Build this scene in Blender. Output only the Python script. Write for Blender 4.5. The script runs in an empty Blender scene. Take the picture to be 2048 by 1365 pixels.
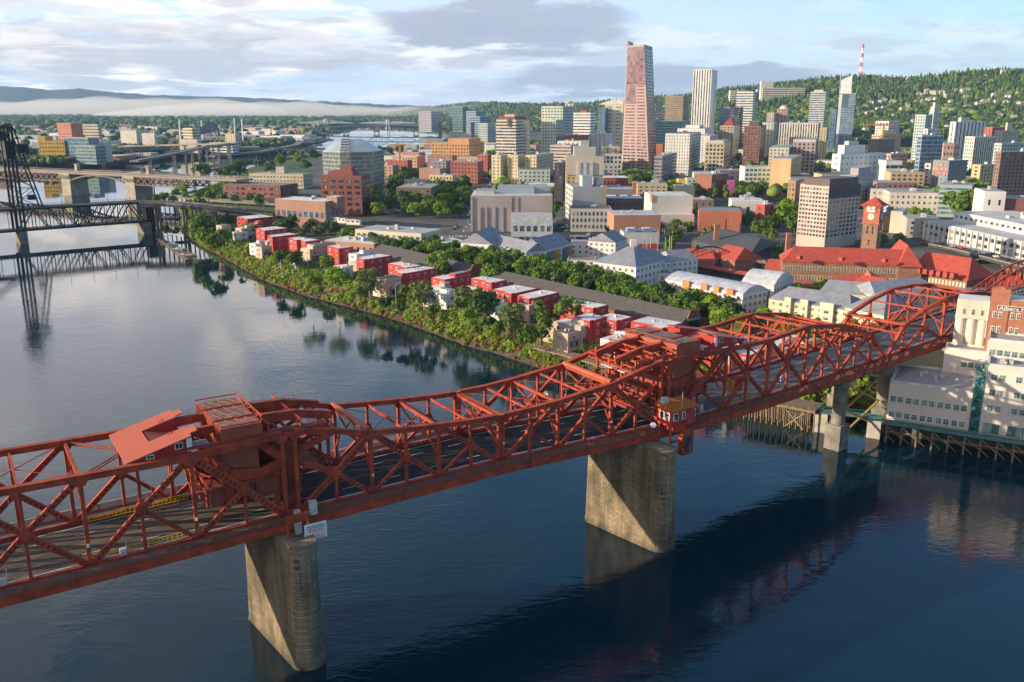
import bpy, math, random
import numpy as np
from mathutils import Vector, Matrix
random.seed(7)
R = math.radians
sc = bpy.context.scene
# ---- camera
FPX, CAM_H = 1800.0, 95.0
PITCH = math.atan(466.5 / FPX)
CP, SP = math.cos(PITCH), math.sin(PITCH)
cam = bpy.data.cameras.new("camera"); cam.sensor_width = 36.0; cam.lens = 36.0 * FPX / 2048.0
cam.clip_start = 1.0; cam.clip_end = 90000.0
camo = bpy.data.objects.new("camera", cam); sc.collection.objects.link(camo)
camo.location = (0, 0, CAM_H); camo.rotation_euler = (math.pi / 2 - PITCH, 0, 0)
sc.camera = camo
# ---- light
SUN_EL = R(15.5); SUN_DIR = (-0.984, -0.178)           # horizontal direction towards the sun
sun = bpy.data.lights.new("sun", 'SUN'); sun.energy = 5.0; sun.angle = R(0.6); sun.color = (1.0, 0.82, 0.60)
suno = bpy.data.objects.new("sun", sun); sc.collection.objects.link(suno)
sv = Vector((SUN_DIR[0] * math.cos(SUN_EL), SUN_DIR[1] * math.cos(SUN_EL), math.sin(SUN_EL)))
suno.rotation_euler = sv.to_track_quat('Z', 'Y').to_euler(); suno.location = sv * 500
sc.view_settings.view_transform = 'Standard'; sc.view_settings.look = 'None'
sc.view_settings.gamma = 1; sc.view_settings.exposure = 0.68
world = bpy.data.worlds.new("World"); sc.world = world; world.use_nodes = True
def build_world():
 nt = world.node_tree; N = nt.nodes; L = nt.links; N.clear()
 out = N.new('ShaderNodeOutputWorld'); bg = N.new('ShaderNodeBackground')
 sky = N.new('ShaderNodeTexSky'); sky.sky_type = 'NISHITA'; sky.sun_disc = False
 sky.sun_elevation = SUN_EL; sky.sun_rotation = math.atan2(SUN_DIR[0], SUN_DIR[1])
 sky.altitude = 50; sky.air_density = 1.0; sky.dust_density = 0.9; sky.ozone_density = 1.6
 tc = N.new('ShaderNodeTexCoord')
 sep = N.new('ShaderNodeSeparateXYZ'); L.new(tc.outputs['Generated'], sep.inputs[0])
 def m(op, a, b=None, c=None, clamp=False):
  n = N.new('ShaderNodeMath'); n.operation = op; n.use_clamp = clamp
  for i, v in enumerate((a, b, c)):
   if v is None: continue
   if isinstance(v, (int, float)): n.inputs[i].default_value = v
   else: L.new(v, n.inputs[i])
  return n.outputs[0]
 def ramp(v, stops, interp='EASE'):
  n = N.new('ShaderNodeValToRGB'); n.color_ramp.interpolation = interp
  e = n.color_ramp.elements
  while len(e) < len(stops): e.new(0.5)
  for k, (p, c) in enumerate(stops):
   e[k].position = p; e[k].color = (c, c, c, 1) if isinstance(c, (int, float)) else (*c, 1)
  L.new(v, n.inputs[0]); return n.outputs[0]
 def noise(vec, s, det=6, rough=0.55, dist=0.0):
  n = N.new('ShaderNodeTexNoise'); n.inputs['Scale'].default_value = s; n.inputs['Detail'].default_value = det
  n.inputs['Roughness'].default_value = rough; n.inputs['Distortion'].default_value = dist
  L.new(vec, n.inputs['Vector']); return n.outputs['Fac']
 x, y, z = sep.outputs
 zc = m('MAXIMUM', z, 0.0)
 den = m('ADD', zc, 0.13)
 cx = m('DIVIDE', x, den); cy = m('DIVIDE', y, den)
 comb = N.new('ShaderNodeCombineXYZ'); L.new(cx, comb.inputs[0]); L.new(cy, comb.inputs[1]); comb.inputs[2].default_value = 3.1
 n1 = noise(comb.outputs[0], 0.62, 10, 0.58, 0.5)
 n2 = noise(comb.outputs[0], 1.9, 6, 0.6, 0.2)
 az = m('ARCTAN2', x, y)                                   # azimuth from the forward axis, to the west positive
 el = m('ARCSINE', m('MINIMUM', m('MAXIMUM', z, -1), 1))
 wob = m('MULTIPLY', m('SUBTRACT', n2, 0.5), 0.075)
 def blob(a0, e0, ra, re, wobk=1.0):
  da = m('DIVIDE', m('SUBTRACT', az, a0), ra)
  de = m('DIVIDE', m('SUBTRACT', m('ADD', el, m('MULTIPLY', wob, wobk)), e0), re)
  d = m('ADD', m('MULTIPLY', da, da), m('MULTIPLY', de, de))
  return ramp(m('SQRT', d), [(0.0, 1.0), (0.72, 0.95), (1.0, 0.0)])
 big = m('MAXIMUM', blob(-0.01, 0.084, 0.155, 0.03), blob(0.16, 0.028, 0.2, 0.02, 0.6))
 big = m('MAXIMUM', big, m('MULTIPLY', blob(-0.42, 0.05, 0.32, 0.035, 1.3), 0.55))
 westclear = ramp(m('ADD', m('MULTIPLY', az, 0.6), 0.5), [(0.42, 1.0), (0.7, 0.6)])
 n3 = noise(comb.outputs[0], 2.1, 9, 0.62, 0.5)
 dens = m('ADD', m('ADD', m('MULTIPLY', n1, 0.6), m('MULTIPLY', n3, 0.4)), m('MULTIPLY', az, -0.06))
 hi = m('MAXIMUM', blob(-0.56, 0.27, 0.30, 0.15, 1.5), blob(-0.17, 0.20, 0.15, 0.07, 1.5)); dens = m('ADD', dens, m('MULTIPLY', hi, 0.11))
 cover = ramp(dens, [(0.455, 0.0), (0.535, 1.0)])
 slant = m('ADD', el, m('MULTIPLY', az, 0.30))
 highfade = ramp(slant, [(0.2, 1.0), (0.52, 0.10)], 'LINEAR')
 lowband = ramp(el, [(0.0, 0.5), (0.05, 1.0)], 'LINEAR')
 mask = m('MULTIPLY', m('MULTIPLY', cover, lowband), m('MAXIMUM', m('MULTIPLY', westclear, highfade), hi), clamp=True)
 veil = m('MULTIPLY', ramp(slant, [(0.0, 0.95), (0.14, 0.72), (0.34, 0.0)], 'LINEAR'), ramp(n2, [(0.3, 0.8), (0.7, 1.0)], 'LINEAR'))
 east = ramp(m('ADD', m('MULTIPLY', az, 0.5), 0.5), [(0.22, 1.0), (0.55, 0.0)])
 def mixc(f, a, b):
  n = N.new('ShaderNodeMix'); n.data_type = 'RGBA'
  L.new(f, n.inputs[0]) if not isinstance(f, (int, float)) else setattr(n.inputs[0], 'default_value', f)
  for i, v in ((6, a), (7, b)):
   if isinstance(v, tuple): n.inputs[i].default_value = (*v, 1)
   else: L.new(v, n.inputs[i])
  return n.outputs[2]
 deep = ramp(el, [(0.12, 1.0), (0.6, 1.0)], 'LINEAR')
 dk = N.new('ShaderNodeVectorMath'); dk.operation = 'SCALE'; tn = N.new('ShaderNodeVectorMath'); tn.operation = 'MULTIPLY'; tn.inputs[1].default_value = (0.70, 1.03, 1.30); L.new(sky.outputs[0], tn.inputs[0]); L.new(tn.outputs[0], dk.inputs[0]); L.new(deep, dk.inputs[3])
 skyc = mixc(veil, dk.outputs[0], (4.9, 5.6, 7.1))
 bright = mixc(east, (5.6, 5.8, 6.3), (10.0, 8.9, 7.6))
 dark = mixc(east, (3.0, 3.35, 4.1), (4.3, 4.2, 4.3))
 shade = ramp(m('ADD', m('MULTIPLY', n2, 0.5), m('MULTIPLY', dens, 0.5)), [(0.46, 0.0), (0.56, 1.0)])
 cl = mixc(m('MULTIPLY', shade, 0.85), bright, dark)
 cl = mixc(m('MULTIPLY', hi, 0.75), cl, mixc(shade, (14.0, 12.4, 10.8), (6.5, 6.6, 7.2)))
 c1 = mixc(m('MULTIPLY', mask, 0.92), skyc, cl)
 c2 = mixc(m('MULTIPLY', big, 0.92), c1, (2.65, 3.0, 3.8))
 L.new(c2, bg.inputs[0]); bg.inputs[1].default_value = 0.112
 L.new(bg.outputs[0], out.inputs[0])
build_world()
sc.cycles.max_bounces = 6; sc.cycles.diffuse_bounces = 2; sc.cycles.glossy_bounces = 3
sc.cycles.transmission_bounces = 2; sc.cycles.transparent_max_bounces = 6; sc.cycles.volume_bounces = 1
sc.cycles.caustics_reflective = False; sc.cycles.caustics_refractive = False
# ---- maths of the site (metres; x west, y south, z up from the water)
def ray(px, py):
 X = (px - 1024) / FPX; Y = -(py - 682.5) / FPX
 return X, CP + Y * SP, -SP + Y * CP
def gp(px, py, z=0.0):                                         # ground point at height z
 r = ray(px, py); t = (z - CAM_H) / r[2]; return (r[0] * t, r[1] * t)
def zat(py, D):                                               # height seen on row py at distance D
 r = ray(1024, py); return CAM_H + r[2] * D / r[1]
def xat(px, D, z):
 return (px - 1024) / FPX * (D * CP - (z - CAM_H) * SP)
def pj(x, y, z):
 z -= CAM_H; d = y * CP - z * SP; u = y * SP + z * CP
 return 1024 + FPX * x / d, 682.5 - FPX * u / d
BA = R(32.41); BD = (math.cos(BA), math.sin(BA)); BN = (-math.sin(BA), math.cos(BA)); B0 = (-2.25, 170.1)
BA2 = R(39.4); BD2 = (math.cos(BA2), math.sin(BA2)); BN2 = (-math.sin(BA2), math.cos(BA2))
BEND = [(43.6, 0, 25.0, 1.0), (52, 9.6, 24.4, 1.008), (62.3, 21.6, 24.1, 1.018), (76.7, 38.8, 23.75, 1.033), (90.2, 55.4, 23.7, 1.047), (103.4, 72, 23.7, 1.061), (116, 88.3, 23.75, 1.074), (123, 97.5, 23.8, 1.082), (136, 115, 23.9, 1.097), (150, 134.4, 24.0, 1.113), (170, 163.2, 23.8, 1.137), (190, 193.2, 23.5, 1.162), (260, 300, 22.5, 1.2)]
ZB = [(-140, 23.2), (-110, 24.0), (-90, 24.4), (-68, 24.7), (-45, 25.2), (0, 25.9), (25, 25.3), (52, 24.9), (76, 25.9), (90, 26.8), (103, 27.7), (123, 29.1), (150, 31.2), (200, 34), (260, 36)]
def bp(s, t, z):                                               # along, across and up in the bridge's own frame; it bends by 7 degrees at the west pier
 if s > 43.6:
  q, nd, hs = (interp(s, [(b[0], b[i]) for b in BEND]) for i in (1, 2, 3))
  return (B0[0] + BD[0] * 43.6 + BD2[0] * q + BN2[0] * t, B0[1] + BD[1] * 43.6 + BD2[1] * q + BN2[1] * t, nd + (z - interp(s, ZB)) * hs)
 return (B0[0] + BD[0] * s + BN[0] * t, B0[1] + BD[1] * s + BN[1] * t, z)
def lerp(a, b, t): return a + (b - a) * t
def interp(x, tab):
 if x <= tab[0][0]: return tab[0][1]
 for (a, u), (b, v) in zip(tab, tab[1:]):
  if x <= b: return u + (v - u) * (x - a) / (b - a)
 return tab[-1][1]
# ---- materials
MATS = {}
def mat(name, col, rough=0.75, metal=0.0, var=0.18, scale=0.35, spec=0.4, col2=None, bump=0.0, stretch=None, det=4):
 if name in MATS: return MATS[name]
 m = bpy.data.materials.new(name); m.use_nodes = True; nt = m.node_tree; N = nt.nodes; L = nt.links
 b = N['Principled BSDF']; b.inputs['Roughness'].default_value = rough; b.inputs['Metallic'].default_value = metal
 b.inputs['Specular IOR Level'].default_value = spec
 geo = N.new('ShaderNodeNewGeometry'); mp = N.new('ShaderNodeMapping')
 if stretch: mp.inputs['Scale'].default_value = stretch
 L.new(geo.outputs['Position'], mp.inputs[0])
 n = N.new('ShaderNodeTexNoise'); n.inputs['Scale'].default_value = scale; n.inputs['Detail'].default_value = det
 L.new(mp.outputs[0], n.inputs['Vector'])
 r = N.new('ShaderNodeValToRGB'); e = r.color_ramp.elements
 lo = col2 if col2 else tuple(c * (1 - var) for c in col)
 hi = col if col2 else tuple(min(1, c * (1 + var)) for c in col)
 e[0].position = 0.33; e[0].color = (*lo, 1); e[1].position = 0.67; e[1].color = (*hi, 1)
 L.new(n.outputs['Fac'], r.inputs[0]); L.new(r.outputs[0], b.inputs['Base Color'])
 if bump:
  bm = N.new('ShaderNodeBump'); bm.inputs['Strength'].default_value = bump; bm.inputs['Distance'].default_value = 0.3
  L.new(n.outputs['Fac'], bm.inputs['Height']); L.new(bm.outputs[0], b.inputs['Normal'])
 MATS[name] = m; return m
def glass_mat(name, dark, pale, frac=0.25, cell=(0.45, 0.45, 0.3), rough=0.12, spec=0.8):
 if name in MATS: return MATS[name]
 m = bpy.data.materials.new(name); m.use_nodes = True; nt = m.node_tree; N = nt.nodes; L = nt.links
 b = N['Principled BSDF']; b.inputs['Roughness'].default_value = rough; b.inputs['Specular IOR Level'].default_value = spec
 geo = N.new('ShaderNodeNewGeometry'); vm = N.new('ShaderNodeVectorMath'); vm.operation = 'MULTIPLY'; vm.inputs[1].default_value = cell
 fl = N.new('ShaderNodeVectorMath'); fl.operation = 'FLOOR'; w = N.new('ShaderNodeTexWhiteNoise')
 L.new(geo.outputs['Position'], vm.inputs[0]); L.new(vm.outputs[0], fl.inputs[0]); L.new(fl.outputs[0], w.inputs['Vector'])
 r = N.new('ShaderNodeValToRGB'); r.color_ramp.interpolation = 'LINEAR'; e = r.color_ramp.elements
 e[0].position = 0.0; e[0].color = (*dark, 1); e[1].position = 1.0; e[1].color = (*pale, 1)
 k = e.new(1 - frac); k.color = (*[d * 1.6 for d in dark], 1)
 L.new(w.outputs['Value'], r.inputs[0]); L.new(r.outputs[0], b.inputs['Base Color'])
 MATS[name] = m; return m
GL = glass_mat('window_glass', (0.02, 0.032, 0.045), (0.32, 0.31, 0.26), 0.3)
GLB = glass_mat('blue_glass', (0.035, 0.085, 0.14), (0.16, 0.25, 0.33), 0.4, rough=0.08, spec=1.0)
GLG = glass_mat('green_glass', (0.05, 0.1, 0.1), (0.2, 0.3, 0.28), 0.4, rough=0.08, spec=1.0)
def C(rgb, k=None, **kw):                                      # a plain coat of a colour given as a tuple
 nm = 'coat_%02x%02x%02x' % tuple(int(min(1, c) * 255) for c in rgb)
 return mat(nm, rgb, **kw)
# ---- meshes
COL = sc.collection
class MB:
 def __init__(s): s.v = []; s.f = []; s.m = []
 def add(s, vs, fs, mi=0):
  o = len(s.v); s.v += [tuple(v) for v in vs]
  for f in fs: s.f.append(tuple(i + o for i in f)); s.m.append(mi)
  return s
 def quad(s, a, b, c, d, mi=0): return s.add([a, b, c, d], [(0, 1, 2, 3)], mi)
 def prism(s, pts, z0, z1, mi=0, top=None, bottom=True):    # pts ccw from above; z1 may be a list per point
  n = len(pts); z1s = z1 if isinstance(z1, (list, tuple)) else [z1] * n
  z0s = z0 if isinstance(z0, (list, tuple)) else [z0] * n
  a = sum(pts[i][0] * pts[(i + 1) % n][1] - pts[(i + 1) % n][0] * pts[i][1] for i in range(n))
  if a < 0: pts = pts[::-1]; z1s = z1s[::-1]; z0s = z0s[::-1]
  vs = [(p[0], p[1], z) for p, z in zip(pts, z0s)] + [(p[0], p[1], z) for p, z in zip(pts, z1s)]
  s.add(vs, [(i, (i + 1) % n, n + (i + 1) % n, n + i) for i in range(n)], mi)
  s.add([vs[n + i] for i in range(n)], [tuple(range(n))], mi if top is None else top)
  if bottom: s.add([vs[i] for i in range(n)], [tuple(range(n))[::-1]], mi)
  return s
 def box(s, c, d, ang=0.0, mi=0, top=None):                 # c = centre of base
  ca, sa = math.cos(ang), math.sin(ang); hx, hy = d[0] / 2, d[1] / 2
  pts = [(c[0] + ca * x - sa * y, c[1] + sa * x + ca * y) for x, y in ((-hx, -hy), (hx, -hy), (hx, hy), (-hx, hy))]
  return s.prism(pts, c[2], c[2] + d[2], mi, top)
 def beam(s, a, b, w, h=None, mi=0, up=(0, 0, 1)):          # box section from a to b
  h = h or w; a = Vector(a); b = Vector(b); d = (b - a)
  if d.length < 1e-6: return s
  d.normalize(); u = Vector(up)
  if abs(d.dot(u)) > 0.98: u = Vector((BN[0], BN[1], 0))
  x = d.cross(u).normalized() * (w / 2); y = x.cross(d).normalized() * (h / 2)
  vs = [a - x - y, a + x - y, a + x + y, a - x + y, b - x - y, b + x - y, b + x + y, b - x + y]
  return s.add(vs, [(0, 3, 2, 1), (4, 5, 6, 7), (0, 1, 5, 4), (1, 2, 6, 5), (2, 3, 7, 6), (3, 0, 4, 7)], mi)
 def cyl(s, a, b, r0, r1=None, n=8, mi=0, cap=True):
  r1 = r0 if r1 is None else r1; a = Vector(a); b = Vector(b); d = (b - a).normalized()
  u = Vector((0, 0, 1)) if abs(d.z) < 0.9 else Vector((1, 0, 0)); x = d.cross(u).normalized(); y = d.cross(x)
  vs = [a + (x * math.cos(t) + y * math.sin(t)) * r0 for t in [2 * math.pi * i / n for i in range(n)]]
  vs += [b + (x * math.cos(t) + y * math.sin(t)) * r1 for t in [2 * math.pi * i / n for i in range(n)]]
  fs = [(i, n + i, n + (i + 1) % n, (i + 1) % n) for i in range(n)]
  if cap: fs += [tuple(range(n)), tuple(range(n, 2 * n))[::-1]]
  return s.add(vs, fs, mi)
 def lattice(s, a, b, up, depth, w=0.35, n=8, r=0.16, mi=0): # two chords with zigzag lacing between
  a = Vector(a); b = Vector(b); u = Vector(up) * depth
  s.beam(a, b, w, w, mi); s.beam(a + u, b + u, w, w, mi)
  for i in range(n):
   p = a.lerp(b, i / n); q = a.lerp(b, (i + 1) / n)
   if i % 2: s.beam(p + u, q, r, r, mi)
   else: s.beam(p, q + u, r, r, mi)
  return s
 def build(s, name, mats, parent=None, loc=None, kind=None, label=None, smooth=False):
  me = bpy.data.meshes.new(name); o = loc or (parent.get('_o') if parent else None) or (0, 0, 0)
  v = np.array(s.v, dtype=np.float64).reshape(-1, 3) - np.array(tuple(o))
  me.from_pydata(v.tolist(), [], s.f)
  if not isinstance(mats, (list, tuple)): mats = [mats]
  for m in mats: me.materials.append(m)
  if len(mats) > 1: me.polygons.foreach_set('material_index', s.m)
  if smooth: me.polygons.foreach_set('use_smooth', [True] * len(me.polygons))
  me.update()
  ob = bpy.data.objects.new(name, me); COL.objects.link(ob)
  if parent: ob.parent = PAR[parent['_n']]
  if not parent or loc: ob.location = tuple(o) if not parent else tuple(Vector(o) - Vector(parent['_o']))
  if kind: ob['kind'] = kind
  if label: ob['label'] = label
  return ob
PAR = {}
def thing(name, label, cat, o=(0, 0, 0), group=None):
 ob = bpy.data.objects.new(name, None); COL.objects.link(ob); ob.location = o; ob.empty_display_size = 1
 ob['label'] = label; ob['category'] = cat
 if group: ob['group'] = group
 PAR[ob.name] = ob
 return {'_o': tuple(o), '_n': ob.name, 'ob': ob}
def tag(ob, label=None, cat=None, group=None, kind=None):
 if label: ob['label'] = label
 if cat: ob['category'] = cat
 if group: ob['group'] = group
 if kind: ob['kind'] = kind
 return ob
def link(name, me, parent, loc, rz=0.0, scale=None):           # another object sharing a mesh
 ob = bpy.data.objects.new(name, me); COL.objects.link(ob)
 if parent is not None:
  ob.parent = PAR[parent['_n']]; loc = Vector(loc) - Vector(parent['_o'])
 ob.location = loc; ob.rotation_euler = (0, 0, rz)
 if scale: ob.scale = scale
 return ob
def copy_tree(o, loc, label=None, group=None, rz=None, scale=None):
 r = o.copy(); COL.objects.link(r); r.location = loc
 if rz is not None: r.rotation_euler = (0, 0, rz)
 if scale: r.scale = scale
 if label: r['label'] = label
 if group: r['group'] = group
 for ch in o.children:
  c = ch.copy(); COL.objects.link(c); c.parent = r
  for g in ch.children:
   d = g.copy(); COL.objects.link(d); d.parent = c
 return r
# ---- water, land and hills
LZ = 9.0
def build_water():
 m = bpy.data.materials.new('river_water'); m.use_nodes = True; nt = m.node_tree; N = nt.nodes; L = nt.links
 b = N['Principled BSDF']; b.inputs['Base Color'].default_value = (0.0003, 0.018, 0.030, 1); b.inputs['Roughness'].default_value = 0.02
 b.inputs['IOR'].default_value = 1.46; b.inputs['Specular IOR Level'].default_value = 0.5
 geo = N.new('ShaderNodeNewGeometry')
 def layer(sc3, scale, det, dist, rot=0.0):
  mp = N.new('ShaderNodeMapping'); mp.inputs['Scale'].default_value = sc3; mp.inputs['Rotation'].default_value = (0, 0, rot)
  L.new(geo.outputs['Position'], mp.inputs[0])
  n = N.new('ShaderNodeTexNoise'); n.inputs['Scale'].default_value = scale; n.inputs['Detail'].default_value = det
  n.inputs['Roughness'].default_value = 0.55; n.inputs['Distortion'].default_value = dist
  L.new(mp.outputs[0], n.inputs['Vector']); return n.outputs['Fac']
 small = layer((0.7, 1.5, 1), 0.55, 4, 0.5, R(-12)); swell = layer((1, 1.7, 1), 0.10, 3, 0.6, R(15)); patch = layer((1, 1, 1), 0.011, 3, 0.8)
 pr = N.new('ShaderNodeMapRange'); pr.inputs[1].default_value = 0.38; pr.inputs[2].default_value = 0.62; pr.inputs[3].default_value = 0.08; pr.inputs[4].default_value = 1.0
 L.new(patch, pr.inputs[0])
 sy = N.new('ShaderNodeSeparateXYZ'); L.new(geo.outputs['Position'], sy.inputs[0]); calm = N.new('ShaderNodeMapRange'); calm.inputs[1].default_value = 170; calm.inputs[2].default_value = 620; calm.inputs[3].default_value = 1.0; calm.inputs[4].default_value = 0.05; L.new(sy.outputs[1], calm.inputs[0])
 m0 = N.new('ShaderNodeMath'); m0.operation = 'MULTIPLY'; L.new(small, m0.inputs[0]); L.new(calm.outputs[0], m0.inputs[1]); mu = N.new('ShaderNodeMath'); mu.operation = 'MULTIPLY'; L.new(m0.outputs[0], mu.inputs[0]); L.new(pr.outputs[0], mu.inputs[1])
 m3 = N.new('ShaderNodeMath'); m3.operation = 'MULTIPLY'; L.new(swell, m3.inputs[0]); L.new(calm.outputs[0], m3.inputs[1]); swell = m3.outputs[0]
 b1 = N.new('ShaderNodeBump'); b1.inputs['Strength'].default_value = 0.34; b1.inputs['Distance'].default_value = 0.22; L.new(mu.outputs[0], b1.inputs['Height'])
 b2 = N.new('ShaderNodeBump'); b2.inputs['Strength'].default_value = 0.12; b2.inputs['Distance'].default_value = 0.6; L.new(swell, b2.inputs['Height'])
 L.new(b1.outputs[0], b2.inputs['Normal']); L.new(b2.outputs[0], b.inputs['Normal'])
 MB().quad((-11000, -600, 0), (11000, -600, 0), (11000, 13500, 0), (-11000, 13500, 0)).build('river', m, kind='structure')
build_water()
pxs = [(1080, 740), (1000, 712), (920, 690), (840, 660), (760, 632), (680, 612), (600, 590), (520, 560), (450, 520), (395, 490), (372, 475)]
WEST = [(900, -230), (640, -60), (420, 105), (240, 205), (160, 254), (118, 268), (92, 270), (60, 284), (26, 312)] + [gp(*p) for p in pxs] + \
 [(-262, 712), (-292, 790), (-330, 900), (-350, 1000), (-360, 1123), (-400, 1350), (-425, 1700), (-415, 1900), (-325, 2060), (-180, 2130),
  (-150, 2500), (-220, 3000), (-250, 4000), (-420, 5000), (-700, 6200)]
EAST = [(-2600, 300), (-1500, 900), (-1000, 1160), (-790, 1330), (-700, 1700), (-620, 1900), (-505, 2080), (-550, 2620), (-680, 3450), (-830, 4400), (-900, 5600), (-930, 6200)]
def densify(pl, step, jit, rnd):
 out = []
 for a, b in zip(pl, pl[1:]):
  L = math.dist(a, b); n = max(1, int(L / step)); nx, ny = -(b[1] - a[1]) / L, (b[0] - a[0]) / L
  for i in range(n):
   j = rnd.uniform(-jit, jit) if i else 0
   out.append((lerp(a[0], b[0], i / n) + nx * j, lerp(a[1], b[1], i / n) + ny * j))
 return out + [pl[-1]]
def offset(pl, d):
 out = []
 for i, p in enumerate(pl):
  a = pl[max(0, i - 1)]; b = pl[min(len(pl) - 1, i + 1)]; L = math.dist(a, b) or 1
  out.append((p[0] + (b[1] - a[1]) / L * d, p[1] - (b[0] - a[0]) / L * d))
 return out
M_ROCK = mat('bank_rock', (0.10, 0.075, 0.05), 0.95, scale=0.7, col2=(0.03, 0.028, 0.02), bump=0.8, det=8)
M_BANK = mat('bank_scrub', (0.12, 0.10, 0.035), 0.95, scale=0.25, col2=(0.04, 0.055, 0.02), bump=0.6, det=8)
M_CITY = mat('city_ground', (0.13, 0.125, 0.115), 0.95, scale=0.02, col2=(0.05, 0.055, 0.045), det=10)
M_SOIL = mat('garden_soil', (0.10, 0.085, 0.06), 0.95, scale=0.08, col2=(0.035, 0.055, 0.02), det=8)
M_GRASS = mat('grass', (0.075, 0.12, 0.025), 0.95, scale=0.15, col2=(0.04, 0.07, 0.018), det=8)
M_EASTG = mat('east_ground', (0.20, 0.19, 0.15), 0.95, scale=0.012, col2=(0.045, 0.06, 0.035), det=12)
rb = random.Random(5)
wl = densify(WEST, 5, 0.7, rb); el_ = densify(EAST, 25, 4, rb)
def land(pl, side, far, name, m, w1, w2):
 top = offset(pl, side * w2); mid = offset(pl, side * w1)
 b = MB(); n = len(pl)
 for i in range(n - 1):
  for A, B, za, zb, mi in ((pl, mid, -0.6, 2.6, 0), (mid, top, 2.6, LZ, 1)):
   b.quad((*A[i], za), (*A[i + 1], za), (*B[i + 1], zb), (*B[i], zb), mi)
 o = b.build(name + '_bank', [M_ROCK, M_BANK], kind='structure')
 b = MB(); b.add([(*p, LZ) for p in top + far], [tuple(range(len(top) + len(far)))])
 g = b.build(name, m, kind='structure')
 import bmesh
 bm = bmesh.new(); bm.from_mesh(g.data); bmesh.ops.triangulate(bm, faces=bm.faces[:]); bmesh.ops.recalc_face_normals(bm, faces=bm.faces[:]); bm.to_mesh(g.data); bm.free()
 if sum(p.normal.z for p in g.data.polygons) < 0: g.data.flip_normals()
land(wl, 1, [(-700, 13400), (10900, 13400), (10900, -550), (900, -550)], 'ground', M_CITY, 4.5, 11)
land(el_, -1, [(-930, 13400), (-10900, 13400), (-10900, 300)], 'east_land', M_EASTG, 10, 22)
MB().quad((-1300, 6200, 4), (-400, 6200, 4), (-400, 9000, 30), (-1300, 9000, 30)).build('far_shore', M_EASTG, kind='structure')
def sheet(name, pts, m, z, kind='structure'):
 b = MB(); b.add([(*p, z) for p in pts], [tuple(range(len(pts)))]); o = b.build(name, m, kind=kind)
 if o.data.polygons[0].normal.z < 0: o.data.flip_normals()
 return o
inner = offset(wl, 11.3)
seg = [p for p in inner if 255 < p[1] < 900 and p[0] < 140]
sheet('garden_ground', seg + [(-230, 900), (-60, 640), (30, 500), (120, 380), (200, 330), (160, 262)], M_SOIL, LZ + 0.02)
seg2 = [p for p in inner if 700 < p[1] < 2100 and p[0] < -200]
sheet('park_lawn', seg2 + [(-330, 2060), (-330, 1500), (-230, 1000), (-190, 760)], M_GRASS, LZ + 0.06)
# ---- western hills
HT = [(-200, 226, 12000, 7000), (500, 226, 11000, 6600), (760, 222, 9000, 5200), (860, 217, 7500, 4600), (960, 211, 6500, 4000), (1050, 208, 5600, 3400), (1180, 206, 5000, 3000),
 (1320, 199, 4300, 2600), (1400, 192, 4000, 2400), (1500, 177, 3900, 2200), (1560, 166, 3800, 2050), (1640, 158, 3700, 1950), (1720, 154, 3600, 1850),
 (1800, 154, 3500, 1800), (1900, 146, 3300, 1700), (2000, 141, 3200, 1600), (2400, 134, 3000, 1500), (3700, 150, 3000, 1400)]
def hash2(x, y):
 s = math.sin(x * 0.0021 + 1.3) * math.cos(y * 0.0017 + .4) + 0.6 * math.sin(x * 0.0061 + y * 0.0043) + 0.4 * math.sin(y * 0.011 - x * 0.007 + 2)
 return s
def hill_z(x, y):
 u = 1024 + FPX * x / (max(y, 1) * CP)
 yr = interp(u, [(a, b) for a, b, c, d in HT]); Dr = interp(u, [(a, c) for a, b, c, d in HT]); Db = interp(u, [(a, d) for a, b, c, d in HT])
 zr = zat(yr, Dr); t = (y - Db) / (Dr - Db)
 if t <= 0: return LZ - 3 + max(-6, t * 20)
 if t <= 1: z = 12 + (zr - 12) * t ** 1.6
 else: z = zr - (t - 1) * 130
 return z + hash2(x, y) * 9 * min(1, t * 3)
def hills():
 us = list(range(-200, 3650, 16)); ts = [-0.05 + i * 0.045 for i in range(34)]
 b = MB(); vs = []
 for u in us:
  Dr = interp(u, [(a, c) for a, _, c, d in HT]); Db = interp(u, [(a, d) for a, _, c, d in HT])
  for t in ts:
   D = Db + (Dr - Db) * t; x = (u - 1024) / FPX * D * CP; vs.append((x, D, hill_z(x, D)))
 n = len(ts); fs = [(i * n + j, (i + 1) * n + j, (i + 1) * n + j + 1, i * n + j + 1) for i in range(len(us) - 1) for j in range(n - 1)]
 b.add(vs, fs); b.build('hills', mat('hill_ground', (0.075, 0.09, 0.035), 0.95, scale=0.01, col2=(0.03, 0.045, 0.02), det=8), kind='structure', smooth=True)
hills()
def far_range(name, D, depth, prof, col):
 vs = []; n = 0
 rr = random.Random(3)
 for u in range(-150, 2300, 12):
  y = interp(u, prof); zt = zat(y, D) + rr.uniform(-1, 1) * D * 0.0006
  x = (u - 1024) / FPX * D * CP
  vs += [(x * (1 - depth / D), D - depth, 5), (x * (1 - .4 * depth / D), D - depth * .4, 5 + (zt - 5) * (.5 + .1 * math.sin(u * .05))), (x, D, zt), (x * (1 + depth / D), D + depth, 5)]; n += 1
 fs = [(4 * i + j, 4 * i + 4 + j, 4 * i + 5 + j, 4 * i + 1 + j) for i in range(n - 1) for j in range(3)]
 MB().add(vs, fs).build(name, mat(name + '_ground', col, 0.95, scale=0.002, var=0.3, det=6), kind='structure', smooth=True)
far_range('mountains', 12200, 1500, [(-150, 170), (0, 172), (60, 176), (110, 181), (160, 177), (200, 183), (300, 190), (400, 193), (520, 197), (600, 201), (720, 207), (850, 213), (2300, 214)], (0.035, 0.05, 0.05))
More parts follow.
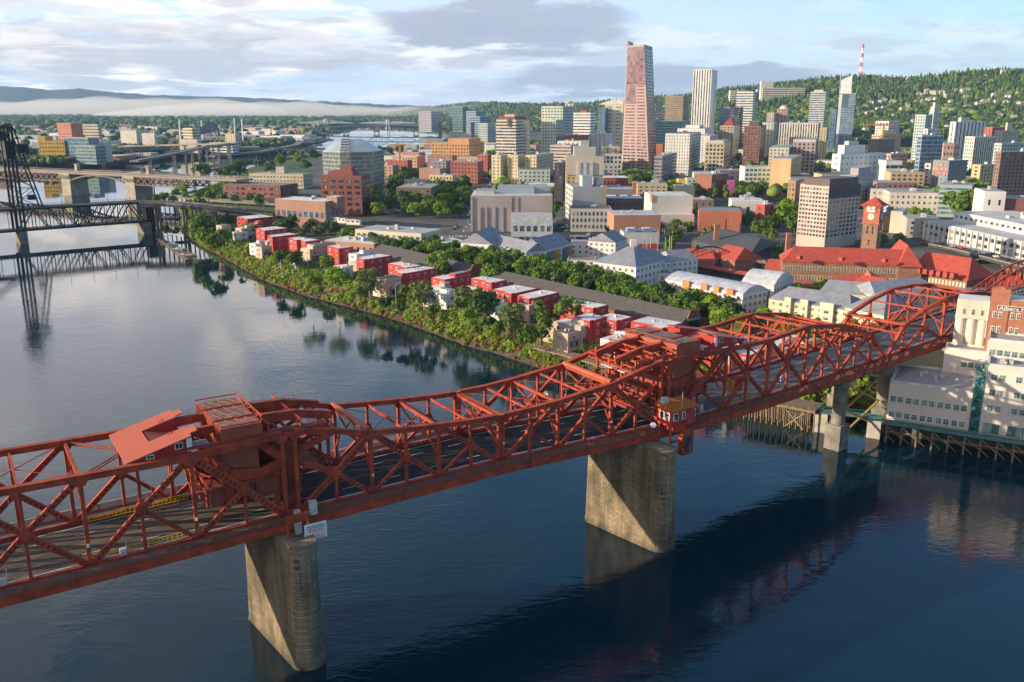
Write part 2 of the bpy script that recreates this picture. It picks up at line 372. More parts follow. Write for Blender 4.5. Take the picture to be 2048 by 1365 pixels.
far_range('distant_hills', 10200, 900, [(-150, 218), (230, 218), (300, 209), (420, 206), (560, 210), (700, 214), (780, 218), (2300, 219)], (0.035, 0.055, 0.035))
# ---- air
def haze():
 m = bpy.data.materials.new('haze_air'); m.use_nodes = True; nt = m.node_tree; nt.nodes.clear()
 o = nt.nodes.new('ShaderNodeOutputMaterial'); v = nt.nodes.new('ShaderNodeVolumePrincipled')
 v.inputs['Color'].default_value = (0.42, 0.68, 1.0, 1); v.inputs['Density'].default_value = 3.4e-5; v.inputs['Anisotropy'].default_value = 0.1
 nt.links.new(v.outputs[0], o.inputs['Volume'])
 b = MB().prism([(-11500, -700), (11500, -700), (11500, 13900), (-11500, 13900)], -8, 470)
 b.build('haze', m, kind='stuff')
haze()
def fog(name, label, D, u0, u1, ztop, dens, seed, n=26, thick=700, z0=-2):
 rr = random.Random(seed); b = MB(); nu = 60; nv = 10
 vs = []
 for i in range(nu + 1):
  f = i / nu; u = u0 + (u1 - u0) * f; env = math.sin(math.pi * f) ** 0.35
  hh = (ztop * (0.80 + 0.09 * math.sin(f * 7 + seed) + 0.05 * math.sin(f * 19 + seed * 2) + 0.03 * math.sin(f * 47))) * env
  for j in range(nv + 1):
   a = math.pi * j / nv
   d = D + thick * math.cos(a) * -1; x = (u - 1024) / FPX * d
   vs.append((x, d, max(LZ + 0.5, LZ + hh * math.sin(a) ** 0.6 * (1 + 0.06 * math.sin(i * .9 + j * 1.7)))))
 n1 = nv + 1
 fs = [(i * n1 + j, (i + 1) * n1 + j, (i + 1) * n1 + j + 1, i * n1 + j + 1) for i in range(nu) for j in range(nv)]
 bot = len(vs); vs += [(v[0], v[1], LZ + 0.3) for v in vs]
 fs += [(bot + i * n1 + j + 1, bot + (i + 1) * n1 + j + 1, bot + (i + 1) * n1 + j, bot + i * n1 + j) for i in range(nu) for j in range(nv)]
 for i in range(nu):
  fs.append((i * n1, bot + i * n1, bot + (i + 1) * n1, (i + 1) * n1)); k = i * n1 + nv; fs.append((k, k + n1, bot + k + n1, bot + k))
 fs.append(tuple(range(0, n1)) + tuple(range(bot, bot + n1))[::-1]); q = nu * n1; fs.append((tuple(range(q, q + n1)) + tuple(range(bot + q, bot + q + n1))[::-1])[::-1])
 b.add(vs, fs)
 m = bpy.data.materials.new(name + '_air'); m.use_nodes = True; nt = m.node_tree; nt.nodes.clear()
 o = nt.nodes.new('ShaderNodeOutputMaterial'); v = nt.nodes.new('ShaderNodeVolumePrincipled')
 v.inputs['Color'].default_value = (1, 0.97, 0.93, 1); v.inputs['Density'].default_value = dens; v.inputs['Anisotropy'].default_value = 0.2
 nt.links.new(v.outputs[0], o.inputs['Volume'])
 tag(b.build(name, m, kind='stuff'), label, 'fog bank')
fog('fog', 'long pale fog bank lying over the far eastern plain below the mountains', 8600, -260, 600, 225, 0.0013, 2)
fog('fog', 'low cream fog bank behind the far river bridges', 7600, 200, 960, 150, 0.0020, 5, thick=500)
fog('fog', 'thin wisp of fog against the blue hills behind the glass towers', 6300, 760, 1110, 150, 0.0007, 8, thick=300)
# ---- the red bascule bridge
RED = mat('bridge_red', (0.47, 0.075, 0.032), 0.65, scale=0.5, col2=(0.23, 0.040, 0.022), det=12, spec=.22, bump=.15)
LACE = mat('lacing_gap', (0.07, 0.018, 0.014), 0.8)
RED_D = mat('bridge_red_weathered', (0.31, 0.055, 0.035), 0.7, scale=0.5, col2=(0.20, 0.045, 0.03), det=8)
ORG = mat('bridge_orange_sheet', (0.38, 0.085, 0.042), 0.6, scale=0.4, col2=(0.28, 0.06, 0.035), det=8)
RAILM = mat('rail_weathered', (0.25, 0.085, 0.055), 0.8, scale=1.2, col2=(0.16, 0.06, 0.045))
STEELG = mat('galvanised', (0.45, 0.46, 0.46), 0.5, scale=1)
YEL = mat('gate_yellow', (0.62, 0.42, 0.02), 0.6, scale=1)
WHT = mat('white_paint', (0.75, 0.75, 0.73), 0.6, scale=1, var=0.06)
BLK = mat('black_opening', (0.02, 0.02, 0.022), 0.6)
DECK = mat('deck_grating', (0.022, 0.025, 0.032), 0.7, spec=.12, scale=0.35, col2=(0.01, 0.012, 0.017), stretch=(1, 1, 1), det=8)
DECKE = mat('deck_worn', (0.11, 0.085, 0.06), 0.85, scale=0.3, col2=(0.055, 0.045, 0.038), det=8)
DECKW = mat('deck_asphalt', (0.10, 0.105, 0.12), 0.75, scale=0.25, col2=(0.05, 0.055, 0.065), det=8)
WALK = mat('sidewalk_plank', (0.17, 0.13, 0.115), 0.8, scale=0.8)
def zd(s): return interp(s, ZB)
TW = 17.9
br = thing('truss_bridge', 'long red steel truss drawbridge crossing the whole foreground above the river', 'bridge', bp(0, 0, 0))
def B(s, t, z): return bp(s, t, z)
ZT = [(-142, 37.5), (-126, 40), (-110, 40.5), (-93, 39.9), (-76.4, 39.7), (-59.8, 39.5), (-50, 40.1), (-42, 40.5), (-35, 39.2), (-28, 37.4), (-21, 36.7), (-14, 36.1), (-7, 35.6), (0, 35.4), (7, 35.5),
 (14, 35.9), (21, 36.6), (28, 37.3), (35, 38.8), (42, 40.3), (50, 40.1), (62.3, 40.0), (76.7, 40.4), (90.2, 42.0), (103.4, 40.6), (116, 36.4)]
def zt(s): return interp(s, ZT)
def tri_plate(b, s, z, t, w=1.7, h=2.0, th=0.74):
 pts = [(s - w * .5, z - h), (s + w * .5, z - h), (s + w * 0.95, z), (s + w * .5, z + h), (s - w * .5, z + h), (s - w * 0.95, z)]
 f = []; vs = [B(a, t - th / 2, c) for a, c in pts] + [B(a, t + th / 2, c) for a, c in pts]
 b.add(vs, [(0, 1, 2, 3, 4, 5), (11, 10, 9, 8, 7, 6)] + [(i, i + 6, (i + 1) % 6 + 6, (i + 1) % 6) for i in range(6)])
def span(mains, subs, rules, lo_end=None, hi_end=None, heavy=1.0):
 """mains: s of full verticals; subs: {s_sub: (arms)}; rules per sub: which arms reach out"""
 out = []
 for t in (0.0, TW):
  b = MB()
  def bot(s): return (s, zd(s) + 0.1)
  def top(s): return (s, zt(s))
  def P(q): return B(q[0], t, q[1])
  allS = sorted(set(mains) | set(subs))
  for a, c in zip(allS, allS[1:]):
   b.beam(P(bot(a)), P(bot(c)), 0.8, 0.9)
  tops = [s for s in allS if not ((lo_end is not None and s <= lo_end) or (hi_end is not None and s >= hi_end))]
  for a, c in zip(tops, tops[1:]):
   pa, pc = P(top(a)), P(top(c)); b.beam(pa, pc, 0.85, 0.95 * heavy)
   b.beam((pa[0], pa[1], pa[2] + .5 * heavy), (pc[0], pc[1], pc[2] + .5 * heavy), 1.15, 0.07)
  for s in mains:
   if s in tops: b.beam(P(bot(s)), P(top(s)), 0.6, 0.62, up=(BD[0], BD[1], 0))
  for s in subs:
   arms, zg = rules[s]; zg = zg if zg else (zd(s) + zt(s)) / 2 + 0.2
   i = allS.index(s); l, r = allS[i - 1], allS[i + 1]; g = P((s, zg))
   tri_plate(b, s, zg, t, 1.0, 1.15)
   for arm, w in arms:
    q = {'bl': bot(l), 'br': bot(r), 'tl': top(l), 'tr': top(r), 'u': top(s), 'd': bot(s)}[arm]
    q = P(q)
    if arm in 'ud': b.beam(g, q, 0.5, 0.5, up=(BD[0], BD[1], 0))
    else:
     b.beam(g, q, 0.62, w * heavy)
     n = max(3, int(math.dist(g, q) / 0.9)); tt = t - 0.33 if t == 0 else t - 0.33
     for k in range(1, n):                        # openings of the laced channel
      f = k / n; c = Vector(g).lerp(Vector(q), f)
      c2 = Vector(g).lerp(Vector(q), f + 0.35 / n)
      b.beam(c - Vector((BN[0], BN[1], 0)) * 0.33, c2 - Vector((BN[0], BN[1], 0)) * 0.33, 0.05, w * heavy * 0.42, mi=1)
  if lo_end is not None:
   q = tops[0]; b.beam(P(bot(lo_end)), P(top(q)), 0.85, 1.0)
  if hi_end is not None:
   q = tops[-1]; b.beam(P(bot(hi_end)), P(top(q)), 0.85, 1.0)
  for s in tops:                                           # gusset plates at the chords
   if s in mains:
    for (zz, dz) in ((zt(s), -1.3), (zd(s), 1.2)):
     vs = [B(s - 1.5, t - .4, zz), B(s + 1.5, t - .4, zz), B(s + .6, t - .4, zz + dz), B(s - .6, t - .4, zz + dz)]
     vs += [B(s - 1.5, t + .4, zz), B(s + 1.5, t + .4, zz), B(s + .6, t + .4, zz + dz), B(s - .6, t + .4, zz + dz)]
     b.add(vs, [(0, 1, 2, 3), (7, 6, 5, 4), (0, 4, 5, 1), (1, 5, 6, 2), (2, 6, 7, 3), (3, 7, 4, 0)])
  out.append(b.build('truss', [RED, LACE], br))
 return out
W1, W2 = 0.85, 0.55
up4 = [('bl', W1), ('tr', W1), ('br', W2), ('u', 0), ('d', 0)]
dn4 = [('tl', W1), ('br', W1), ('bl', W2), ('u', 0), ('d', 0)]
X4 = [('tl', W1), ('br', W1), ('bl', W1), ('tr', W1), ('u', 0), ('d', 0)]
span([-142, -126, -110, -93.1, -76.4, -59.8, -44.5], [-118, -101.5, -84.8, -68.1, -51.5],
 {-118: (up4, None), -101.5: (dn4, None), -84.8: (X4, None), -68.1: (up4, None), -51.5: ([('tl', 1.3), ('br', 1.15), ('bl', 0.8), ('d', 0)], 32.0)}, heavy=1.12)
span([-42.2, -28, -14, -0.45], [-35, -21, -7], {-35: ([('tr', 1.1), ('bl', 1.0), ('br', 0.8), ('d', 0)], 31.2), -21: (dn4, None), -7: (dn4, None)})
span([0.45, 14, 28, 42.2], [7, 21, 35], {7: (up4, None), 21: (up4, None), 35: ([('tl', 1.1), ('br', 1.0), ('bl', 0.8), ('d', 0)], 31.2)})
def west_span():
 global ZT
 span([44.5, 62.3, 76.7, 90.2, 103.4, 116, 122.4], [53.5, 69.4, 83.6, 96.9, 109.8],
  {53.5: ([('tr', 1.2), ('bl', 1.1), ('br', 0.7), ('d', 0)], 32.2), 69.4: (dn4, None), 83.6: (X4, None), 96.9: (up4, None), 109.8: (up4, None)}, hi_end=122.4)
 keep = ZT
 ZT = [(123.6, 29), (130, 37.4), (139, 40.6), (148, 42.8), (157, 43.0), (166, 42.4), (175, 40.2)]
 span([123.6, 130, 148, 166, 175, 184], [139, 157],
  {139: (dn4, None), 157: (up4, None)}, lo_end=123.6, hi_end=184)
 ZT2 = ZT; ZT = keep
 return ZT2
ZTW = west_span()
def ztw(s): return interp(s, ZTW if s > 123 else ZT)
def deck_part(s0, s1, m, name='roadway'):
 b = MB(); n = max(1, int((s1 - s0) / 6))
 for i in range(n):
  a, c = lerp(s0, s1, i / n), lerp(s0, s1, (i + 1) / n)
  vs = [B(a, 0.9, zd(a)), B(c, 0.9, zd(c)), B(c, TW - 0.9, zd(c)), B(a, TW - 0.9, zd(a))]
  lo = [(v[0], v[1], v[2] - 0.5) for v in vs]
  b.add(vs + lo, [(0, 1, 2, 3), (7, 6, 5, 4), (0, 4, 5, 1), (1, 5, 6, 2), (2, 6, 7, 3), (3, 7, 4, 0)])
  for t in (4, 9, 14): b.beam(B(a, t, zd(a) - 1), B(c, t, zd(c) - 1), 0.4, 1.0)
  b.beam(B(a, -2.6, zd(a) - 1.0), B(a, TW + 2.6, zd(a) - 1.0), 0.5, 1.0)
 b.build(name, m, br)
deck_part(-142, -43.4, DECKE); deck_part(-43.2, -0.1, DECK); deck_part(0.1, 43.2, DECK); deck_part(43.4, 240, DECKW)
def stripes():
 for t, m, dash in ((8.8, mat('line_orange', (.42, .24, .03), .8), 0), (5.0, WHT, 1), (12.9, WHT, 1), (1.7, WHT, 0), (16.2, WHT, 0)):
  b = MB(); s = -140
  while s < 238:
   e = s + (3 if dash else 6); w = 0.07
   b.quad(B(s, t - w, zd(s) + .012), B(e, t - w, zd(e) + .012), B(e, t + w, zd(e) + .012), B(s, t + w, zd(s) + .012)); s += 9 if dash else 6
  b.build('lane_line', m, br, kind='stuff' if dash else None)
stripes()
def walks():
 for sd in (0, 1):
  t0, t1 = (-3.2, -0.6) if sd == 0 else (TW + 0.6, TW + 3.2); te = -3.3 if sd == 0 else TW + 3.3
  b = MB(); f = MB(); r = MB(); k = MB()
  s = -142
  while s < 240:
   e = s + 7
   vs = [B(s, t0, zd(s) + .1), B(e, t0, zd(e) + .1), B(e, t1, zd(e) + .1), B(s, t1, zd(s) + .1)]
   b.add(vs + [(v[0], v[1], v[2] - .25) for v in vs], [(0, 1, 2, 3), (7, 6, 5, 4), (0, 4, 5, 1), (1, 5, 6, 2), (2, 6, 7, 3), (3, 7, 4, 0)])
   f.beam(B(s, te, zd(s) - .55), B(e, te, zd(e) - .55), 0.16, 1.35)
   f.beam(B(s, te, zd(s) + .16), B(e, te, zd(e) + .16), 0.34, 0.07)
   f.beam(B(s, te - .12, zd(s) - 1.2), B(s, te - .12, zd(s) + 1.5), 0.22, 0.22)
   f.beam(B(s, te, zd(s) - 1.26), B(e, te, zd(e) - 1.26), 0.4, 0.08)
   r.beam(B(s, te, zd(s) + 1.45), B(e, te, zd(e) + 1.45), 0.10, 0.10)
   for h in (0.3, 0.5, 0.7, 0.9, 1.1, 1.3): r.beam(B(s, te, zd(s) + h), B(e, te, zd(e) + h), 0.05, 0.08)
   q = s
   while q < e - .01:
    r.beam(B(q, te, zd(q) + .15), B(q, te, zd(q) + 1.45), 0.05, 0.13); q += 0.27
   ti = t1 if sd == 0 else t0
   ki = ti + (.9 if sd == 0 else -.9)
   for h in (0.45, 0.8): k.beam(B(s, ki, zd(s) + h), B(e, ki, zd(e) + h), 0.07, 0.12)
   for j in range(3): k.beam(B(s + j * 2.33, ki, zd(s)), B(s + j * 2.33, ki, zd(s) + .85), 0.12, 0.12)
   s = e
  b.build('sidewalk', WALK, br); f.build('fascia_girder', RED, br); r.build('railing', RAILM, br); k.build('guard_rail', STEELG, br)
walks()
def sway(s, ztop, deep=3.4, heavy=1):
 b = MB(); z = ztop
 b.beam(B(s, 0, z), B(s, TW, z), 0.5, 0.55)
 zl = z - deep; n = 5
 b.beam(B(s, 0.2, zl - 2.2), B(s, TW * .28, zl), 0.35, 0.35); b.beam(B(s, TW - .2, zl - 2.2), B(s, TW * .72, zl), 0.35, 0.35)
 b.beam(B(s, TW * .28, zl), B(s, TW * .72, zl), 0.35, 0.4)
 b.beam(B(s, 0.2, zl - 5.0), B(s, TW * .14, zl - 1.4), 0.3, 0.3); b.beam(B(s, TW - .2, zl - 5.0), B(s, TW * .86, zl - 1.4), 0.3, 0.3)
 b.beam(B(s, 0, z - .2), B(s, TW * .5, zl), 0.3, 0.32); b.beam(B(s, TW, z - .2), B(s, TW * .5, zl), 0.3, 0.32)
 b.beam(B(s, TW * .28, zl), B(s, TW * .5, z), 0.22, 0.25); b.beam(B(s, TW * .72, zl), B(s, TW * .5, z), 0.22, 0.25)
 b.build('sway_frame', RED, br)
for s in (-126, -110, -93.1, -76.4, -28, -14, -0.5, 0.5, 14, 28, 62.3, 76.7, 90.2, 103.4): sway(s, zt(s) - .1)
for s in (148, 166): sway(s, ztw(s) - .1, 5)
for s in (-101.5, -84.8, -68.1, -21, -7, 7, 21, 69.4, 83.6, 96.9, 109.8, 139, 157):
 MB().beam(B(s, 0, ztw(s)), B(s, TW, ztw(s)), 0.38, 0.42).build('top_strut', RED, br)
def laterals(ss):
 b = MB()
 for a, c in zip(ss, ss[1:]):
  b.beam(B(a, 0, ztw(a)), B(c, TW, ztw(c)), 0.12, 0.12); b.beam(B(a, TW, ztw(a)), B(c, 0, ztw(c)), 0.12, 0.12)
 b.build('top_bracing', RED, br)
laterals([-126, -110, -93.1, -76.4]); laterals([-28, -14, -0.5]); laterals([0.5, 14, 28]); laterals([76.7, 90.2, 103.4, 116]); laterals([130, 148, 166, 175])
def lat_laced(a, c, ta, tb):
 b = MB(); b.lattice(B(a, ta, zt(a) - .3), B(c, tb, zt(c) - .3), (0, 0, 1), 0.5, 0.16, 14, 0.09); b.build('laced_brace', RED, br)
lat_laced(-76.4, -68.1, 0, TW / 2); lat_laced(-76.4, -68.1, TW, TW / 2)
def portal(s0, z0, s1, z1, top_f=1.0):                          # braced portal in the plane of an inclined end post
 b = MB(); n = 8
 up = Vector(B(s1, 0, z1)) - Vector(B(s0, 0, z0)); up.normalize()
 a = Vector(B(s1, 0, z1)); c = Vector(B(s1, TW, z1)); dn = -up * 3.3
 b.beam(a, c, 0.7, 0.7); b.beam(a + dn, c + dn, 0.45, 0.45)
 for i in range(n):
  p = a.lerp(c, i / n); q = a.lerp(c, (i + 1) / n)
  if i % 2: b.beam(p + dn, q, 0.28, 0.28)
  else: b.beam(p, q + dn, 0.28, 0.28)
 b.beam(a + dn * 2.2, a.lerp(c, .16) + dn, 0.4, 0.4); b.beam(c + dn * 2.2, a.lerp(c, .84) + dn, 0.4, 0.4)
 b.beam(a + dn * 1.6, a.lerp(c, .09) + dn, 0.3, 0.3); b.beam(c + dn * 1.6, a.lerp(c, .91) + dn, 0.3, 0.3)
 b.build('portal', RED, br)
portal(122.4, zd(122.4), 116, zt(116)); portal(123.6, zd(123.6), 130, 37.4); portal(184, zd(184), 175, 40.2)
# ---- lifting works above each river pier (k=-1 east, +1 west)
def works(k):
 def Q(s, t, z): return bp(k * s, t, z)
 def bx(b, s0, s1, t0, t1, z0, z1, mi=0, z1b=None):
  zb_ = z1 if z1b is None else z1b
  pts = [Q(s0, t0, 0), Q(s1, t0, 0), Q(s1, t1, 0), Q(s0, t1, 0)]
  b.prism([(p[0], p[1]) for p in pts], z0, [z1, zb_, zb_, z1], mi)
 b = MB(); bx(b, 48.0, 54.2, 2.2, TW - 2.2, 31.5, 40.6)
 n = 22
 for i in range(n + 1):
  t = lerp(2.2, TW - 2.2, i / n); bx(b, 54.2, 54.32, t - .06, t + .06, 31.5, 40.6)
 cw = b.build('counterweight', [ORG], br)
 for t0, t1 in ((0.9, 4.9), (5.9, 12.0), (13.0, 17.0)):
  b = MB(); bx(b, 47.4, 54.4, t0, t1, 39.6, 43.0)
  bx(b, 47.8, 54.0, t0 + .35, t1 - .35, 43.0, 43.02, 1)
  for i in range(7): bx(b, 54.4, 54.5, lerp(t0, t1, i / 6) - .05, lerp(t0, t1, i / 6) + .05, 39.6, 43.0)
  for i in range(4): b.beam(Q(47.5 + 1.75 * i, t0, 43.1), Q(49.2 + 1.75 * i, t1, 43.1), 0.12, 0.12)
  o = b.build('weight_box', [ORG, mat('rusty_plate', (0.20, 0.17, 0.14), 0.6, scale=0.9, col2=(0.10, 0.05, 0.035))], br);
  o.parent = cw; o.location = (0, 0, 0)
 b = MB()
 for t in (0.4, TW - .4): b.beam(Q(47.3, t, 43.5), Q(54.5, t, 43.5), 0.2, 0.2)
 for i in range(9): b.beam(Q(47.3, lerp(1, TW - 1, i / 8), 43.2 + (i % 2) * .9), Q(47.3, lerp(1, TW - 1, (i + 1) / 8 if i < 8 else 1), 43.2 + ((i + 1) % 2) * .9), 0.14, 0.14)
 b.beam(Q(47.3, .9, 44.1), Q(47.3, TW - .9, 44.1), 0.18, 0.18); b.build('box_bracing', RED, br)
 for t in (5.4, 12.5):
  b = MB(); b.beam(Q(33.2, t, 40.4), Q(40, t, 41.7), 0.7, 1.3); b.beam(Q(40, t, 41.7), Q(47, t, 42.0), 0.7, 1.7); b.beam(Q(47, t, 42.0), Q(62, t, 41.6), 0.7, 1.25)
  b.beam(Q(33.2, t, 41.1), Q(40, t, 42.6), 1.0, .08); b.beam(Q(40, t, 42.62), Q(47, t, 42.9), 1.0, .08); b.beam(Q(47, t, 42.7), Q(62, t, 42.3), 1.0, .08)
  for i in range(40):
   s = 47.5 + i * .36; b.beam(Q(s, t - .45, 42.5), Q(s, t + .45, 42.5), .1, .12)
  b.build('weight_arm', RED, br)
 b = MB(); bx(b, 36, 46.8, 1.6, 2.0, 38.9, 41.0); bx(b, 36, 46.8, 15.9, 16.3, 38.9, 41.0); b.build('side_sheet', ORG, br)
 for s, zq in ((34.5, 38.8), (40.5, 41.0), (46.2, 41.2)):
  b = MB(); b.lattice(Q(s, 1.0, zq), Q(s, TW - 1.0, zq), (0, 0, 1), 1.1, 0.28, 14, 0.14); b.build('laced_strut', RED, br)
 MB().cyl(Q(28.2, 0.2, zt(k * 28) + .5), Q(28.2, TW - .2, zt(k * 28) + .5), 0.62, n=12).build('torque_tube', ORG, br)
 b = MB(); bx(b, 40.8, 57.8, 2.6, TW - 2.6, 29.6, 30.0); bx(b, 41, 44, 5, 13, 33, 36.5); bx(b, 34, 35, 2, TW - 2, 30.2, 30.7)
 for i in range(6): bx(b, 36 + i * 1.1, 36.5 + i * 1.1, 1.2, TW - 1.2, 31.2 + i * .7, 31.9 + i * .7)
 b.build('machinery_floor', RED_D, br)
 for t, sg in ((1.6, 1), (TW - 1.6, -1)):
  b = MB()
  b.beam(Q(43, t, zd(k * 43)), Q(43, t, 40.6), 1.0, 1.3, up=(BD[0], BD[1], 0)); b.beam(Q(45.4, t, zd(k * 45)), Q(45.4, t, 34), .8, .9, up=(BD[0], BD[1], 0))
  b.build('trunnion_post', RED, br)
  MB().cyl(Q(43, t - .9 * sg, 35.2), Q(43, t + 1.1 * sg, 35.2), 1.5, n=20).cyl(Q(43, t - 1.15 * sg, 35.2), Q(43, t - .85 * sg, 35.2), 0.55, n=12).build('trunnion_wheel', [RED_D], br)
  b = MB(); bx(b, 41, 57.6, t - .5, t + .5, 29.3, 32.6)
  for i in range(9): bx(b, 41.3 + i * 1.95, 41.5 + i * 1.95, t - .95, t + .95, 29.3, 32.6)
  bx(b, 40.8, 57.8, t - .9, t + .9, 32.6, 32.8); b.build('track_girder', RED_D, br)
  b = MB()
  b.beam(Q(43, t, 35.2), Q(35, 0 if sg > 0 else TW, 31.2), .7, 1.0); b.beam(Q(43, t, 35.6), Q(35, 0 if sg > 0 else TW, zt(k * 35)), .7, 1.1)
  b.beam(Q(43.5, t, 35.0), Q(48.5, t, 39.5), .7, 1.4); b.beam(Q(43.5, t, 34.8), Q(49, t, 33.4), .7, 1.5); b.beam(Q(52, t, 33), Q(56, t, 39), .6, .9)
  b.beam(Q(47, t, 33.4), Q(54, t, 34.6), .6, 2.0); b.build('link_arm', RED, br)
  b = MB(); b.beam(Q(41, t, 28.6), Q(41, t + 7 * sg, 28.2), .3, .5)
  for i in range(7): b.beam(Q(41 + i * 2.6, t - 1.2 * sg, 32.9), Q(41 + i * 2.6, t - 1.2 * sg, 33.9), .06, .06)
  b.beam(Q(41, t - 1.2 * sg, 33.9), Q(57.6, t - 1.2 * sg, 33.9), .07, .07); b.beam(Q(41, t - 1.2 * sg, 33.4), Q(57.6, t - 1.2 * sg, 33.4), .05, .05)
  b.build('walkway_rail', RED, br)
 b = MB()
 for s, z in ((43, 33.5), (48, 30.8), (57, 31.2), (35, 30.8)): b.lattice(Q(s, 1.6, z), Q(s, TW - 1.6, z), (0, 0, 1), 1.6, .3, 10, .2)
 for s in (38, 41, 46, 56): b.beam(Q(s, .5, 38.6), Q(s, TW - .5, 38.6), .3, .5)
 for a, c in ((35, 43), (43, 51), (51, 58)):
  b.beam(Q(a, 1, 31.2), Q(c, TW - 1, 31.6), .25, .3); b.beam(Q(a, TW - 1, 31.2), Q(c, 1, 31.6), .25, .3)
 for t in (4.5, 9, 13.4): b.beam(Q(35, t, 31), Q(43, t, 35), .5, .8); b.beam(Q(34.5, t, 31.5), Q(34.5, t, 40.5), .45, .6)
 for t in (4.5, 13.4): b.beam(Q(35, t, 39), Q(43, t, 35), .4, .6)
 b.build('cross_bracing', RED, br)
 b = MB()                                                     # roof level walkway rails
 for t in (-.2, TW + .2):
  for h in (.55, 1.1): b.beam(Q(34, t, zt(k * 35) + .7 + h), Q(60, t, 40.8 + h), .05, .05)
  for i in range(14): b.beam(Q(34 + 2 * i, t, zt(k * (34 + 2 * i)) + .4), Q(34 + 2 * i, t, zt(k * (34 + 2 * i)) + 1.9), .05, .05)
 b.beam(Q(36, .9, 40.7), Q(60, .9, 40.7), .35, .5); b.build('handrail', RED_D, br)
 b = MB(); bx(b, 33.6, 36.2, 2.6, 5.0, 38.3, 38.5); bx(b, 33.6, 36.2, 7, 11, 38.3, 38.5); bx(b, 56, 58.6, 2, 5, 40.2, 40.4); b.build('platform', STEELG, br)
 b = MB()
 z0, zm, z1 = 40.3, 41.5, 43.0; sA, sM, sB = 69.6, 65.0, 59.2; tA, tB = 0.6, TW - 1.9; v0, v1 = 5.6, 11.6
 def roofq(s0, s1, ta, tb, za, zc):
  pts = [Q(s0, ta, 0), Q(s1, ta, 0), Q(s1, tb, 0), Q(s0, tb, 0)]
  b.prism([p[:2] for p in pts], [za - .22, zc - .22, zc - .22, za - .22], [za, zc, zc, za])
 roofq(sA, sM, tA, tB, z0, zm); roofq(sM - .001, sB, tA, v0, zm, z1); roofq(sM - .001, sB, v1, tB, zm, z1)
 roofq(sB + .001, sB - 1.3, tA + 1.3, v0 - .6, z1, z1 + .35); roofq(sB + .001, sB - 1.3, v1 + .6, tB - 1.3, z1, z1 + .35)
 pts = [Q(sM - .3, v0, 0), Q(sB, v0, 0), Q(sB, v1, 0), Q(sM - .3, v1, 0)]
 b.prism([p[:2] for p in pts], [zm - .5, 39.9, 39.9, zm - .5], [zm - .1, 40.2, 40.2, zm - .1])
 roof = mat('house_roof', (0.44, 0.095, 0.05), 0.6, scale=0.35, col2=(0.40, 0.085, 0.045), det=8)
 hs = b.build('machine_house', roof, br)
 b = MB()
 def wall(s0, s1, ta, tb, za, zc, zbot=39.6):
  pts = [Q(s0, ta, 0), Q(s1, ta, 0), Q(s1, tb, 0), Q(s0, tb, 0)]
  b.prism([p[:2] for p in pts], zbot, [za, zc, zc, za])
 wall(sA - .8, sM, tA + .3, tA + .5, z0, zm - .25); wall(sM, sB + .3, tA + .3, tA + .5, zm - .25, z1 - .25)
 wall(sA - .8, sM, tB - .5, tB - .3, z0, zm - .25); wall(sM, sB + .3, tB - .5, tB - .3, zm - .25, z1 - .25)
 wall(sM - .2, sB + .1, v0 - .3, v0 - .1, zm - .25, z1 - .2); wall(sM - .2, sB + .1, v1 + .1, v1 + .3, zm - .25, z1 - .2)
 wall(sB + .3, sB + .1, tA + .5, v0 - .3, z1 - .25, z1 - .25); wall(sB + .3, sB + .1, v1 + .3, tB - .5, z1 - .25, z1 - .25)
 b.build('house_wall', mat('house_wall_red', (0.36, 0.022, 0.022), 0.6, scale=0.5, var=.1), br)
 for s0, s1, z0_, z1_ in ((60.6, 61.9, 41.0, 42.1), (65.2, 66.4, 40.2, 40.9)):
  w = MB(); pts = [Q(s0, tA + .18, 0), Q(s1, tA + .18, 0), Q(s1, tA + .3, 0), Q(s0, tA + .3, 0)]; w.prism([p[:2] for p in pts], z0_, z1_)
  for a, c in ((s0 + .12, (s0 + s1) / 2 - .05), ((s0 + s1) / 2 + .05, s1 - .12)):
   pts = [Q(a, tA + .14, 0), Q(c, tA + .14, 0), Q(c, tA + .2, 0), Q(a, tA + .2, 0)]; w.prism([p[:2] for p in pts], z0_ + .12, z1_ - .12, 1)
  w.build('house_window', [WHT, BLK], br)
 w = MB(); pts = [Q(59.15, tA + .2, 0), Q(60.0, tA + .2, 0), Q(60.0, tA + .3, 0), Q(59.15, tA + .3, 0)]; w.prism([p[:2] for p in pts], 40.3, 42.6); w.build('house_door', WHT, br)
works(-1); works(1)
for s in (-59.8, -44, 44, 60.5):
 sway(s, zt(s) - .2, 3.8)
def gate(s0, s1, t):
 b = MB(); n = int((s1 - s0) / .75)
 for h in (.35, 1.35): b.beam(B(s0, t, zd(s0) + h), B(s1, t, zd(s1) + h), .14, .14)
 b.beam(B(s0, t, zd(s0) + .85), B(s1, t, zd(s1) + .85), .06, .06)
 for i in range(n + 1):
  s = lerp(s0, s1, i / n); b.beam(B(s, t, zd(s) + .3), B(s, t, zd(s) + 1.4), .12, .12)
 b.build('traffic_gate', YEL, br)
gate(-77.5, -68.6, 1.2); gate(-67.4, -60.5, 1.2); gate(-75, -66, TW - 1.2); gate(-65, -57.5, TW - 1.2); gate(63.5, 68.8, 1.2); gate(69.8, 75, 1.2); gate(58, 66, TW - 1.2)
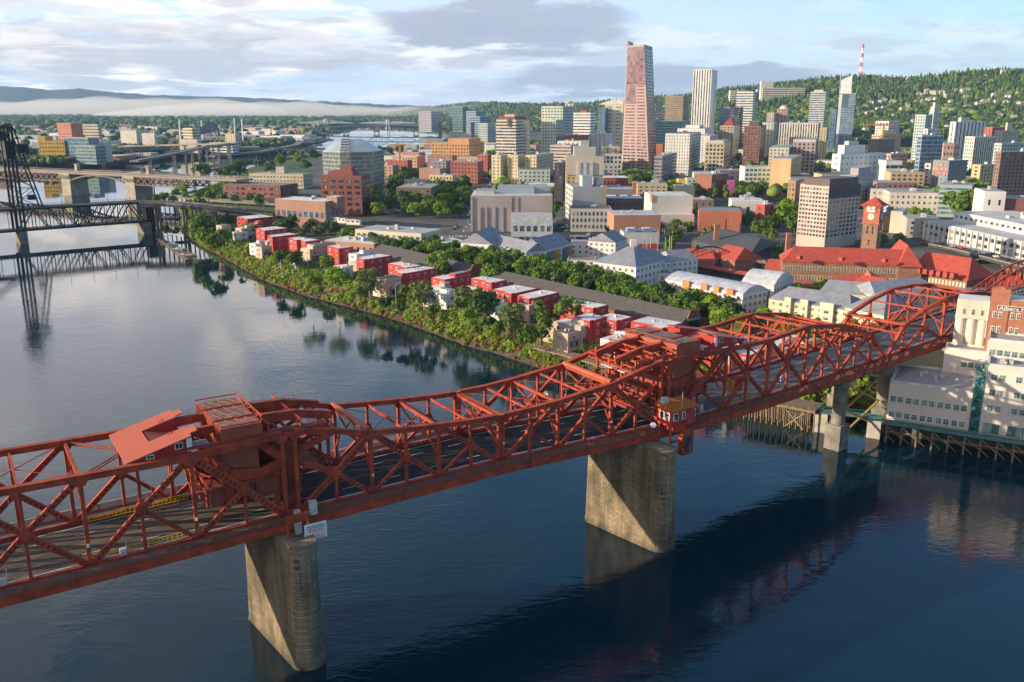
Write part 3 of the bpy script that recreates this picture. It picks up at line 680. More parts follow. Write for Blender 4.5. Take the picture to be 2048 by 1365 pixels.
# ---- piers
def pier(cs, ct0, ct1, hw, skew, ztop=23.6, label=None):
 nd = MB(); a = R(skew); ring = []
 n = 10; half = hw
 for i in range(n + 1):                                        # rounded downstream nose
  f = math.pi * i / n; ring.append((half * math.cos(f), ct0 + half * 0.9 - half * .9 * math.sin(f)))
 ring += [(-half, ct1 - half * .6), (-half * .6, ct1), (half * .6, ct1), (half, ct1 - half * .6)]
 def RR(k, z, grow=0.0):
  out = []
  for x, y in ring:
   g = 1 + grow / half; x2 = x * g; y2 = (y - (ct0 + ct1) / 2) * (1 + grow / 10) + (ct0 + ct1) / 2
   xs = cs + x2 - (y2 - (ct0 + ct1) / 2) * math.tan(a); p = bp(xs, y2, z); out.append(p)
  return out
 lv = [(-3, .45), (0.4, .45), (1.2, .32), (ztop - 2.0, 0.0), (ztop - 1.9, .12), (ztop - .2, .15), (ztop, 0.1)]
 m = len(ring)
 rings = [RR(0, z, g) for z, g in lv]
 vs = [v for r in rings for v in r]; fs = []
 for j in range(len(lv) - 1):
  for i in range(m): fs.append((j * m + i, j * m + (i + 1) % m, (j + 1) * m + (i + 1) % m, (j + 1) * m + i))
 fs.append(tuple(range((len(lv) - 1) * m, len(lv) * m)))
 nd.add(vs, fs)
 return nd
def stone_mat():
 m = bpy.data.materials.new('pier_stone'); m.use_nodes = True; nt = m.node_tree; N = nt.nodes; L = nt.links
 b = N['Principled BSDF']; b.inputs['Roughness'].default_value = 0.9
 geo = N.new('ShaderNodeNewGeometry'); sp = N.new('ShaderNodeSeparateXYZ'); L.new(geo.outputs['Position'], sp.inputs[0])
 def mm(op, a, c):
  n = N.new('ShaderNodeMath'); n.operation = op
  for i, v in enumerate((a, c)):
   if isinstance(v, (int, float)): n.inputs[i].default_value = v
   else: L.new(v, n.inputs[i])
  return n.outputs[0]
 t = mm('ADD', mm('MULTIPLY', sp.outputs[0], BN[0]), mm('MULTIPLY', sp.outputs[1], BN[1])); s = mm('ADD', mm('MULTIPLY', sp.outputs[0], BD[0]), mm('MULTIPLY', sp.outputs[1], BD[1]))
 cb = N.new('ShaderNodeCombineXYZ'); L.new(mm('ADD', t, mm('MULTIPLY', s, 0.8)), cb.inputs[0]); L.new(sp.outputs[2], cb.inputs[1])
 br_ = N.new('ShaderNodeTexBrick'); br_.inputs['Scale'].default_value = 1.0; br_.inputs['Brick Width'].default_value = 1.3; br_.inputs['Row Height'].default_value = 0.62
 br_.inputs['Mortar Size'].default_value = 0.035; br_.inputs['Color1'].default_value = (0.29, 0.245, 0.17, 1); br_.inputs["Color2"].default_value = (0.205, 0.17, 0.115, 1); br_.inputs['Mortar'].default_value = (0.10, 0.085, 0.06, 1)
 L.new(cb.outputs[0], br_.inputs['Vector'])
 n = N.new('ShaderNodeTexNoise'); n.inputs['Scale'].default_value = 0.22; n.inputs['Detail'].default_value = 8; mp = N.new('ShaderNodeMapping'); mp.inputs['Scale'].default_value = (1, 1, .35)
 L.new(geo.outputs['Position'], mp.inputs[0]); L.new(mp.outputs[0], n.inputs['Vector'])
 r = N.new('ShaderNodeValToRGB'); r.color_ramp.elements[0].position = .38; r.color_ramp.elements[0].color = (0.42, 0.40, 0.33, 1); r.color_ramp.elements[1].position = .6; r.color_ramp.elements[1].color = (1.15, 1.05, .95, 1)
 L.new(n.outputs['Fac'], r.inputs[0])
 mx = N.new('ShaderNodeMix'); mx.data_type = 'RGBA'; mx.blend_type = 'MULTIPLY'; mx.inputs[0].default_value = 0.9; L.new(br_.outputs['Color'], mx.inputs[6]); L.new(r.outputs[0], mx.inputs[7]); L.new(mx.outputs[2], b.inputs['Base Color'])
 zr = N.new('ShaderNodeMapRange'); zr.inputs[1].default_value = 0.3; zr.inputs[2].default_value = 2.6; zr.inputs[3].default_value = 0.32; zr.inputs[4].default_value = 1.0; L.new(mm('ADD', sp.outputs[2], mm('MULTIPLY', n.outputs['Fac'], 1.5)), zr.inputs[0])
 st = N.new('ShaderNodeTexNoise'); st.inputs['Scale'].default_value = 1.3; st.inputs['Detail'].default_value = 5; ms = N.new('ShaderNodeMapping'); ms.inputs['Scale'].default_value = (1, 1, .05); L.new(geo.outputs['Position'], ms.inputs[0]); L.new(ms.outputs[0], st.inputs['Vector'])
 sr = N.new('ShaderNodeMapRange'); sr.inputs[1].default_value = .4; sr.inputs[2].default_value = .62; sr.inputs[3].default_value = .75; sr.inputs[4].default_value = 1.05; L.new(st.outputs['Fac'], sr.inputs[0])
 m2 = N.new('ShaderNodeMix'); m2.data_type = 'RGBA'; m2.blend_type = 'MULTIPLY'; m2.inputs[0].default_value = 1; L.new(mx.outputs[2], m2.inputs[6]); L.new(mm('MULTIPLY', zr.outputs[0], sr.outputs[0]), m2.inputs[7]); L.new(m2.outputs[2], b.inputs['Base Color'])
 bm = N.new('ShaderNodeBump'); bm.inputs['Strength'].default_value = .7; bm.inputs['Distance'].default_value = .2; L.new(br_.outputs['Fac'], bm.inputs['Height']); bm.invert = True; L.new(bm.outputs[0], b.inputs['Normal'])
 return m
STONE = stone_mat()
for cs, t0, t1, hw, sk in ((-45.6, -9.6, 13.0, 2.45, 6), (35.2, -10.3, 12.2, 2.55, 10)):
 pier(cs, t0, t1, hw, sk).build('stone_pier', STONE, br)
 b = MB(); c = bp(cs, 9, 0)
 b.box((c[0], c[1], 23.6), (5.5, 24, 0.9), BA); b.build('bearing_cap', RED_D, br)
CONC = mat('old_concrete', (0.25, 0.23, 0.195), 0.9, scale=0.4, col2=(0.13, 0.12, 0.095), det=8)
for s, t in ((107.5, 1.5), (126.5, 1.5), (126.5, 16.5), (178, 1.5), (178, 16.5), (216, 1.5), (216, 16.5), (238, 1.5), (238, 16.5)):
 c = bp(s, t, zd(s)); zc_ = c[2]; b = MB().cyl((c[0], c[1], 7), (c[0], c[1], zc_ - 2.6), 2.1 if s > 120 else 1.9, n=20); b.cyl((c[0], c[1], zc_ - 2.6), (c[0], c[1], zc_ - 1.5), 2.7, n=20); b.box((c[0], c[1], -2), (4.8, 4.8, 9.5), BA2)
 b.build('concrete_column', CONC, br)
b = MB(); YB = mat('brace_ochre', (0.42, 0.29, 0.08), 0.7, scale=1)
sA, sB = 109.8, 124.2
for i in range(3):
 z0, z1 = 4 + i * 7.2, 4 + (i + 1) * 7.2
 z0 += 5; z1 = min(z1 + 5, 27)
 sm = (sA + sB) / 2
 b.beam(B(sA, 1.5, z0), B(sB, 1.5, z1), .5, .5); b.beam(B(sB, 1.5, z0), B(sA, 1.5, z1), .5, .5)
for z in (12.6, 19.8): c = B((sA + sB) / 2, 1.5, z); b.box((c[0], c[1], c[2] - .6), (1.5, .8, 1.2), BA)
b.build('cross_brace', YB, br)
def cabin():
 b = MB(); ctr = B(42.2, -5.2, 0)
 b.box((ctr[0], ctr[1], 27.6), (6.6, 4.4, 3.6), BA)
 for i in range(22): p = B(39.1 + i * .3, -7.46, 0); b.box((p[0], p[1], 27.7), (.12, .06, 1.0), BA)
 b.box((ctr[0], ctr[1], 26.0), (3.2, 3.4, 1.6), BA)
 c = b.build('tender_cabin', mat('cabin_red', (0.48, 0.05, 0.04), 0.65, scale=.6, spec=.2), br)
 b = MB(); pts = [B(38.5, -8.0, 0), B(45.9, -8.0, 0), B(45.9, -2.4, 0), B(38.5, -2.4, 0)]; b.prism([p[:2] for p in pts], 31.2, [31.45, 31.45, 32.3, 32.3])
 b.build('cabin_roof', mat('cabin_roof_orange', (0.42, 0.12, 0.025), 0.7, scale=.5, spec=.15), br)
 for s0, s1 in ((39.4, 40.9), (42.0, 42.9), (43.8, 45.1)):
  b = MB(); p = B((s0 + s1) / 2, -7.46, 0); b.box((p[0], p[1], 29.0), (s1 - s0, .1, 1.7), BA); p = B((s0 + s1) / 2, -7.53, 0); b.box((p[0], p[1], 29.15), ((s1 - s0) - .35, .06, 1.4), BA, 1)
  b.build('cabin_window', [WHT, GL], br)
 b = MB()
 for t0, t1 in ((-6.9, -5.4), (-5.2, -3.7)):
  p = B(38.86, (t0 + t1) / 2, 0); b.box((p[0], p[1], 29.0), (.1, t1 - t0, 1.7), BA); p = B(38.79, (t0 + t1) / 2, 0); b.box((p[0], p[1], 29.15), (.06, t1 - t0 - .35, 1.4), BA, 1)
 b.build('cabin_window', [WHT, GL], br)
 b = MB()
 for s in (39.2, 45.0):
  for t in (-7.0, -3.4): b.beam(B(s, t, 20.5), B(s, t, 27.7), .4, .4)
 b.beam(B(39.2, -7, 24), B(45, -7, 24), .3, .4); b.beam(B(39.2, -7, 21), B(45, -7, 24), .2, .2)
 b.box((B(43.4, -7.3, 0)[0], B(43.4, -7.3, 0)[1], 20.6), (2.6, 1.6, 5.8), BA); b.build('cabin_frame', RED, br)
 b = MB(); p = B(43.4, -8.15, 0); b.box((p[0], p[1], 21.4), (1.7, .1, 3.6), BA); b.build('lift_window', GL, br)
 b = MB().cyl(B(42.5, -6.8, 31.4), B(42.5, -6.8, 35.0), .05, n=6); b.box((*B(40.2, -3.6, 0)[:2], 32.0), (1.5, 1.0, 1.3), BA); b.build('roof_unit', STEELG, br)
 b = MB().cyl(B(36.2, -4.6, 27.9), B(36.0, -5.0, 28.1), .62, n=14); b.beam(B(36.2, -4.5, 28), B(38.9, -4, 27), .1, .1); b.build('antenna_dish', WHT, br)
cabin()
b = MB();
for s in (-46.2, -42.6): b.beam(B(s, -5.6, 20.8), B(s, -5.6, 27.5), .35, .35)
b.beam(B(-46.2, -5.6, 27.5), B(-42.6, -5.6, 27.5), .3, .3); b.box((*B(-44.4, -5.6, 0)[:2], 26.2), (4.0, .25, 1.6), BA); b.build('sign_frame', RED, br)
b = MB(); b.box((*B(-44.0, -4.4, 0)[:2], 21.2), (1.0, 1.0, 6.6), BA); b.box((*B(-41.2, -4.6, 0)[:2], 26.6), (1.2, 1.0, 2.4), BA); b.build('control_box', STEELG, br)
c = B(-41.6, -6.4, 0); b = MB().box((c[0], c[1], 22.7), (4.0, .12, 3.0), BA)
sg = b.build('notice_board', WHT, br)
DB = mat('sign_navy', (0.03, 0.05, 0.18), .6); DR = mat('sign_red', (0.5, 0.03, 0.03), .6)
def text(s, loc, size, rz, m, parent, name='lettering', sx=1.0, thick=0.0, al='CENTER'):
 cu = bpy.data.curves.new(name, 'FONT'); cu.body = s; cu.size = size; cu.align_x = al; cu.extrude = thick
 o = bpy.data.objects.new(name, cu); COL.objects.link(o); cu.materials.append(m)
 cu.resolution_u = 3; me = bpy.data.meshes.new_from_object(o); bpy.data.objects.remove(o); o = bpy.data.objects.new(name, me); COL.objects.link(o)
 if not me.materials: me.materials.append(m)
 o.location = Vector(loc) - Vector(parent['_o']); o.parent = PAR[parent['_n']]; o.rotation_euler = (math.pi / 2, 0, rz); o.scale = (sx, 1, 1)
 return o
for i, (h, m, wd) in enumerate(((.34, DB, 3.0), (.30, DB, 3.3), (.36, DR, 2.7), (.2, DR, 3.5), (.2, DR, 3.4), (.2, DR, 3.5), (.2, DR, 3.3))):
 z = 25.25 - i * .38; b = MB(); x = -wd / 2; rr = random.Random(i)
 while x < wd / 2:                                             # too small to read in the photo: broken word blocks
  w = rr.uniform(.25, .6); p = B(-41.6 + x + w / 2, -6.48, 0); b.box((p[0], p[1], z - h / 2), (min(w, wd / 2 - x + .05), .03, h * .6), BA); x += w + .14
 b.build('sign_line', m, br)
b = MB(); b.box((*B(67.8, 1.6, 0)[:2], 27.2), (2.6, 1.8, 3.6), BA, 0); b.build('gate_cabin', mat('cabin_red', (0, 0, 0)), br)
b = MB(); b.box((*B(66.2, 1.6, 0)[:2], 27.3), (.5, 1.7, 3.2), BA); b.build('cabin_side', mat('gate_ochre', (.5, .22, .04), .6), br)
for s, t in ((-71.5, .3), (-88.5, .2), (56, 1), (83, 1), (-60.5, .4)):
 b = MB(); b.box((*B(s, t, 0)[:2], zd(s)), (.9, .7, 1.6), BA); b.cyl(B(s + .6, t, zd(s)), B(s + .6, t, zd(s) + 3.2), .06, n=6); b.build('signal_box', STEELG, br)
for k, s in enumerate((-76.4, -59.8, -28, 0.4, 28, 62.3, 90.2)):
 b = MB().cyl(B(s, -.45, zd(s) + 3.6), B(s, -.45, zd(s) + 4.1), .22, n=8); b.build('lamp_globe', mat('lamp_cream', (.6, .55, .4), .4), br)
for s in (-86, -84.6, -64, -62.8, 24, 26.5, 30, 32):
 MB().cyl(B(s, 14.5, zd(s) + 4), B(s, 14.5, zt(s) + .2), .045, n=5).build('hanger_cable', STEELG, br)
b = MB()
for s0 in (-142, -95, -50): b.beam(B(s0, TW + .8, zd(s0) + 2.4), B(s0 + 47, TW + .8, zd(s0 + 47) + 2.4), .09, .09)
b.beam(B(-45, TW + .8, zd(-45) + 2.6), B(44, TW + .8, zd(44) + 2.4), .09, .09); b.build('conduit', WHT, br)
# ---- the dark lift bridge upstream
BKS = mat('black_steel', (0.010, 0.011, 0.014), 0.6, scale=0.3, var=.3)
ROADD = mat('dark_road', (0.055, 0.057, 0.062), 0.9, scale=0.05, var=.25, det=8)
def v3(p, z): return (p[0], p[1], z)
def steel_bridge():
 T = gp(48, 488, 0); E = gp(292, 468, 0)
 L = math.dist(T, E); d = ((E[0] - T[0]) / L, (E[1] - T[1]) / L); n = (-d[1], d[0])
 def S(s, t, z): return (T[0] + d[0] * s + n[0] * t, T[1] + d[1] * s + n[1] * t, z)
 o = thing('lift_bridge', 'black steel double deck lift bridge with a tall tower at the left edge', 'bridge', v3(T, 0))
 zt_, zb_ = 25.0, 9.5
 for t in (0, 12):
  b = MB(); nP = 9; pl = L / nP
  b.beam(S(-90, t, zt_), S(L + 4, t, zt_ - 1.2), .9, 1.1); b.beam(S(-90, t, zb_), S(L + 4, t, zb_), .9, 1.4)
  for i in range(nP + 1):
   s = i * pl; b.beam(S(s, t, zb_), S(s, t, zt_), .55, .6, up=(d[0], d[1], 0))
   if i < nP:
    b.beam(S(s + pl / 2, t, zb_), S(s + pl / 2, t, zt_ - .5), .3, .3, up=(d[0], d[1], 0))
    if i < 5: b.beam(S(s, t, zt_), S(s + pl, t, zb_), .75, .75) if i else b.beam(S(s, t, zb_), S(s + pl, t, zt_), .75, .75)
    if i >= 4: b.beam(S(s, t, zb_), S(s + pl, t, zt_), .75, .75) if i < nP - 1 else b.beam(S(s, t, zt_), S(s + pl, t, zb_), .75, .75)
  for i in range(8):
   s = -6 - i * 10; b.beam(S(s, t, zb_), S(s, t, zt_), .4, .4, up=(d[0], d[1], 0))
  b.beam(S(-3, t, zt_ + 1), S(-34, t, zt_ + 18), 1.2, 1.2); b.beam(S(-34, t, zt_ + 18), S(-90, t, zt_ + 19), 1.2, 1.2)
  b.build('truss', BKS, o)
 b = MB(); pts = [S(-90, -2, 0), S(L + 6, -2, 0), S(L + 6, 14, 0), S(-90, 14, 0)]
 b.prism([p[:2] for p in pts], [25.2, 24.2, 24.2, 25.2], [26.1, 25.1, 25.1, 26.1]); b.build('road_deck', ROADD, o)
 b = MB(); b.prism([S(-90, 1, 0)[:2], S(L + 6, 1, 0)[:2], S(L + 6, 11, 0)[:2], S(-90, 11, 0)[:2]], 9.2, 10.4); b.build('rail_deck', BKS, o)
 b = MB()
 for t in (-2, 14):
  b.beam(S(-90, t, 27.3), S(L, t, 26.4), .12, .12); b.beam(S(-90, t, 26.7), S(L, t, 25.9), .12, .12)
  for i in range(60): s = -90 + i * 3.2; b.beam(S(s, t, 26), S(s, t, 27.2), .1, .1)
 b.build('railing', BKS, o)
 zT = 81
 for t in (-1, 13):
  b = MB()
  for s in (-3.2, 2.2): b.beam(S(s, t, 8), S(s - (.6 if s > 0 else 0), t, zT), 1.25, 1.4, up=(d[0], d[1], 0))
  b.beam(S(15.5, t, 25), S(3.4, t, 79), .95, .95)
  zz = [25 + i * 7.0 for i in range(8)]
  for i, z in enumerate(zz):
   f = (z - 25) / 54; sx = 15.5 - 12.1 * f; b.beam(S(2.2, t, z), S(sx, t, z), .35, .35)
   if i < 7:
    f2 = (z + 7 - 25) / 54; sx2 = 15.5 - 12.1 * f2
    b.beam(S(2.2, t, z), S(sx2, t, z + 7), .4, .4) if i % 2 else b.beam(S(sx, t, z), S(2.2, t, z + 7), .4, .4)
   b.beam(S(-3.2, t, z), S(2.2, t, z + 7), .35, .35)
  b.beam(S(-4, t, zT), S(1, t, zT + 3), 1, 1.2); b.beam(S(1, t, zT + 3), S(4.5, t, 78), 1, 1)
  b.beam(S(-5.5, t, zT + .6), S(3, t, zT + .6), .9, 1.6); b.build('tower', BKS, o)
 b = MB()
 for i in range(9): b.beam(S(-3.2, -1, 25 + i * 7), S(-3.2, 13, 25 + i * 7), .4, .4); b.beam(S(2.2, -1, 25 + i * 7), S(2.2, 13, 32 + i * 7 if i < 8 else 81), .35, .35)
 b.cyl(S(-4.5, -2, 76), S(-4.5, 14, 76), 3.2, n=18); b.build('tower_bracing', BKS, o)
 b = MB(); c = S(-1, 6, 0); b.box((c[0], c[1], 60), (4.6, 12, 12), math.atan2(d[1], d[0])); b.build('counterweight', BKS, o)
 c = S(8.5, 6, 0); MB().box((c[0], c[1], 64), (6.5, 7, 6), math.atan2(d[1], d[0])).build('machine_house', BKS, o)
 c = S(10, 6, 0); MB().box((c[0], c[1], 30.5), (5, 4, 3.5), math.atan2(d[1], d[0])).build('control_house', BKS, o)
 for s, w, z in ((0, 5.2, 9.0), (L + 1, 6, 9)):
  c = S(s, 6, 0); MB().box((c[0], c[1], -2), (w, 18, z + 2), math.atan2(d[1], d[0])).build('stone_pier', CONC, o)
 b = MB()
 for i in range(14):
  s = L + 6 + i * 3.5
  for t in (0, 12): b.beam(S(s, t, -1 + min(9, i)), S(s, t, 24.4), .5, .5)
 b.prism([S(L + 4, -1, 0)[:2], S(L + 60, -1, 0)[:2], S(L + 60, 12, 0)[:2], S(L + 4, 12, 0)[:2]], 9.6, 10.4)
 b.prism([S(L + 2, 2, 0)[:2], S(L + 11, 2, 0)[:2], S(L + 11, 10, 0)[:2], S(L + 2, 10, 0)[:2]], -1, 20)
 b.build('approach_trestle', BKS, o)
 for i in range(9):
  s = -20 + i * 16; MB().cyl(S(s, -1.5, 26), S(s, -1.5, 34), .14, n=5).build('lamp_post', BKS, o)
steel_bridge()
def strip(pts, w, name, m, label=None, cat=None, thick=1.2, posts=0, kind=None, rail=True, group=None, z0=LZ):
 """pts = world (x,y,z) centre line"""
 o = thing(name, label, cat, pts[0], group) if cat else None
 L_ = []; R_ = []
 for i, p in enumerate(pts):
  a = pts[max(0, i - 1)]; c = pts[min(len(pts) - 1, i + 1)]; l = math.hypot(c[0] - a[0], c[1] - a[1]) or 1
  nx, ny = -(c[1] - a[1]) / l * w / 2, (c[0] - a[0]) / l * w / 2
  L_.append((p[0] + nx, p[1] + ny, p[2])); R_.append((p[0] - nx, p[1] - ny, p[2]))
 b = MB()
 for i in range(len(pts) - 1):
  q = [R_[i], R_[i + 1], L_[i + 1], L_[i]]; lo = [(x, y, z - thick) for x, y, z in q]
  b.add(q + lo, [(0, 1, 2, 3), (7, 6, 5, 4), (0, 4, 5, 1), (2, 6, 7, 3), (1, 5, 6, 2), (3, 7, 4, 0)])
 d = b.build('road_deck' if o else name, m, o, kind=kind)
 if rail and o:
  b = MB()
  for S_ in (L_, R_):
   for i in range(len(pts) - 1): b.beam((S_[i][0], S_[i][1], S_[i][2] + .45), (S_[i + 1][0], S_[i + 1][1], S_[i + 1][2] + .45), .3, .9)
  b.build('parapet', CONC, o)
 if posts and o:
  acc = 0
  for a, c in zip(pts, pts[1:]):
   l = math.dist(a[:2], c[:2]); k = max(1, int(l / posts))
   for j in range(k):
    f = (j + .5) / k; p = [lerp(a[q], c[q], f) for q in range(3)]
    if p[2] - thick > z0 + 1: zb0 = z0 - 9 if z0 > 3 else -1; MB().cyl((p[0], p[1] - w * .25, zb0), (p[0], p[1] - w * .25, p[2] - thick), 1.0, n=8).cyl((p[0], p[1] + w * .25, zb0), (p[0], p[1] + w * .25, p[2] - thick), 1.0, n=8).box((p[0], p[1], p[2] - thick - 1.2), (1.8, w * .8, 1.2), math.atan2(c[1] - a[1], c[0] - a[0])).build('support', CONC, o)
 return o
def G(px, py, z): x, y = gp(px, py, z); return (x, y, z)
strip([G(285, 405, 25), G(340, 406, 24.6), (G(395, 411, 23.5)), G(460, 419, 21), G(540, 428, 18), G(630, 440, 15), G(716, 449, 13), G(790, 456, 11)], 14, 'viaduct', ROADD,
 'dark elevated ramp sloping from the lift bridge into the city', 'viaduct', thick=2.2, posts=28)
strip([G(330, 392, 12), G(450, 402, 12), G(560, 408, 12), G(640, 412, 11)], 9, 'viaduct', mat('pale_road', (.2, .2, .19), .9), 'pale low ramp behind the dark elevated ramp', 'viaduct', thick=1.2, posts=24)
# ---- stone pier bridge further up
def burnside():
 A = gp(134, 392, 0); Bq = gp(262, 400, 0); L = math.dist(A, Bq); d = ((Bq[0] - A[0]) / L, (Bq[1] - A[1]) / L); n = (-d[1], d[0]); ang = math.atan2(d[1], d[0])
 A = (A[0] + n[0] * 12, A[1] + n[1] * 12)
 def S(s, t, z): return (A[0] + d[0] * s + n[0] * t, A[1] + d[1] * s + n[1] * t, z)
 o = thing('stone_bridge', 'low bridge with two pale stone piers and an arched steel middle span', 'bridge', v3(A, 0))
 ST = mat('pale_stone', (.36, .32, .24), .9, scale=.2, var=.2); BR = mat('brown_steel', (.16, .11, .09), .7, scale=.1, var=.25); zdk = 26
 def zk(s): return zdk if 0 <= s <= L else zdk - max(0, abs(s - L / 2) - L / 2) * .01
 b = MB()
 for s0, s1 in ((-260, -9), (-9, L + 9), (L + 9, L + 150)):
  b.prism([S(s0, -12, 0)[:2], S(s1, -12, 0)[:2], S(s1, 12, 0)[:2], S(s0, 12, 0)[:2]], zdk - 1.5, zdk)
 b.build('road_deck', mat('pinkish_deck', (.33, .26, .22), .9), o)
 for s in (0, L):
  b = MB(); c = S(s, 0, 0); b.box((c[0], c[1], -2), (17, 26, 3.4), ang); b.box((c[0], c[1], 1.2), (14, 23, zdk - 3.5), ang); b.box((c[0], c[1], zdk - 4.8), (17, 26, 3.4), ang)
  for i in range(8): p = S(s - 7 + i * 2, -13.2, 0); b.box((p[0], p[1], zdk - 6.5), (.9, 1, 3), ang)
  for i in range(12): p = S(s + 8.8, -12 + i * 2.2, 0); b.box((p[0], p[1], zdk - 6.5), (1, .9, 3), ang)
  b.build('stone_pier', ST, o)
  b = MB(); p = S(s + (6 if s else -6), 10, 0); b.box((p[0], p[1], zdk), (4, 4, 7), ang); b.box((p[0], p[1], zdk + 7), (5, 5, .6), ang); b.build('tower', ST, o)
 for t in (-11, 11):
  b = MB(); k = 14
  for i in range(k):
   f0, f1 = i / k, (i + 1) / k; z0, z1 = [zdk - 2.2 - 6.5 * (2 * f - 1) ** 2 for f in (f0, f1)]; s0, s1 = [8 + (L - 16) * f for f in (f0, f1)]
   b.beam(S(s0, t, z0), S(s1, t, z1), 1.2, 1.5); b.beam(S(s0, t, z0), S(s0, t, zdk - 1.5), .8, .8)
  b.beam(S(8, t, zdk - 1.6), S(L - 8, t, zdk - 1.6), .8, 1); b.build('arch_rib', BR, o)
  for s0, s1 in ((-240, -8), (L + 8, L + 92)):
   b = MB(); k = int(abs(s1 - s0) / 9); b.beam(S(s0, t, zdk - 2), S(s1, t, zdk - 2), 1, 1.2); b.beam(S(s0, t, zdk - 10), S(s1, t, zdk - 10), 1, 1.2)
   for i in range(k):
    a, c = lerp(s0, s1, i / k), lerp(s0, s1, (i + 1) / k); m_ = (a + c) / 2
    b.beam(S(a, t, zdk - 2), S(c, t, zdk - 10), 1, 1); b.beam(S(a, t, zdk - 10), S(c, t, zdk - 2), 1, 1); b.beam(S(a, t, zdk - 2), S(a, t, zdk - 10), .8, .8)
   b.build('side_truss', BR, o)
 for t in (-12, 12):
  b = MB(); b.beam(S(-260, t, zdk + 1.2), S(L + 150, t, zdk + 1.2), .25, .3)
  for i in range(110): s = -260 + i * 4.4; b.beam(S(s, t, zdk), S(s, t, zdk + 1.2), .3, .3)
  b.build('railing', ST, o)
 c = S(-170, 0, 0); MB().box((c[0], c[1], -2), (6, 22, 18), ang).build('support', ST, o)
burnside()
# ---- small bridges and ramps far upstream
def Z2(px, py, D): return (xat(px, D, zat(py, D)), D, zat(py, D))
FARR = mat('far_road', (.25, .235, .21), .9)
strip([Z2(380, 300, 1900), Z2(500, 297, 1950), Z2(720, 298, 2000), Z2(860, 300, 2040)], 22, 'river_bridge', FARR, 'low grey road bridge passing behind the faceted glass office', 'bridge', thick=2.5, posts=70, z0=0)
b_ = MB();
for i in range(7):
 a, c = Z2(552 + i * 9, 299, 1945), Z2(561 + i * 9, 310, 1945); e = Z2(570 + i * 9, 299, 1945)
 if i % 2 == 0: b_.beam(a, c, 1, 1); b_.beam(c, e, 1, 1)
b_.beam(Z2(552, 310, 1945), Z2(612, 310, 1945), 1, 1)
tag(b_.build('bridge_truss', STEELG), 'short pale steel truss under the low grey road bridge', 'bridge truss')
def hawthorne():
 o = thing('truss_bridge', 'green arched truss bridge with two dark lift towers far up the river', 'bridge', Z2(800, 284, 2750)); GRN = mat('green_grey_steel', (.12, .15, .15), .7)
 a, c = Z2(700, 284, 2800), Z2(960, 284, 2700); b = MB(); b.beam(a, c, 14, 2.5); b.build('road_deck', BKS, o)
 for i in range(4):
  b = MB(); u0, u1 = 735 + i * 50, 783 + i * 50
  for k in range(8):
   f0, f1 = k / 8, (k + 1) / 8; y0, y1 = [282 - 9 * math.sin(math.pi * f) for f in (f0, f1)]
   b.beam(Z2(lerp(u0, u1, f0), y0, 2740), Z2(lerp(u0, u1, f1), y1, 2740), 1.3, 1.3); b.beam(Z2(lerp(u0, u1, f0), y0, 2740), Z2(lerp(u0, u1, f0), 283, 2740), .7, .7)
   b.beam(Z2(lerp(u0, u1, f0), y0, 2740), Z2(lerp(u0, u1, f1), 283, 2740), .6, .6)
  b.build('truss_span', GRN, o)
  p = Z2(u0, 284, 2740); MB().box((p[0], p[1], -2), (7, 16, p[2])).build('stone_pier', CONC, o)
 for u in (881, 946):
  p = Z2(u, 300, 2500); b = MB().box((p[0], p[1], 0), (9, 9, zat(245, 2500))); b.build('lift_tower', mat('dark_rust', (.07, .05, .05), .7), o)
hawthorne()
def marquam():
 o = thing('double_deck_bridge', 'long double deck motorway bridge on pale portal piers across the far river', 'bridge', Z2(800, 255, 3500)); D = 3500
 MQ = mat('motorway_steel', (.13, .14, .15), .8)
 for dy, nm in ((0, 'upper_deck'), (9, 'lower_deck')):
  b = MB(); P = [Z2(u, y + dy, D) for u, y in ((600, 262), (640, 255), (700, 252), (800, 251), (900, 252), (1000, 255))]
  for q, r in zip(P, P[1:]): b.beam(q, r, 16, 3.2)
  b.build(nm, MQ, o)
 b = MB()
 for i in range(60):
  u = 645 + i * 5.5; b.beam(Z2(u, 252, D - 8), Z2(u + 5.5, 261, D - 8) if i % 2 else Z2(u + 5.5, 252, D - 8), 1, 1)
 b.build('side_truss', MQ, o)
 for u in (660, 692, 753, 832, 905, 950):
  p = Z2(u, 264, D); b = MB(); b.box((p[0] - 8, p[1], -2), (5, 8, p[2] + 2)); b.box((p[0] + 8, p[1], -2), (5, 8, p[2] + 2)); b.box((p[0], p[1], p[2]), (22, 8.4, 5)); b.box((p[0], p[1], 6), (15, 7, 6)); b.build('portal_pier', mat('cream_concrete', (.62, .55, .42), .9), o)
marquam()
for u, y0 in ((654, 238), (777, 240)):
 p = Z2(u, 290, 4300); o = thing('cable_bridge_pylon', 'pair of slender white pylons %s' % ('left of the river bend' if u < 700 else 'standing in the middle of the far river'), 'bridge pylon', (p[0], p[1], 0))
 for dx in (-7, 7): MB().beam((p[0] + dx, p[1], 0), (p[0] + dx * .6, p[1], zat(y0, 4300)), 4.5, 5).build('mast', WHT, o)
 b = MB()
 for i in range(6): b.beam((p[0], p[1], zat(y0 + 2 + i, 4300)), (p[0] - 120 + i * 16, p[1], 28), .8, .8); b.beam((p[0], p[1], zat(y0 + 2 + i, 4300)), (p[0] + 120 - i * 16, p[1], 28), .8, .8)
 b.beam((p[0] - 130, p[1], 26), (p[0] + 130, p[1], 26), 6, 2); b.build('cables', WHT, o)
strip([Z2(660, 262, 3300), Z2(618, 264, 2900), Z2(612, 276, 2450), Z2(590, 290, 2100), Z2(520, 303, 1850), Z2(420, 312, 1600)], 18, 'viaduct', FARR, 'curved motorway viaduct sweeping along the east bank', 'viaduct', thick=2.5, posts=55)
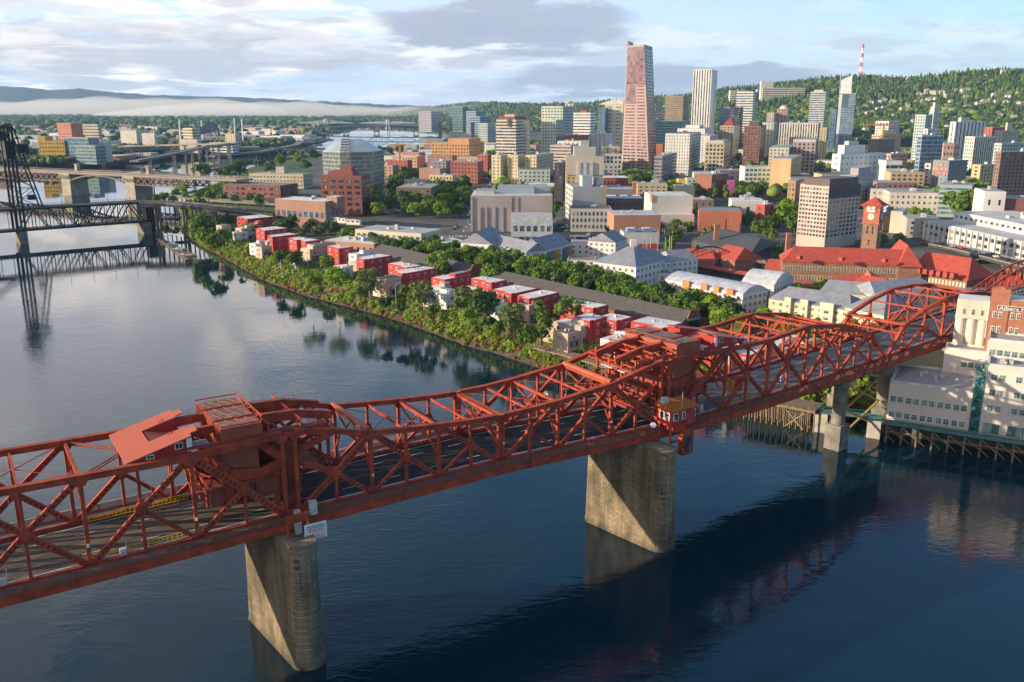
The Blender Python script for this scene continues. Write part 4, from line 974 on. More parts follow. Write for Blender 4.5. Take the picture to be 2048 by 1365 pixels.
strip([Z2(640, 266, 3200), Z2(600, 272, 2750), Z2(575, 288, 2250), Z2(540, 296, 2000)], 12, 'viaduct', FARR, 'narrow inner ramp beside the curved motorway viaduct', 'viaduct', thick=2, posts=55)
strip([Z2(268, 322, 1250), Z2(330, 310, 1330), Z2(400, 296, 1450), Z2(470, 287, 1600), Z2(330, 290, 1750), Z2(240, 293, 1800)], 14, 'viaduct', FARR, 'looping ramp above the dark wooded east bank', 'viaduct', thick=1.8, posts=45)
strip([Z2(-60, 322, 1420), Z2(120, 318, 1450), Z2(230, 300, 1600), Z2(330, 296, 1700)], 20, 'viaduct', FARR, 'wide motorway along the east bank behind the stone pier bridge', 'viaduct', thick=1.8, posts=60)
# ---- buildings
ROOFG = (0.30, 0.30, 0.30); ROOFW = (0.62, 0.62, 0.60); ROOFD = (0.12, 0.12, 0.125)
GLS = {'d': GL, 'b': GLB, 'g': GLG}
GPAL = (0.55, 0.56, 0.55)
WCACHE = {}
rbl = random.Random(11)
def edge_frame(p, q):
 L = math.dist(p, q); return L, ((q[0] - p[0]) / L, (q[1] - p[1]) / L)
def outward(p, q, cen):                                        # unit normal of edge pq away from the centre
 L, d = edge_frame(p, q); n = (d[1], -d[0]); m = ((p[0] + q[0]) / 2 - cen[0], (p[1] + q[1]) / 2 - cen[1])
 return n if n[0] * m[0] + n[1] * m[1] > 0 else (-n[0], -n[1])
def win_mesh(w, h, gm, fm, frame):
 k = (round(w, 1), round(h, 1), gm.name, fm.name if fm else '', frame)
 if k in WCACHE: return WCACHE[k]
 b = MB(); t = 0.08
 if frame:
  fw = .12; b.box((0, 0, 0), (w + .1, .12, h + .1)); b.box((0, -.09, fw), (w - 2 * fw, .06, h - 2 * fw), 0, 1)
  b.box((0, -.14, fw), (.09, .05, h - 2 * fw)); b.box((0, -.14, h * .55), (w - 2 * fw, .05, .09)) if h > 1.2 else None
 else: b.box((0, 0, 0), (w, .12, h), 0, 1)
 o = b.build('window', [fm or gm, gm]); me = o.data; bpy.data.objects.remove(o); WCACHE[k] = me; return me
class Bd:
 """one building: walls from corner points, window openings on chosen faces"""
 def __init__(s, name, label, pts, z0, z1, wall, roof=ROOFG, cat='building', group=None, parapet=0.5, wname='wall', rough=.85):
  s.cen = (sum(p[0] for p in pts) / len(pts), sum(p[1] for p in pts) / len(pts)); s.D = s.cen[1]
  s.o = thing(name, label, cat, (s.cen[0], s.cen[1], z0), group); s.z0, s.z1 = z0, z1; s.pts = pts; s.nw = 0; s.rest = MB(); s.restm = None
  s.wm = C(wall, rough=rough, scale=.06, var=.1) if isinstance(wall, tuple) else wall
  MB().prism(pts, z0 - .5, z1).build(wname, s.wm, s.o)
  if roof: s.roof(pts, z1, roof, parapet)
  s.z = z1
 def roof(s, pts, z, col, inset=.5):
  c = (sum(p[0] for p in pts) / len(pts), sum(p[1] for p in pts) / len(pts)); out = []
  for p in pts:
   L = math.dist(p, c) or 1; k = max(.5, 1 - inset * 1.4 / L); out.append((c[0] + (p[0] - c[0]) * k, c[1] + (p[1] - c[1]) * k))
  MB().prism(out, z + .01, z + .06).build('roof', mat('roof_%02x%02x%02x' % tuple(int(v * 255) for v in col), col, .9, scale=.12, var=.16, det=8), s.o)
 def block(s, pts, z0, z1, wall=None, roof=ROOFG, name='upper_block'):
  m = s.wm if wall is None else (C(wall, rough=.85, scale=.06, var=.1) if isinstance(wall, tuple) else wall)
  MB().prism(pts, z0, z1).build(name, m, s.o)
  if roof: s.roof(pts, z1, roof, .4)
 def facade(s, p, q, style, z0=None, z1=None, nx=None, nz=None, fh=3.6, pitch=3.6, wf=.55, hf=.5, glass='d', frame=None, m0=1.0, m1=1.2, sill=0.0, rib=None, cap=100, solo=None):
  z0 = s.z0 + m0 if z0 is None else z0; z1 = s.z1 - m1 if z1 is None else z1
  L, d = edge_frame(p, q); n = outward(p, q, s.cen); gm = GLS[glass]; ang = math.atan2(-n[0], n[1]) + math.pi
  if L < 1.5 or z1 - z0 < 1.5: return
  nz = nz or max(1, round((z1 - z0) / fh)); nx = nx or max(1, round((L - .6) / pitch)); H = (z1 - z0) / nz; W = (L - .6) / nx
  solo = (s.D < 760) if solo is None else solo
  e = .05
  def at(f, off): return (p[0] + d[0] * f + n[0] * off, p[1] + d[1] * f + n[1] * off)
  if style == 'grid':
   w, h = W * wf, H * hf; me = win_mesh(w, h, gm, C(frame, rough=.6) if frame else None, bool(frame) and s.D < 620)
   for j in range(nz):
    for i in range(nx):
     f = .3 + W * (i + .5); z = z0 + H * (j + .5) - h / 2 + sill; c = at(f, e)
     if solo and s.nw < cap:
      link('window', me, s.o, (c[0], c[1], z), ang); s.nw += 1
     else:
      a, b_ = at(f - w / 2, e + .02), at(f + w / 2, e + .02); s.rest.quad((*a, z), (*b_, z), (*b_, z + h), (*a, z + h)); s.restm = gm
  elif style == 'bands':
   h = H * hf
   for j in range(nz):
    z = z0 + H * (j + .5) - h / 2; a, b_ = at(.15, .06), at(L - .15, .06); a2, b2 = at(.15, -.1), at(L - .15, -.1)
    MB().prism([a, b_, b2, a2], z, z + h).build('window_band', gm, s.o)
   if rib:
    k = MB()
    for i in range(nx + 1): c = at(.3 + W * i, .12); k.box((c[0], c[1], z0), (.35, .35, z1 - z0), math.atan2(d[1], d[0]))
    k.build('facade_ribs', C(rib), s.o)
  elif style == 'fins':
   w = W * wf
   for i in range(nx):
    f = .3 + W * (i + .5); a, b_, a2, b2 = at(f - w / 2, .06), at(f + w / 2, .06), at(f - w / 2, -.1), at(f + w / 2, -.1)
    MB().prism([a, b_, b2, a2], z0, z1).build('window_strip', gm, s.o)
   k = MB()
   for j in range(1, nz):
    a, b_ = at(.3, .09), at(L - .3, .09); k.quad((*a, z0 + H * j - .45), (*b_, z0 + H * j - .45), (*b_, z0 + H * j + .45), (*a, z0 + H * j + .45))
   if rib: k.build('floor_spandrels', C(rib), s.o)
  elif style == 'curtain':
   a, b_, a2, b2 = at(.1, .05), at(L - .1, .05), at(.1, -.1), at(L - .1, -.1); MB().prism([a, b_, b2, a2], z0, z1).build('glass_wall', gm, s.o)
   k = MB(); rc = C(rib or (.3, .33, .35))
   for i in range(nx + 1): c = at(.3 + W * i, .1); k.box((c[0], c[1], z0), (.22, .2, z1 - z0), math.atan2(d[1], d[0]))
   for j in range(nz + 1):
    a, b_ = at(.1, .1), at(L - .1, .1); z = z0 + H * j; k.quad((*a, z - .3), (*b_, z - .3), (*b_, z + .3), (*a, z + .3))
   k.build('mullions', rc, s.o)
 def units(s, pts=None, z=None, n=3, seed=0, size=3.0, col=(.45, .45, .44), hmax=2.6):
  pts = pts or s.pts; z = s.z1 if z is None else z; r = random.Random(seed + int(s.cen[0] * 3))
  for i in range(n):
   w = [r.random() ** .8 for _ in pts]; t = sum(w); c = (sum(p[0] * k for p, k in zip(pts, w)) / t, sum(p[1] * k for p, k in zip(pts, w)) / t)
   c = (lerp(s.cen[0], c[0], .75), lerp(s.cen[1], c[1], .75)); sx, sy, h = r.uniform(.5, 1) * size, r.uniform(.5, 1) * size, r.uniform(.35, 1) * hmax
   b = MB().box((c[0], c[1], z + .07), (sx, sy, h), math.atan2(pts[1][1] - pts[0][1], pts[1][0] - pts[0][0]))
   if h > 1.5 and size > 2.5: b.cyl((c[0], c[1], z + h), (c[0], c[1], z + h + .35), min(sx, sy) * .3, n=8)
   b.build('roof_unit', C(col), s.o)
 def done(s):
  if s.rest.v: s.rest.build('window', s.restm, s.o, kind='stuff')
  s.rest = MB(); return s
def foot(xl, xm, xr, zt, D, g, mn=7.0, mx=90.0):
 """corner, left end and right end on the ground from three columns of the roof line"""
 N = (xat(xm, D, zt), D); a = R(g); dR = (math.sin(a), math.cos(a)); dL = (-math.cos(a), math.sin(a))
 def t_for(px, d):
  k = (px - 1024) / FPX; den = d[0] - k * CP * d[1]
  if abs(den) < 1e-6: return mx
  t = (k * (D * CP - (zt - CAM_H) * SP) - N[0]) / den
  return t
 tl = t_for(xl, dL) if xl is not None and xl < xm - 1 else None; tr = t_for(xr, dR) if xr is not None and xr > xm + 1 else None
 if tl is None or tl <= 0: tl = None
 if tr is None or tr <= 0: tr = None
 other = tl or tr or 20
 tl = min(mx, max(mn, tl)) if tl else min(40, other); tr = min(mx, max(mn, tr)) if tr else min(40, other)
 Lp = (N[0] + dL[0] * tl, N[1] + dL[1] * tl); Rp = (N[0] + dR[0] * tr, N[1] + dR[1] * tr); Bk = (Lp[0] + dR[0] * tr, Lp[1] + dR[1] * tr)
 return N, Lp, Rp, Bk
def frac(F, a0, a1, b0, b1):                                    # sub-rectangle: a along left edge, b along right edge
 N, Lp, Rp, Bk = F
 def q(a, b): return (N[0] + (Lp[0] - N[0]) * a + (Rp[0] - N[0]) * b, N[1] + (Lp[1] - N[1]) * a + (Rp[1] - N[1]) * b)
 return [q(a0, b0), q(a1, b0), q(a1, b1), q(a0, b1)]
def bld(label, xl, xm, xr, yt, D, wall, style='grid', g=20, name='office_building', roof=ROOFG, z0=10, style2=None, pent=None, units=2, group=None, zt=None, fkw=None, f2=None, right=True, left=True, mx=90, cat='building', parapet=.5):
 if zt is None: zt = zat(yt, D)
 else: D = gp(xm, yt, zt)[1]
 if zt < z0 + 4: zt = z0 + 4
 F = foot(xl, xm, xr, zt, D, g, mx=mx); N, Lp, Rp, Bk = F
 s = Bd(name, label, [N, Rp, Bk, Lp], z0, zt, wall, roof, cat, group, parapet); s.F = F
 kw = dict(fkw or {}); kw2 = dict(kw); kw2.update(f2 or {})
 if style and left: s.facade(Lp, N, style, **kw)
 if (style2 or style) and right and (style2 or style) != 'none': s.facade(N, Rp, style2 or style, **kw2)
 if pent:
  a0, a1, b0, b1, h, col = pent; s.block(frac(F, a0, a1, b0, b1), zt, zt + h, col, name='penthouse')
 if units and D < 1500: s.units(n=units, size=4 if D > 700 else 2.6)
 return s.done()
CR = (.56, .48, .36); WH = (.66, .65, .61); TN = (.48, .36, .23); BRK = (.30, .105, .065); BRN = (.20, .10, .07); GY = (.30, .30, .31); DK = (.07, .07, .08); BG = (.50, .45, .40); PK = (.45, .28, .25); LG = (.44, .45, .44)
fl = dict(pitch=4.4, fh=3.9)
# ---- the centre, from left to right
bld('tall pale slab of flats left of the round glass tower, far behind', 837, 862, 889, 223, 3300, (.48, .46, .46), 'grid', units=0, z0=12, fkw=dict(pitch=9, fh=7), name='apartment_tower')
bld('round topped blue green glass tower far behind the orange brick office', 897, 925, 936, 214, 3300, (.4, .46, .48), 'curtain', units=0, z0=12, fkw=dict(pitch=9, fh=9, glass='g'), name='glass_tower')
bld('cream roofed slab right of the round topped glass tower', 932, 952, 975, 223, 3100, (.42, .42, .42), 'bands', units=0, z0=12, fkw=dict(fh=7, glass='b'))
bld('wide low blue glass block in front of the cream roofed slab', 938, 960, 990, 234, 2900, (.28, .36, .42), 'bands', units=0, z0=12, fkw=dict(fh=7, glass='b'))
bld('small pale green apartment tower between glass blocks and the banded hotel', 957, 975, 988, 247, 2100, (.46, .50, .45), 'grid', units=0, z0=12, fkw=dict(pitch=6, fh=5, glass='g'), name='apartment_tower')
s = bld('banded cream hotel tower with red trimmed curved crown', 992, 1032, 1060, 240, 1250, (.58, .52, .44), 'bands', units=0, z0=11, fkw=dict(fh=4.1, hf=.48), name='hotel_tower')
s.block(frac(s.F, .12, .95, .1, .9), s.z1, s.z1 + 4, (.26, .09, .07), roof=None, name='red_attic'); s.block(frac(s.F, .22, .72, .2, .8), s.z1 + 4, s.z1 + 7, (.5, .42, .33), name='crown')
F = s.F; q = frac(F, 0.9, 1.0, 0, .5); s.block(frac(F, .28, .42, -.03, .02), s.z1 - 9, s.z1 + 3, (.12, .1, .09), roof=None, name='crown_arch')
s = bld('tall stepped pale green office tower with square windows', 1083, 1126, 1147, 213, 1330, (.50, .52, .44), 'grid', units=0, z0=12, fkw=dict(pitch=4.6, fh=4.2, wf=.6, glass='g'), f2=dict(glass='g'))
bld('lower pale green wing in front of the stepped office tower', 1083, 1112, 1130, 240, 1300, (.52, .54, .46), 'grid', units=1, z0=12, fkw=dict(pitch=4.6, fh=4.2, wf=.6, glass='g'))
bld('cream ribbed tower peeping above the white banded office', 1130, 1146, 1154, 208, 1700, (.60, .52, .38), 'fins', units=0, z0=14, fkw=dict(pitch=6, wf=.4))
bld('white office block with thin yellowish window bands', 1146, 1181, 1192, 226, 1420, (.70, .69, .66), 'bands', units=0, z0=12, fkw=dict(fh=4.4, hf=.36), pent=(.3, .7, .3, .7, 3, (.5, .1, .07)))
s = bld('pale courthouse slab with a curved overhanging roof', 1210, 1247, 1262, 210, 1600, (.54, .49, .39), 'grid', units=0, z0=14, fkw=dict(pitch=14, fh=6, wf=.55, hf=.22), name='courthouse', roof=None)
b = MB(); N_, L_, R_, K_ = s.F
for i in range(8):
 f0, f1 = -.32 + 1.32 * i / 8, -.32 + 1.32 * (i + 1) / 8; h0, h1 = [8 * math.sin(math.pi * (f + .32) / 2.1) for f in (f0, f1)]
 P = [frac(s.F, 1 - f0, 1 - f1, 0, 1)[k] for k in range(4)]; b.prism(P, s.z1 + .2, [s.z1 + 1 + h0, s.z1 + 1 + h1, s.z1 + 1 + h1, s.z1 + 1 + h0])
b.build('curved_roof', C((.55, .52, .45)), s.o)
bld('dark blue glass slab at the left of the curved roof courthouse', 1197, 1211, 1216, 216, 1590, (.1, .13, .18), 'curtain', units=0, z0=14, fkw=dict(pitch=5, fh=4.5, glass='b', rib=(.18, .2, .24)))
for k, (a, b_, c, w) in enumerate(((983, 1001, 1015, 'left'), (1016, 1036, 1049, 'middle'), (1051, 1073, 1107, 'right'))):
 bld('cream hotel wing with rows of small windows, %s of three' % w, a, b_, c, 311, 1010, (.60, .50, .33), 'grid', units=1, fkw=dict(pitch=4.2, fh=3.6, wf=.35, hf=.42), name='hotel_wing', group='three cream hotel wings')
s = bld('tan and cream residential tower with bay windows and a stepped top', 1133, 1141, 1208, 313, 800, (.55, .39, .20), 'grid', g=2, units=0, fkw=dict(pitch=4, fh=3.3, wf=.4), f2=dict(), name='apartment_tower', mx=60) if False else None
def face_bld(label, xl, xr, yt, D, wall, style='grid', name='office_building', depth=25, g=2.0, z0=10, roof=ROOFG, fkw=None, side=None, units=2, group=None, zt=None, pent=None, side_style=None, yb=None, cat='building', colband=None, solo=None):
 """building seen square on: front face from column xl to xr; side 'l' or 'r' shows a narrow flank"""
 if zt is None: zt = zat(yt, D)
 else: D = gp((xl + xr) / 2, yt, zt)[1]
 zt = max(zt, z0 + 4)
 a = R(g); dx = (math.cos(a), -math.sin(a)); dy = (math.sin(a), math.cos(a)); A = (xat(xl, D, zt), D); k = (xr - 1024) / FPX
 w = (k * (D * CP - (zt - CAM_H) * SP) - A[0]) / (dx[0] - k * CP * dx[1]); w = max(4, w)
 Bp = (A[0] + dx[0] * w, A[1] + dx[1] * w); Cp = (Bp[0] + dy[0] * depth, Bp[1] + dy[1] * depth); Dp = (A[0] + dy[0] * depth, A[1] + dy[1] * depth)
 s = Bd(name, label, [A, Bp, Cp, Dp], z0, zt, wall, roof, cat, group); s.F = (Bp, A, Cp, Dp); kw = dict(fkw or {})
 if style: s.facade(A, Bp, style, **kw)
 if side_style != 'none':
  if side == 'l': s.facade(Dp, A, side_style or style or 'grid', **kw)
  elif side == 'r': s.facade(Bp, Cp, side_style or style or 'grid', **kw)
 if pent: a0, a1, b0, b1, h, col = pent; s.block(frac(s.F, a0, a1, b0, b1), zt, zt + h, col, name='penthouse')
 if units and D < 1500: s.units(n=units, size=4 if D > 700 else 2.6)
 return s.done()
s = face_bld('tan and cream residential tower with bay windows and a stepped top', 1133, 1208, 313, 800, (.56, .40, .20), 'grid', 'apartment_tower', 30, fkw=dict(pitch=4, fh=3.3, wf=.36, hf=.45, frame=(.6, .58, .5)), units=0, side='l')
s.block(frac(s.F, .0, 1.0, -.02, .5), s.z1 - 16, s.z1 + .1, (.55, .48, .38), name='cream_top'); s.block(frac(s.F, .22, .8, .1, .7), s.z1, s.z1 + 8, (.5, .45, .38)); s.block(frac(s.F, .4, .62, .2, .6), s.z1 + 8, s.z1 + 13, (.45, .44, .42))
for i in range(3):
 for j in range(4):
  pass
for i in range(4): s.facade(s.F[1], s.F[0], 'grid', z0=s.z1 - 15 , z1=s.z1 - 1, nx=9, nz=4, wf=.35, hf=.45, cap=200) if i == 0 else None
s.done()
b = MB()
for f in (.33, .5, .66):
 p = frac(s.F, f - .04, f + .04, -.06, 0); MB().prism(p, 12, s.z1 - 5).build('bay_column', C((.5, .52, .52)), s.o)
bld('dark brown narrow block beside the tan residential tower', 1109, 1126, 1133, 326, 860, (.09, .075, .085), 'grid', fkw=dict(pitch=4, wf=.4), g=10)
face_bld('white gridded office with dark tall windows left of the pink skyscraper', 1204, 1244, 309, 1130, (.64, .62, .58), 'grid', fkw=dict(pitch=4.6, fh=5.5, wf=.62, hf=.62), units=1)
face_bld('plain cream block behind the white gridded office', 1207, 1240, 294, 1230, (.60, .50, .36), 'grid', fkw=dict(pitch=9, wf=.2), units=1)
bld('white boxy block with few windows beyond the cream block', 1177, 1214, 1226, 268, 1380, (.62, .61, .58), 'grid', fkw=dict(pitch=7, wf=.25, hf=.35), units=3)
bld('red brick block with a pale entrance bay below the white banded office', 1127, 1165, 1177, 271, 1290, (.36, .10, .06), 'grid', fkw=dict(pitch=12, fh=12, wf=.4, hf=.7), units=2)
bld('wide pinkish beige parking block with thin dark bands', 1100, 1142, 1157, 291, 1120, (.50, .40, .34), 'bands', fkw=dict(fh=4, hf=.35), units=2)
bld('low white flat roofed block in front of the stepped green tower', 1115, 1160, 1175, 283, 1200, (.64, .61, .55), 'grid', fkw=dict(pitch=6, wf=.3), units=4)
bld('teal glass office with long white bands behind the pink skyscraper', 1311, 1360, 1376, 243, 1650, (.18, .30, .32), 'bands', z0=14, units=0, fkw=dict(fh=5, hf=.5, glass='g'))
bld('black glass block left of the gold grid tower', 1311, 1325, 1332, 218, 1900, (.05, .055, .08), 'bands', z0=14, units=0, fkw=dict(fh=5))
bld('square gold and brown gridded office tower on the skyline', 1331, 1367, 1379, 192, 1800, (.36, .27, .17), 'grid', z0=16, units=0, fkw=dict(pitch=3.6, fh=4.2, wf=.5, hf=.6))
s = bld('tall white tower with dark vertical stripes, highest after the pink one', 1387, 1424, 1435, 139, 1990, (.74, .71, .66), 'fins', z0=16, units=0, fkw=dict(pitch=5.6, fh=4.4, wf=.42), f2=dict(wf=.15), name='skyscraper')
bld('long white hospital like block stepping down behind the checkered building', 1355, 1410, 1437, 258, 1420, (.68, .66, .61), 'grid', z0=14, units=4, fkw=dict(pitch=6, wf=.25, hf=.3), pent=(.3, .8, .3, .8, 5, (.66, .64, .6)))
bld('lower white stepped annex beside the checkered building', 1375, 1420, 1440, 272, 1330, (.66, .63, .57), 'grid', z0=14, units=3, fkw=dict(pitch=6, wf=.25, hf=.3))
bld('white office with a checker of slit windows and a grey right flank', 1331, 1380, 1407, 268, 1120, (.62, .61, .57), 'grid', units=3, fkw=dict(pitch=3.4, fh=3.8, wf=.28, hf=.6), f2=dict(pitch=6, wf=.8, hf=.4))
bld('small rust brown block behind the garage at the foot of the pink tower', 1310, 1326, 1330, 289, 1220, (.36, .14, .07), None, units=0)
bld('mauve grey parking garage at the right foot of the pink skyscraper', 1309, 1325, 1359, 313, 1010, (.25, .22, .25), 'bands', units=2, fkw=dict(fh=4, hf=.3))
bld('old cream brick office with arched top windows and heavy cornice', 1411, 1449, 1462, 286, 1100, (.46, .38, .24), 'grid', units=3, fkw=dict(pitch=4.6, fh=4.6, wf=.62, hf=.6), pent=(.1, .9, .1, .9, 2, (.55, .5, .4)))
bld('slate grey glass office behind the old cream brick one', 1440, 1460, 1467, 214, 1850, (.18, .21, .24), 'bands', z0=16, units=0, fkw=dict(fh=4.6, glass='b'))
bld('black windowless looking office left of the white banded tower', 1466, 1480, 1487, 215, 1800, (.04, .04, .045), 'bands', z0=16, units=0, fkw=dict(fh=4.6))
s = bld('white banded office tower on the skyline right of the striped one', 1474, 1507, 1513, 184, 1950, (.68, .67, .66), 'bands', z0=18, units=0, fkw=dict(fh=5.2, hf=.45))
s = bld('cream block under a red pyramid roof in the middle of the centre', 1440, 1468, 1482, 252, 1500, (.45, .37, .26), 'grid', z0=16, units=0, fkw=dict(pitch=5))
zz = s.z1; c = s.cen; b = MB(); ps = frac(s.F, .1, .9, .1, .9); b.add([(*p, zz) for p in ps] + [(*c, zz + 13)], [(0, 1, 4), (1, 2, 4), (2, 3, 4), (3, 0, 4)]); b.build('red_roof', C((.42, .07, .05)), s.o)
s = bld('dark red brick tower with a pale cornice', 1489, 1522, 1536, 253, 1330, (.22, .10, .075), 'grid', z0=14, units=0, fkw=dict(pitch=4.2, fh=3.9, wf=.45, hf=.5), pent=(.2, .8, .2, .8, 6, (.12, .08, .07)))
s = bld('pink and white office tower crowned by a round pale dome', 1554, 1575, 1586, 218, 1850, (.42, .27, .22), 'grid', z0=16, units=0, fkw=dict(pitch=6, fh=4.6, wf=.6, hf=.45), roof=None)
b = MB(); rr_ = math.dist(s.F[0], s.F[1]) * .42
for j in range(5):
 a0, a1 = j * math.pi / 10, (j + 1) * math.pi / 10; b.cyl((*s.cen, s.z1 + rr_ * .8 * math.sin(a0)), (*s.cen, s.z1 + rr_ * .8 * math.sin(a1)), rr_ * math.cos(a0), max(.1, rr_ * math.cos(a1)), n=18, cap=False)
b.build('dome', C((.6, .5, .36)), s.o)
bld('small cream block left of the domed tower', 1534, 1548, 1556, 226, 1800, (.55, .49, .4), 'grid', z0=16, units=0, fkw=dict(pitch=5))
bld('broad office with close white vertical fins', 1559, 1637, 1643, 247, 1420, (.64, .60, .50), 'fins', z0=14, units=2, fkw=dict(pitch=3.8, wf=.5), f2=dict(wf=.05))
bld('low pale office roof seen behind the broad white finned office', 1498, 1548, 1562, 246, 1560, (.50, .47, .40), 'grid', z0=14, units=3, fkw=dict(pitch=5, wf=.4))
s = bld('light grey banded office tower with chamfered top right of the dome', 1621, 1652, 1662, 184, 1800, (.52, .53, .54), 'bands', z0=16, units=0, fkw=dict(fh=4.3, hf=.45), pent=(.2, .8, .2, .8, 4, (.6, .5, .35)))
bld('narrow teal glass block beside the tall glass skyscraper', 1661, 1674, 1680, 219, 1760, (.16, .26, .3), 'curtain', z0=16, units=0, fkw=dict(pitch=4.5, fh=4.2, glass='b', rib=(.2, .28, .32)))
bld('narrow cream block with pale green gable roof below the teal glass block', 1641, 1654, 1662, 256, 1380, (.5, .42, .27), 'grid', z0=14, units=0, fkw=dict(pitch=5, wf=.3))
bld('green copper roofed cream hotel behind the blank sunlit wall', 1539, 1578, 1587, 296, 1080, (.52, .49, .38), 'grid', units=0, fkw=dict(pitch=4, fh=3.6, wf=.4), roof=(.22, .32, .26))
bld('old brown and white office with ornate tall window bays', 1586, 1632, 1640, 284, 1120, (.36, .27, .24), 'grid', units=3, fkw=dict(pitch=4.8, fh=4.4, wf=.5, hf=.62), pent=(0, 1, 0, 1, 2.2, (.55, .5, .45)))
bld('cream block with a large blank sunlit wall', 1542, 1583, 1605, 318, 930, (.60, .42, .22), None, style2='grid', g=24, units=1, f2=dict(pitch=6, wf=.22, hf=.35))
face_bld('white gridded loft building left of the blank sunlit wall', 1490, 1542, 334, 960, (.60, .61, .60), 'grid', fkw=dict(pitch=4.4, fh=4.4, wf=.72, hf=.6, glass='g'), units=1)
bld('brown brick block with a tan painted right half', 1393, 1424, 1457, 350, 900, (.24, .11, .075), None, style2='grid', g=45, units=2, f2=dict(pitch=4.5, wf=.35, hf=.4))
face_bld('mauve grey brick warehouse behind the brown brick block', 1440, 1491, 341, 1010, (.17, .14, .18), 'grid', fkw=dict(pitch=5, wf=.4, hf=.4), units=1)
face_bld('small magenta painted building beside the tan half wall', 1456, 1470, 362, 900, (.5, .1, .28), None, units=0, depth=14)
face_bld('small pale green building behind the brown brick block', 1374, 1394, 357, 960, (.45, .52, .38), 'grid', fkw=dict(pitch=5, wf=.3), units=0, depth=14)
face_bld('small yellow fronted building left of the pale green one', 1357, 1376, 359, 965, (.6, .42, .08), None, units=0, depth=14)
# ---- towards the right
s = bld('white hospital block with rows of small square windows', 1665, 1682, 1773, 309, 960, (.70, .69, .66), 'grid', g=62, units=4, fkw=dict(pitch=8, fh=5.5, wf=.3, hf=.32), f2=dict(pitch=6.5, fh=5.5, wf=.26, hf=.3))
s.block(frac(s.F, .2, .95, .1, .55), s.z1, s.z1 + 9, (.68, .67, .63)); s.block(frac(s.F, .3, .8, .2, .42), s.z1 + 9, s.z1 + 13, (.5, .48, .46))
face_bld('white annex with one dark window strip right of the white hospital block', 1773, 1805, 322, 950, (.66, .65, .62), 'bands', fkw=dict(fh=9, hf=.35), units=1)
bld('pinkish tan office behind the white annex', 1764, 1782, 1816, 308, 1090, (.46, .30, .23), 'grid', g=60, units=2, fkw=dict(pitch=4.4, fh=4, wf=.45))
bld('tan stepped brick building with pale green roof on the slope', 1744, 1762, 1803, 270, 1350, (.48, .34, .22), 'grid', g=60, z0=20, units=0, fkw=dict(pitch=5), pent=(.2, .8, .2, .8, 6, (.55, .45, .3)))
bld('white and orange apartment blocks under an orange crane', 1752, 1778, 1800, 243, 1500, (.6, .58, .56), 'grid', g=50, z0=24, units=0, fkw=dict(pitch=5, fh=4), f2=dict())
bld('grey roofed brick hall left of the tan stepped building', 1737, 1755, 1790, 279, 1250, (.26, .2, .17), 'grid', g=60, z0=20, units=1, fkw=dict(pitch=5))
s = bld('slim cream stepped apartment tower rising against the green slope', 1859, 1868, 1879, 224, 1350, (.58, .56, .5), 'grid', g=50, z0=22, units=0, fkw=dict(pitch=5, fh=4, wf=.5)); s.block(frac(s.F, .1, .9, .1, .9), s.z1, s.z1 + 7, (.58, .56, .5)); s.block(frac(s.F, .28, .72, .28, .72), s.z1 + 7, s.z1 + 13, (.58, .56, .5))
bld('pale green glass apartment block left of the slim cream tower', 1831, 1852, 1866, 230, 1320, (.42, .47, .45), 'grid', g=60, z0=22, units=0, fkw=dict(pitch=4.6, fh=4.2, wf=.6, hf=.55, glass='g'))
bld('white topped glass block in front of the slim cream tower', 1849, 1856, 1880, 258, 1220, (.52, .54, .54), 'grid', g=70, z0=18, units=0, fkw=dict(pitch=6, wf=.5, glass='b'))
bld('blue glass office with white vertical frames', 1841, 1844, 1888, 271, 1080, (.5, .52, .54), 'curtain', g=75, z0=14, units=1, fkw=dict(pitch=7, fh=5, glass='b', rib=(.6, .62, .64)))
face_bld('pink terracotta block with arched windows beside the blue glass office', 1888, 1921, 287, 1100, (.50, .32, .27), 'grid', z0=14, g=8, fkw=dict(pitch=4, fh=8, wf=.4, hf=.5), units=1)
bld('white towered hotel block with blank end walls and striped middle', 1901, 1912, 1971, 244, 1400, (.66, .65, .62), 'fins', g=70, z0=18, units=0, fkw=dict(pitch=9, wf=.2), f2=dict(pitch=7, wf=.3), pent=(.2, .7, .2, .5, 6, (.6, .55, .45)))
bld('white ribbed office with a cream gridded left flank', 1931, 1950, 1993, 274, 1150, (.64, .60, .52), 'grid', g=70, z0=14, style2='fins', units=1, fkw=dict(pitch=4, fh=4.4, wf=.5), f2=dict(pitch=3.6, wf=.42))
bld('old red brick block among trees under the hillside', 1968, 1985, 2014, 255, 1500, (.38, .12, .09), 'grid', g=60, z0=22, units=0, fkw=dict(pitch=6, wf=.3))
bld('cream church like block with small tower near the right edge', 1990, 2005, 2040, 262, 1420, (.46, .42, .36), 'grid', g=60, z0=22, units=0, fkw=dict(pitch=6, wf=.3), pent=(.6, .85, .5, .8, 12, (.5, .42, .33)))
bld('grey green glass apartment block behind the brown one at the right edge', 1989, 2004, 2070, 287, 1020, (.36, .42, .38), 'grid', g=70, z0=12, units=2, fkw=dict(pitch=4, fh=3.6, wf=.5, hf=.5, glass='g'))
bld('large brown apartment block with many balconies at the right edge', 1999, 2003, 2100, 304, 820, (.24, .16, .13), 'grid', g=80, units=2, fkw=dict(pitch=4, fh=3.3, wf=.45, hf=.5), mx=60)
s = bld('grey block painted with a patchwork mural of coloured panels', 1867, 1899, 1936, 322, 880, (.21, .225, .25), 'grid', g=60, units=3, fkw=dict(pitch=4, fh=3.6, wf=.3, hf=.4), f2=dict(pitch=40, wf=.02))
N_, L_ = s.F[0], s.F[1]
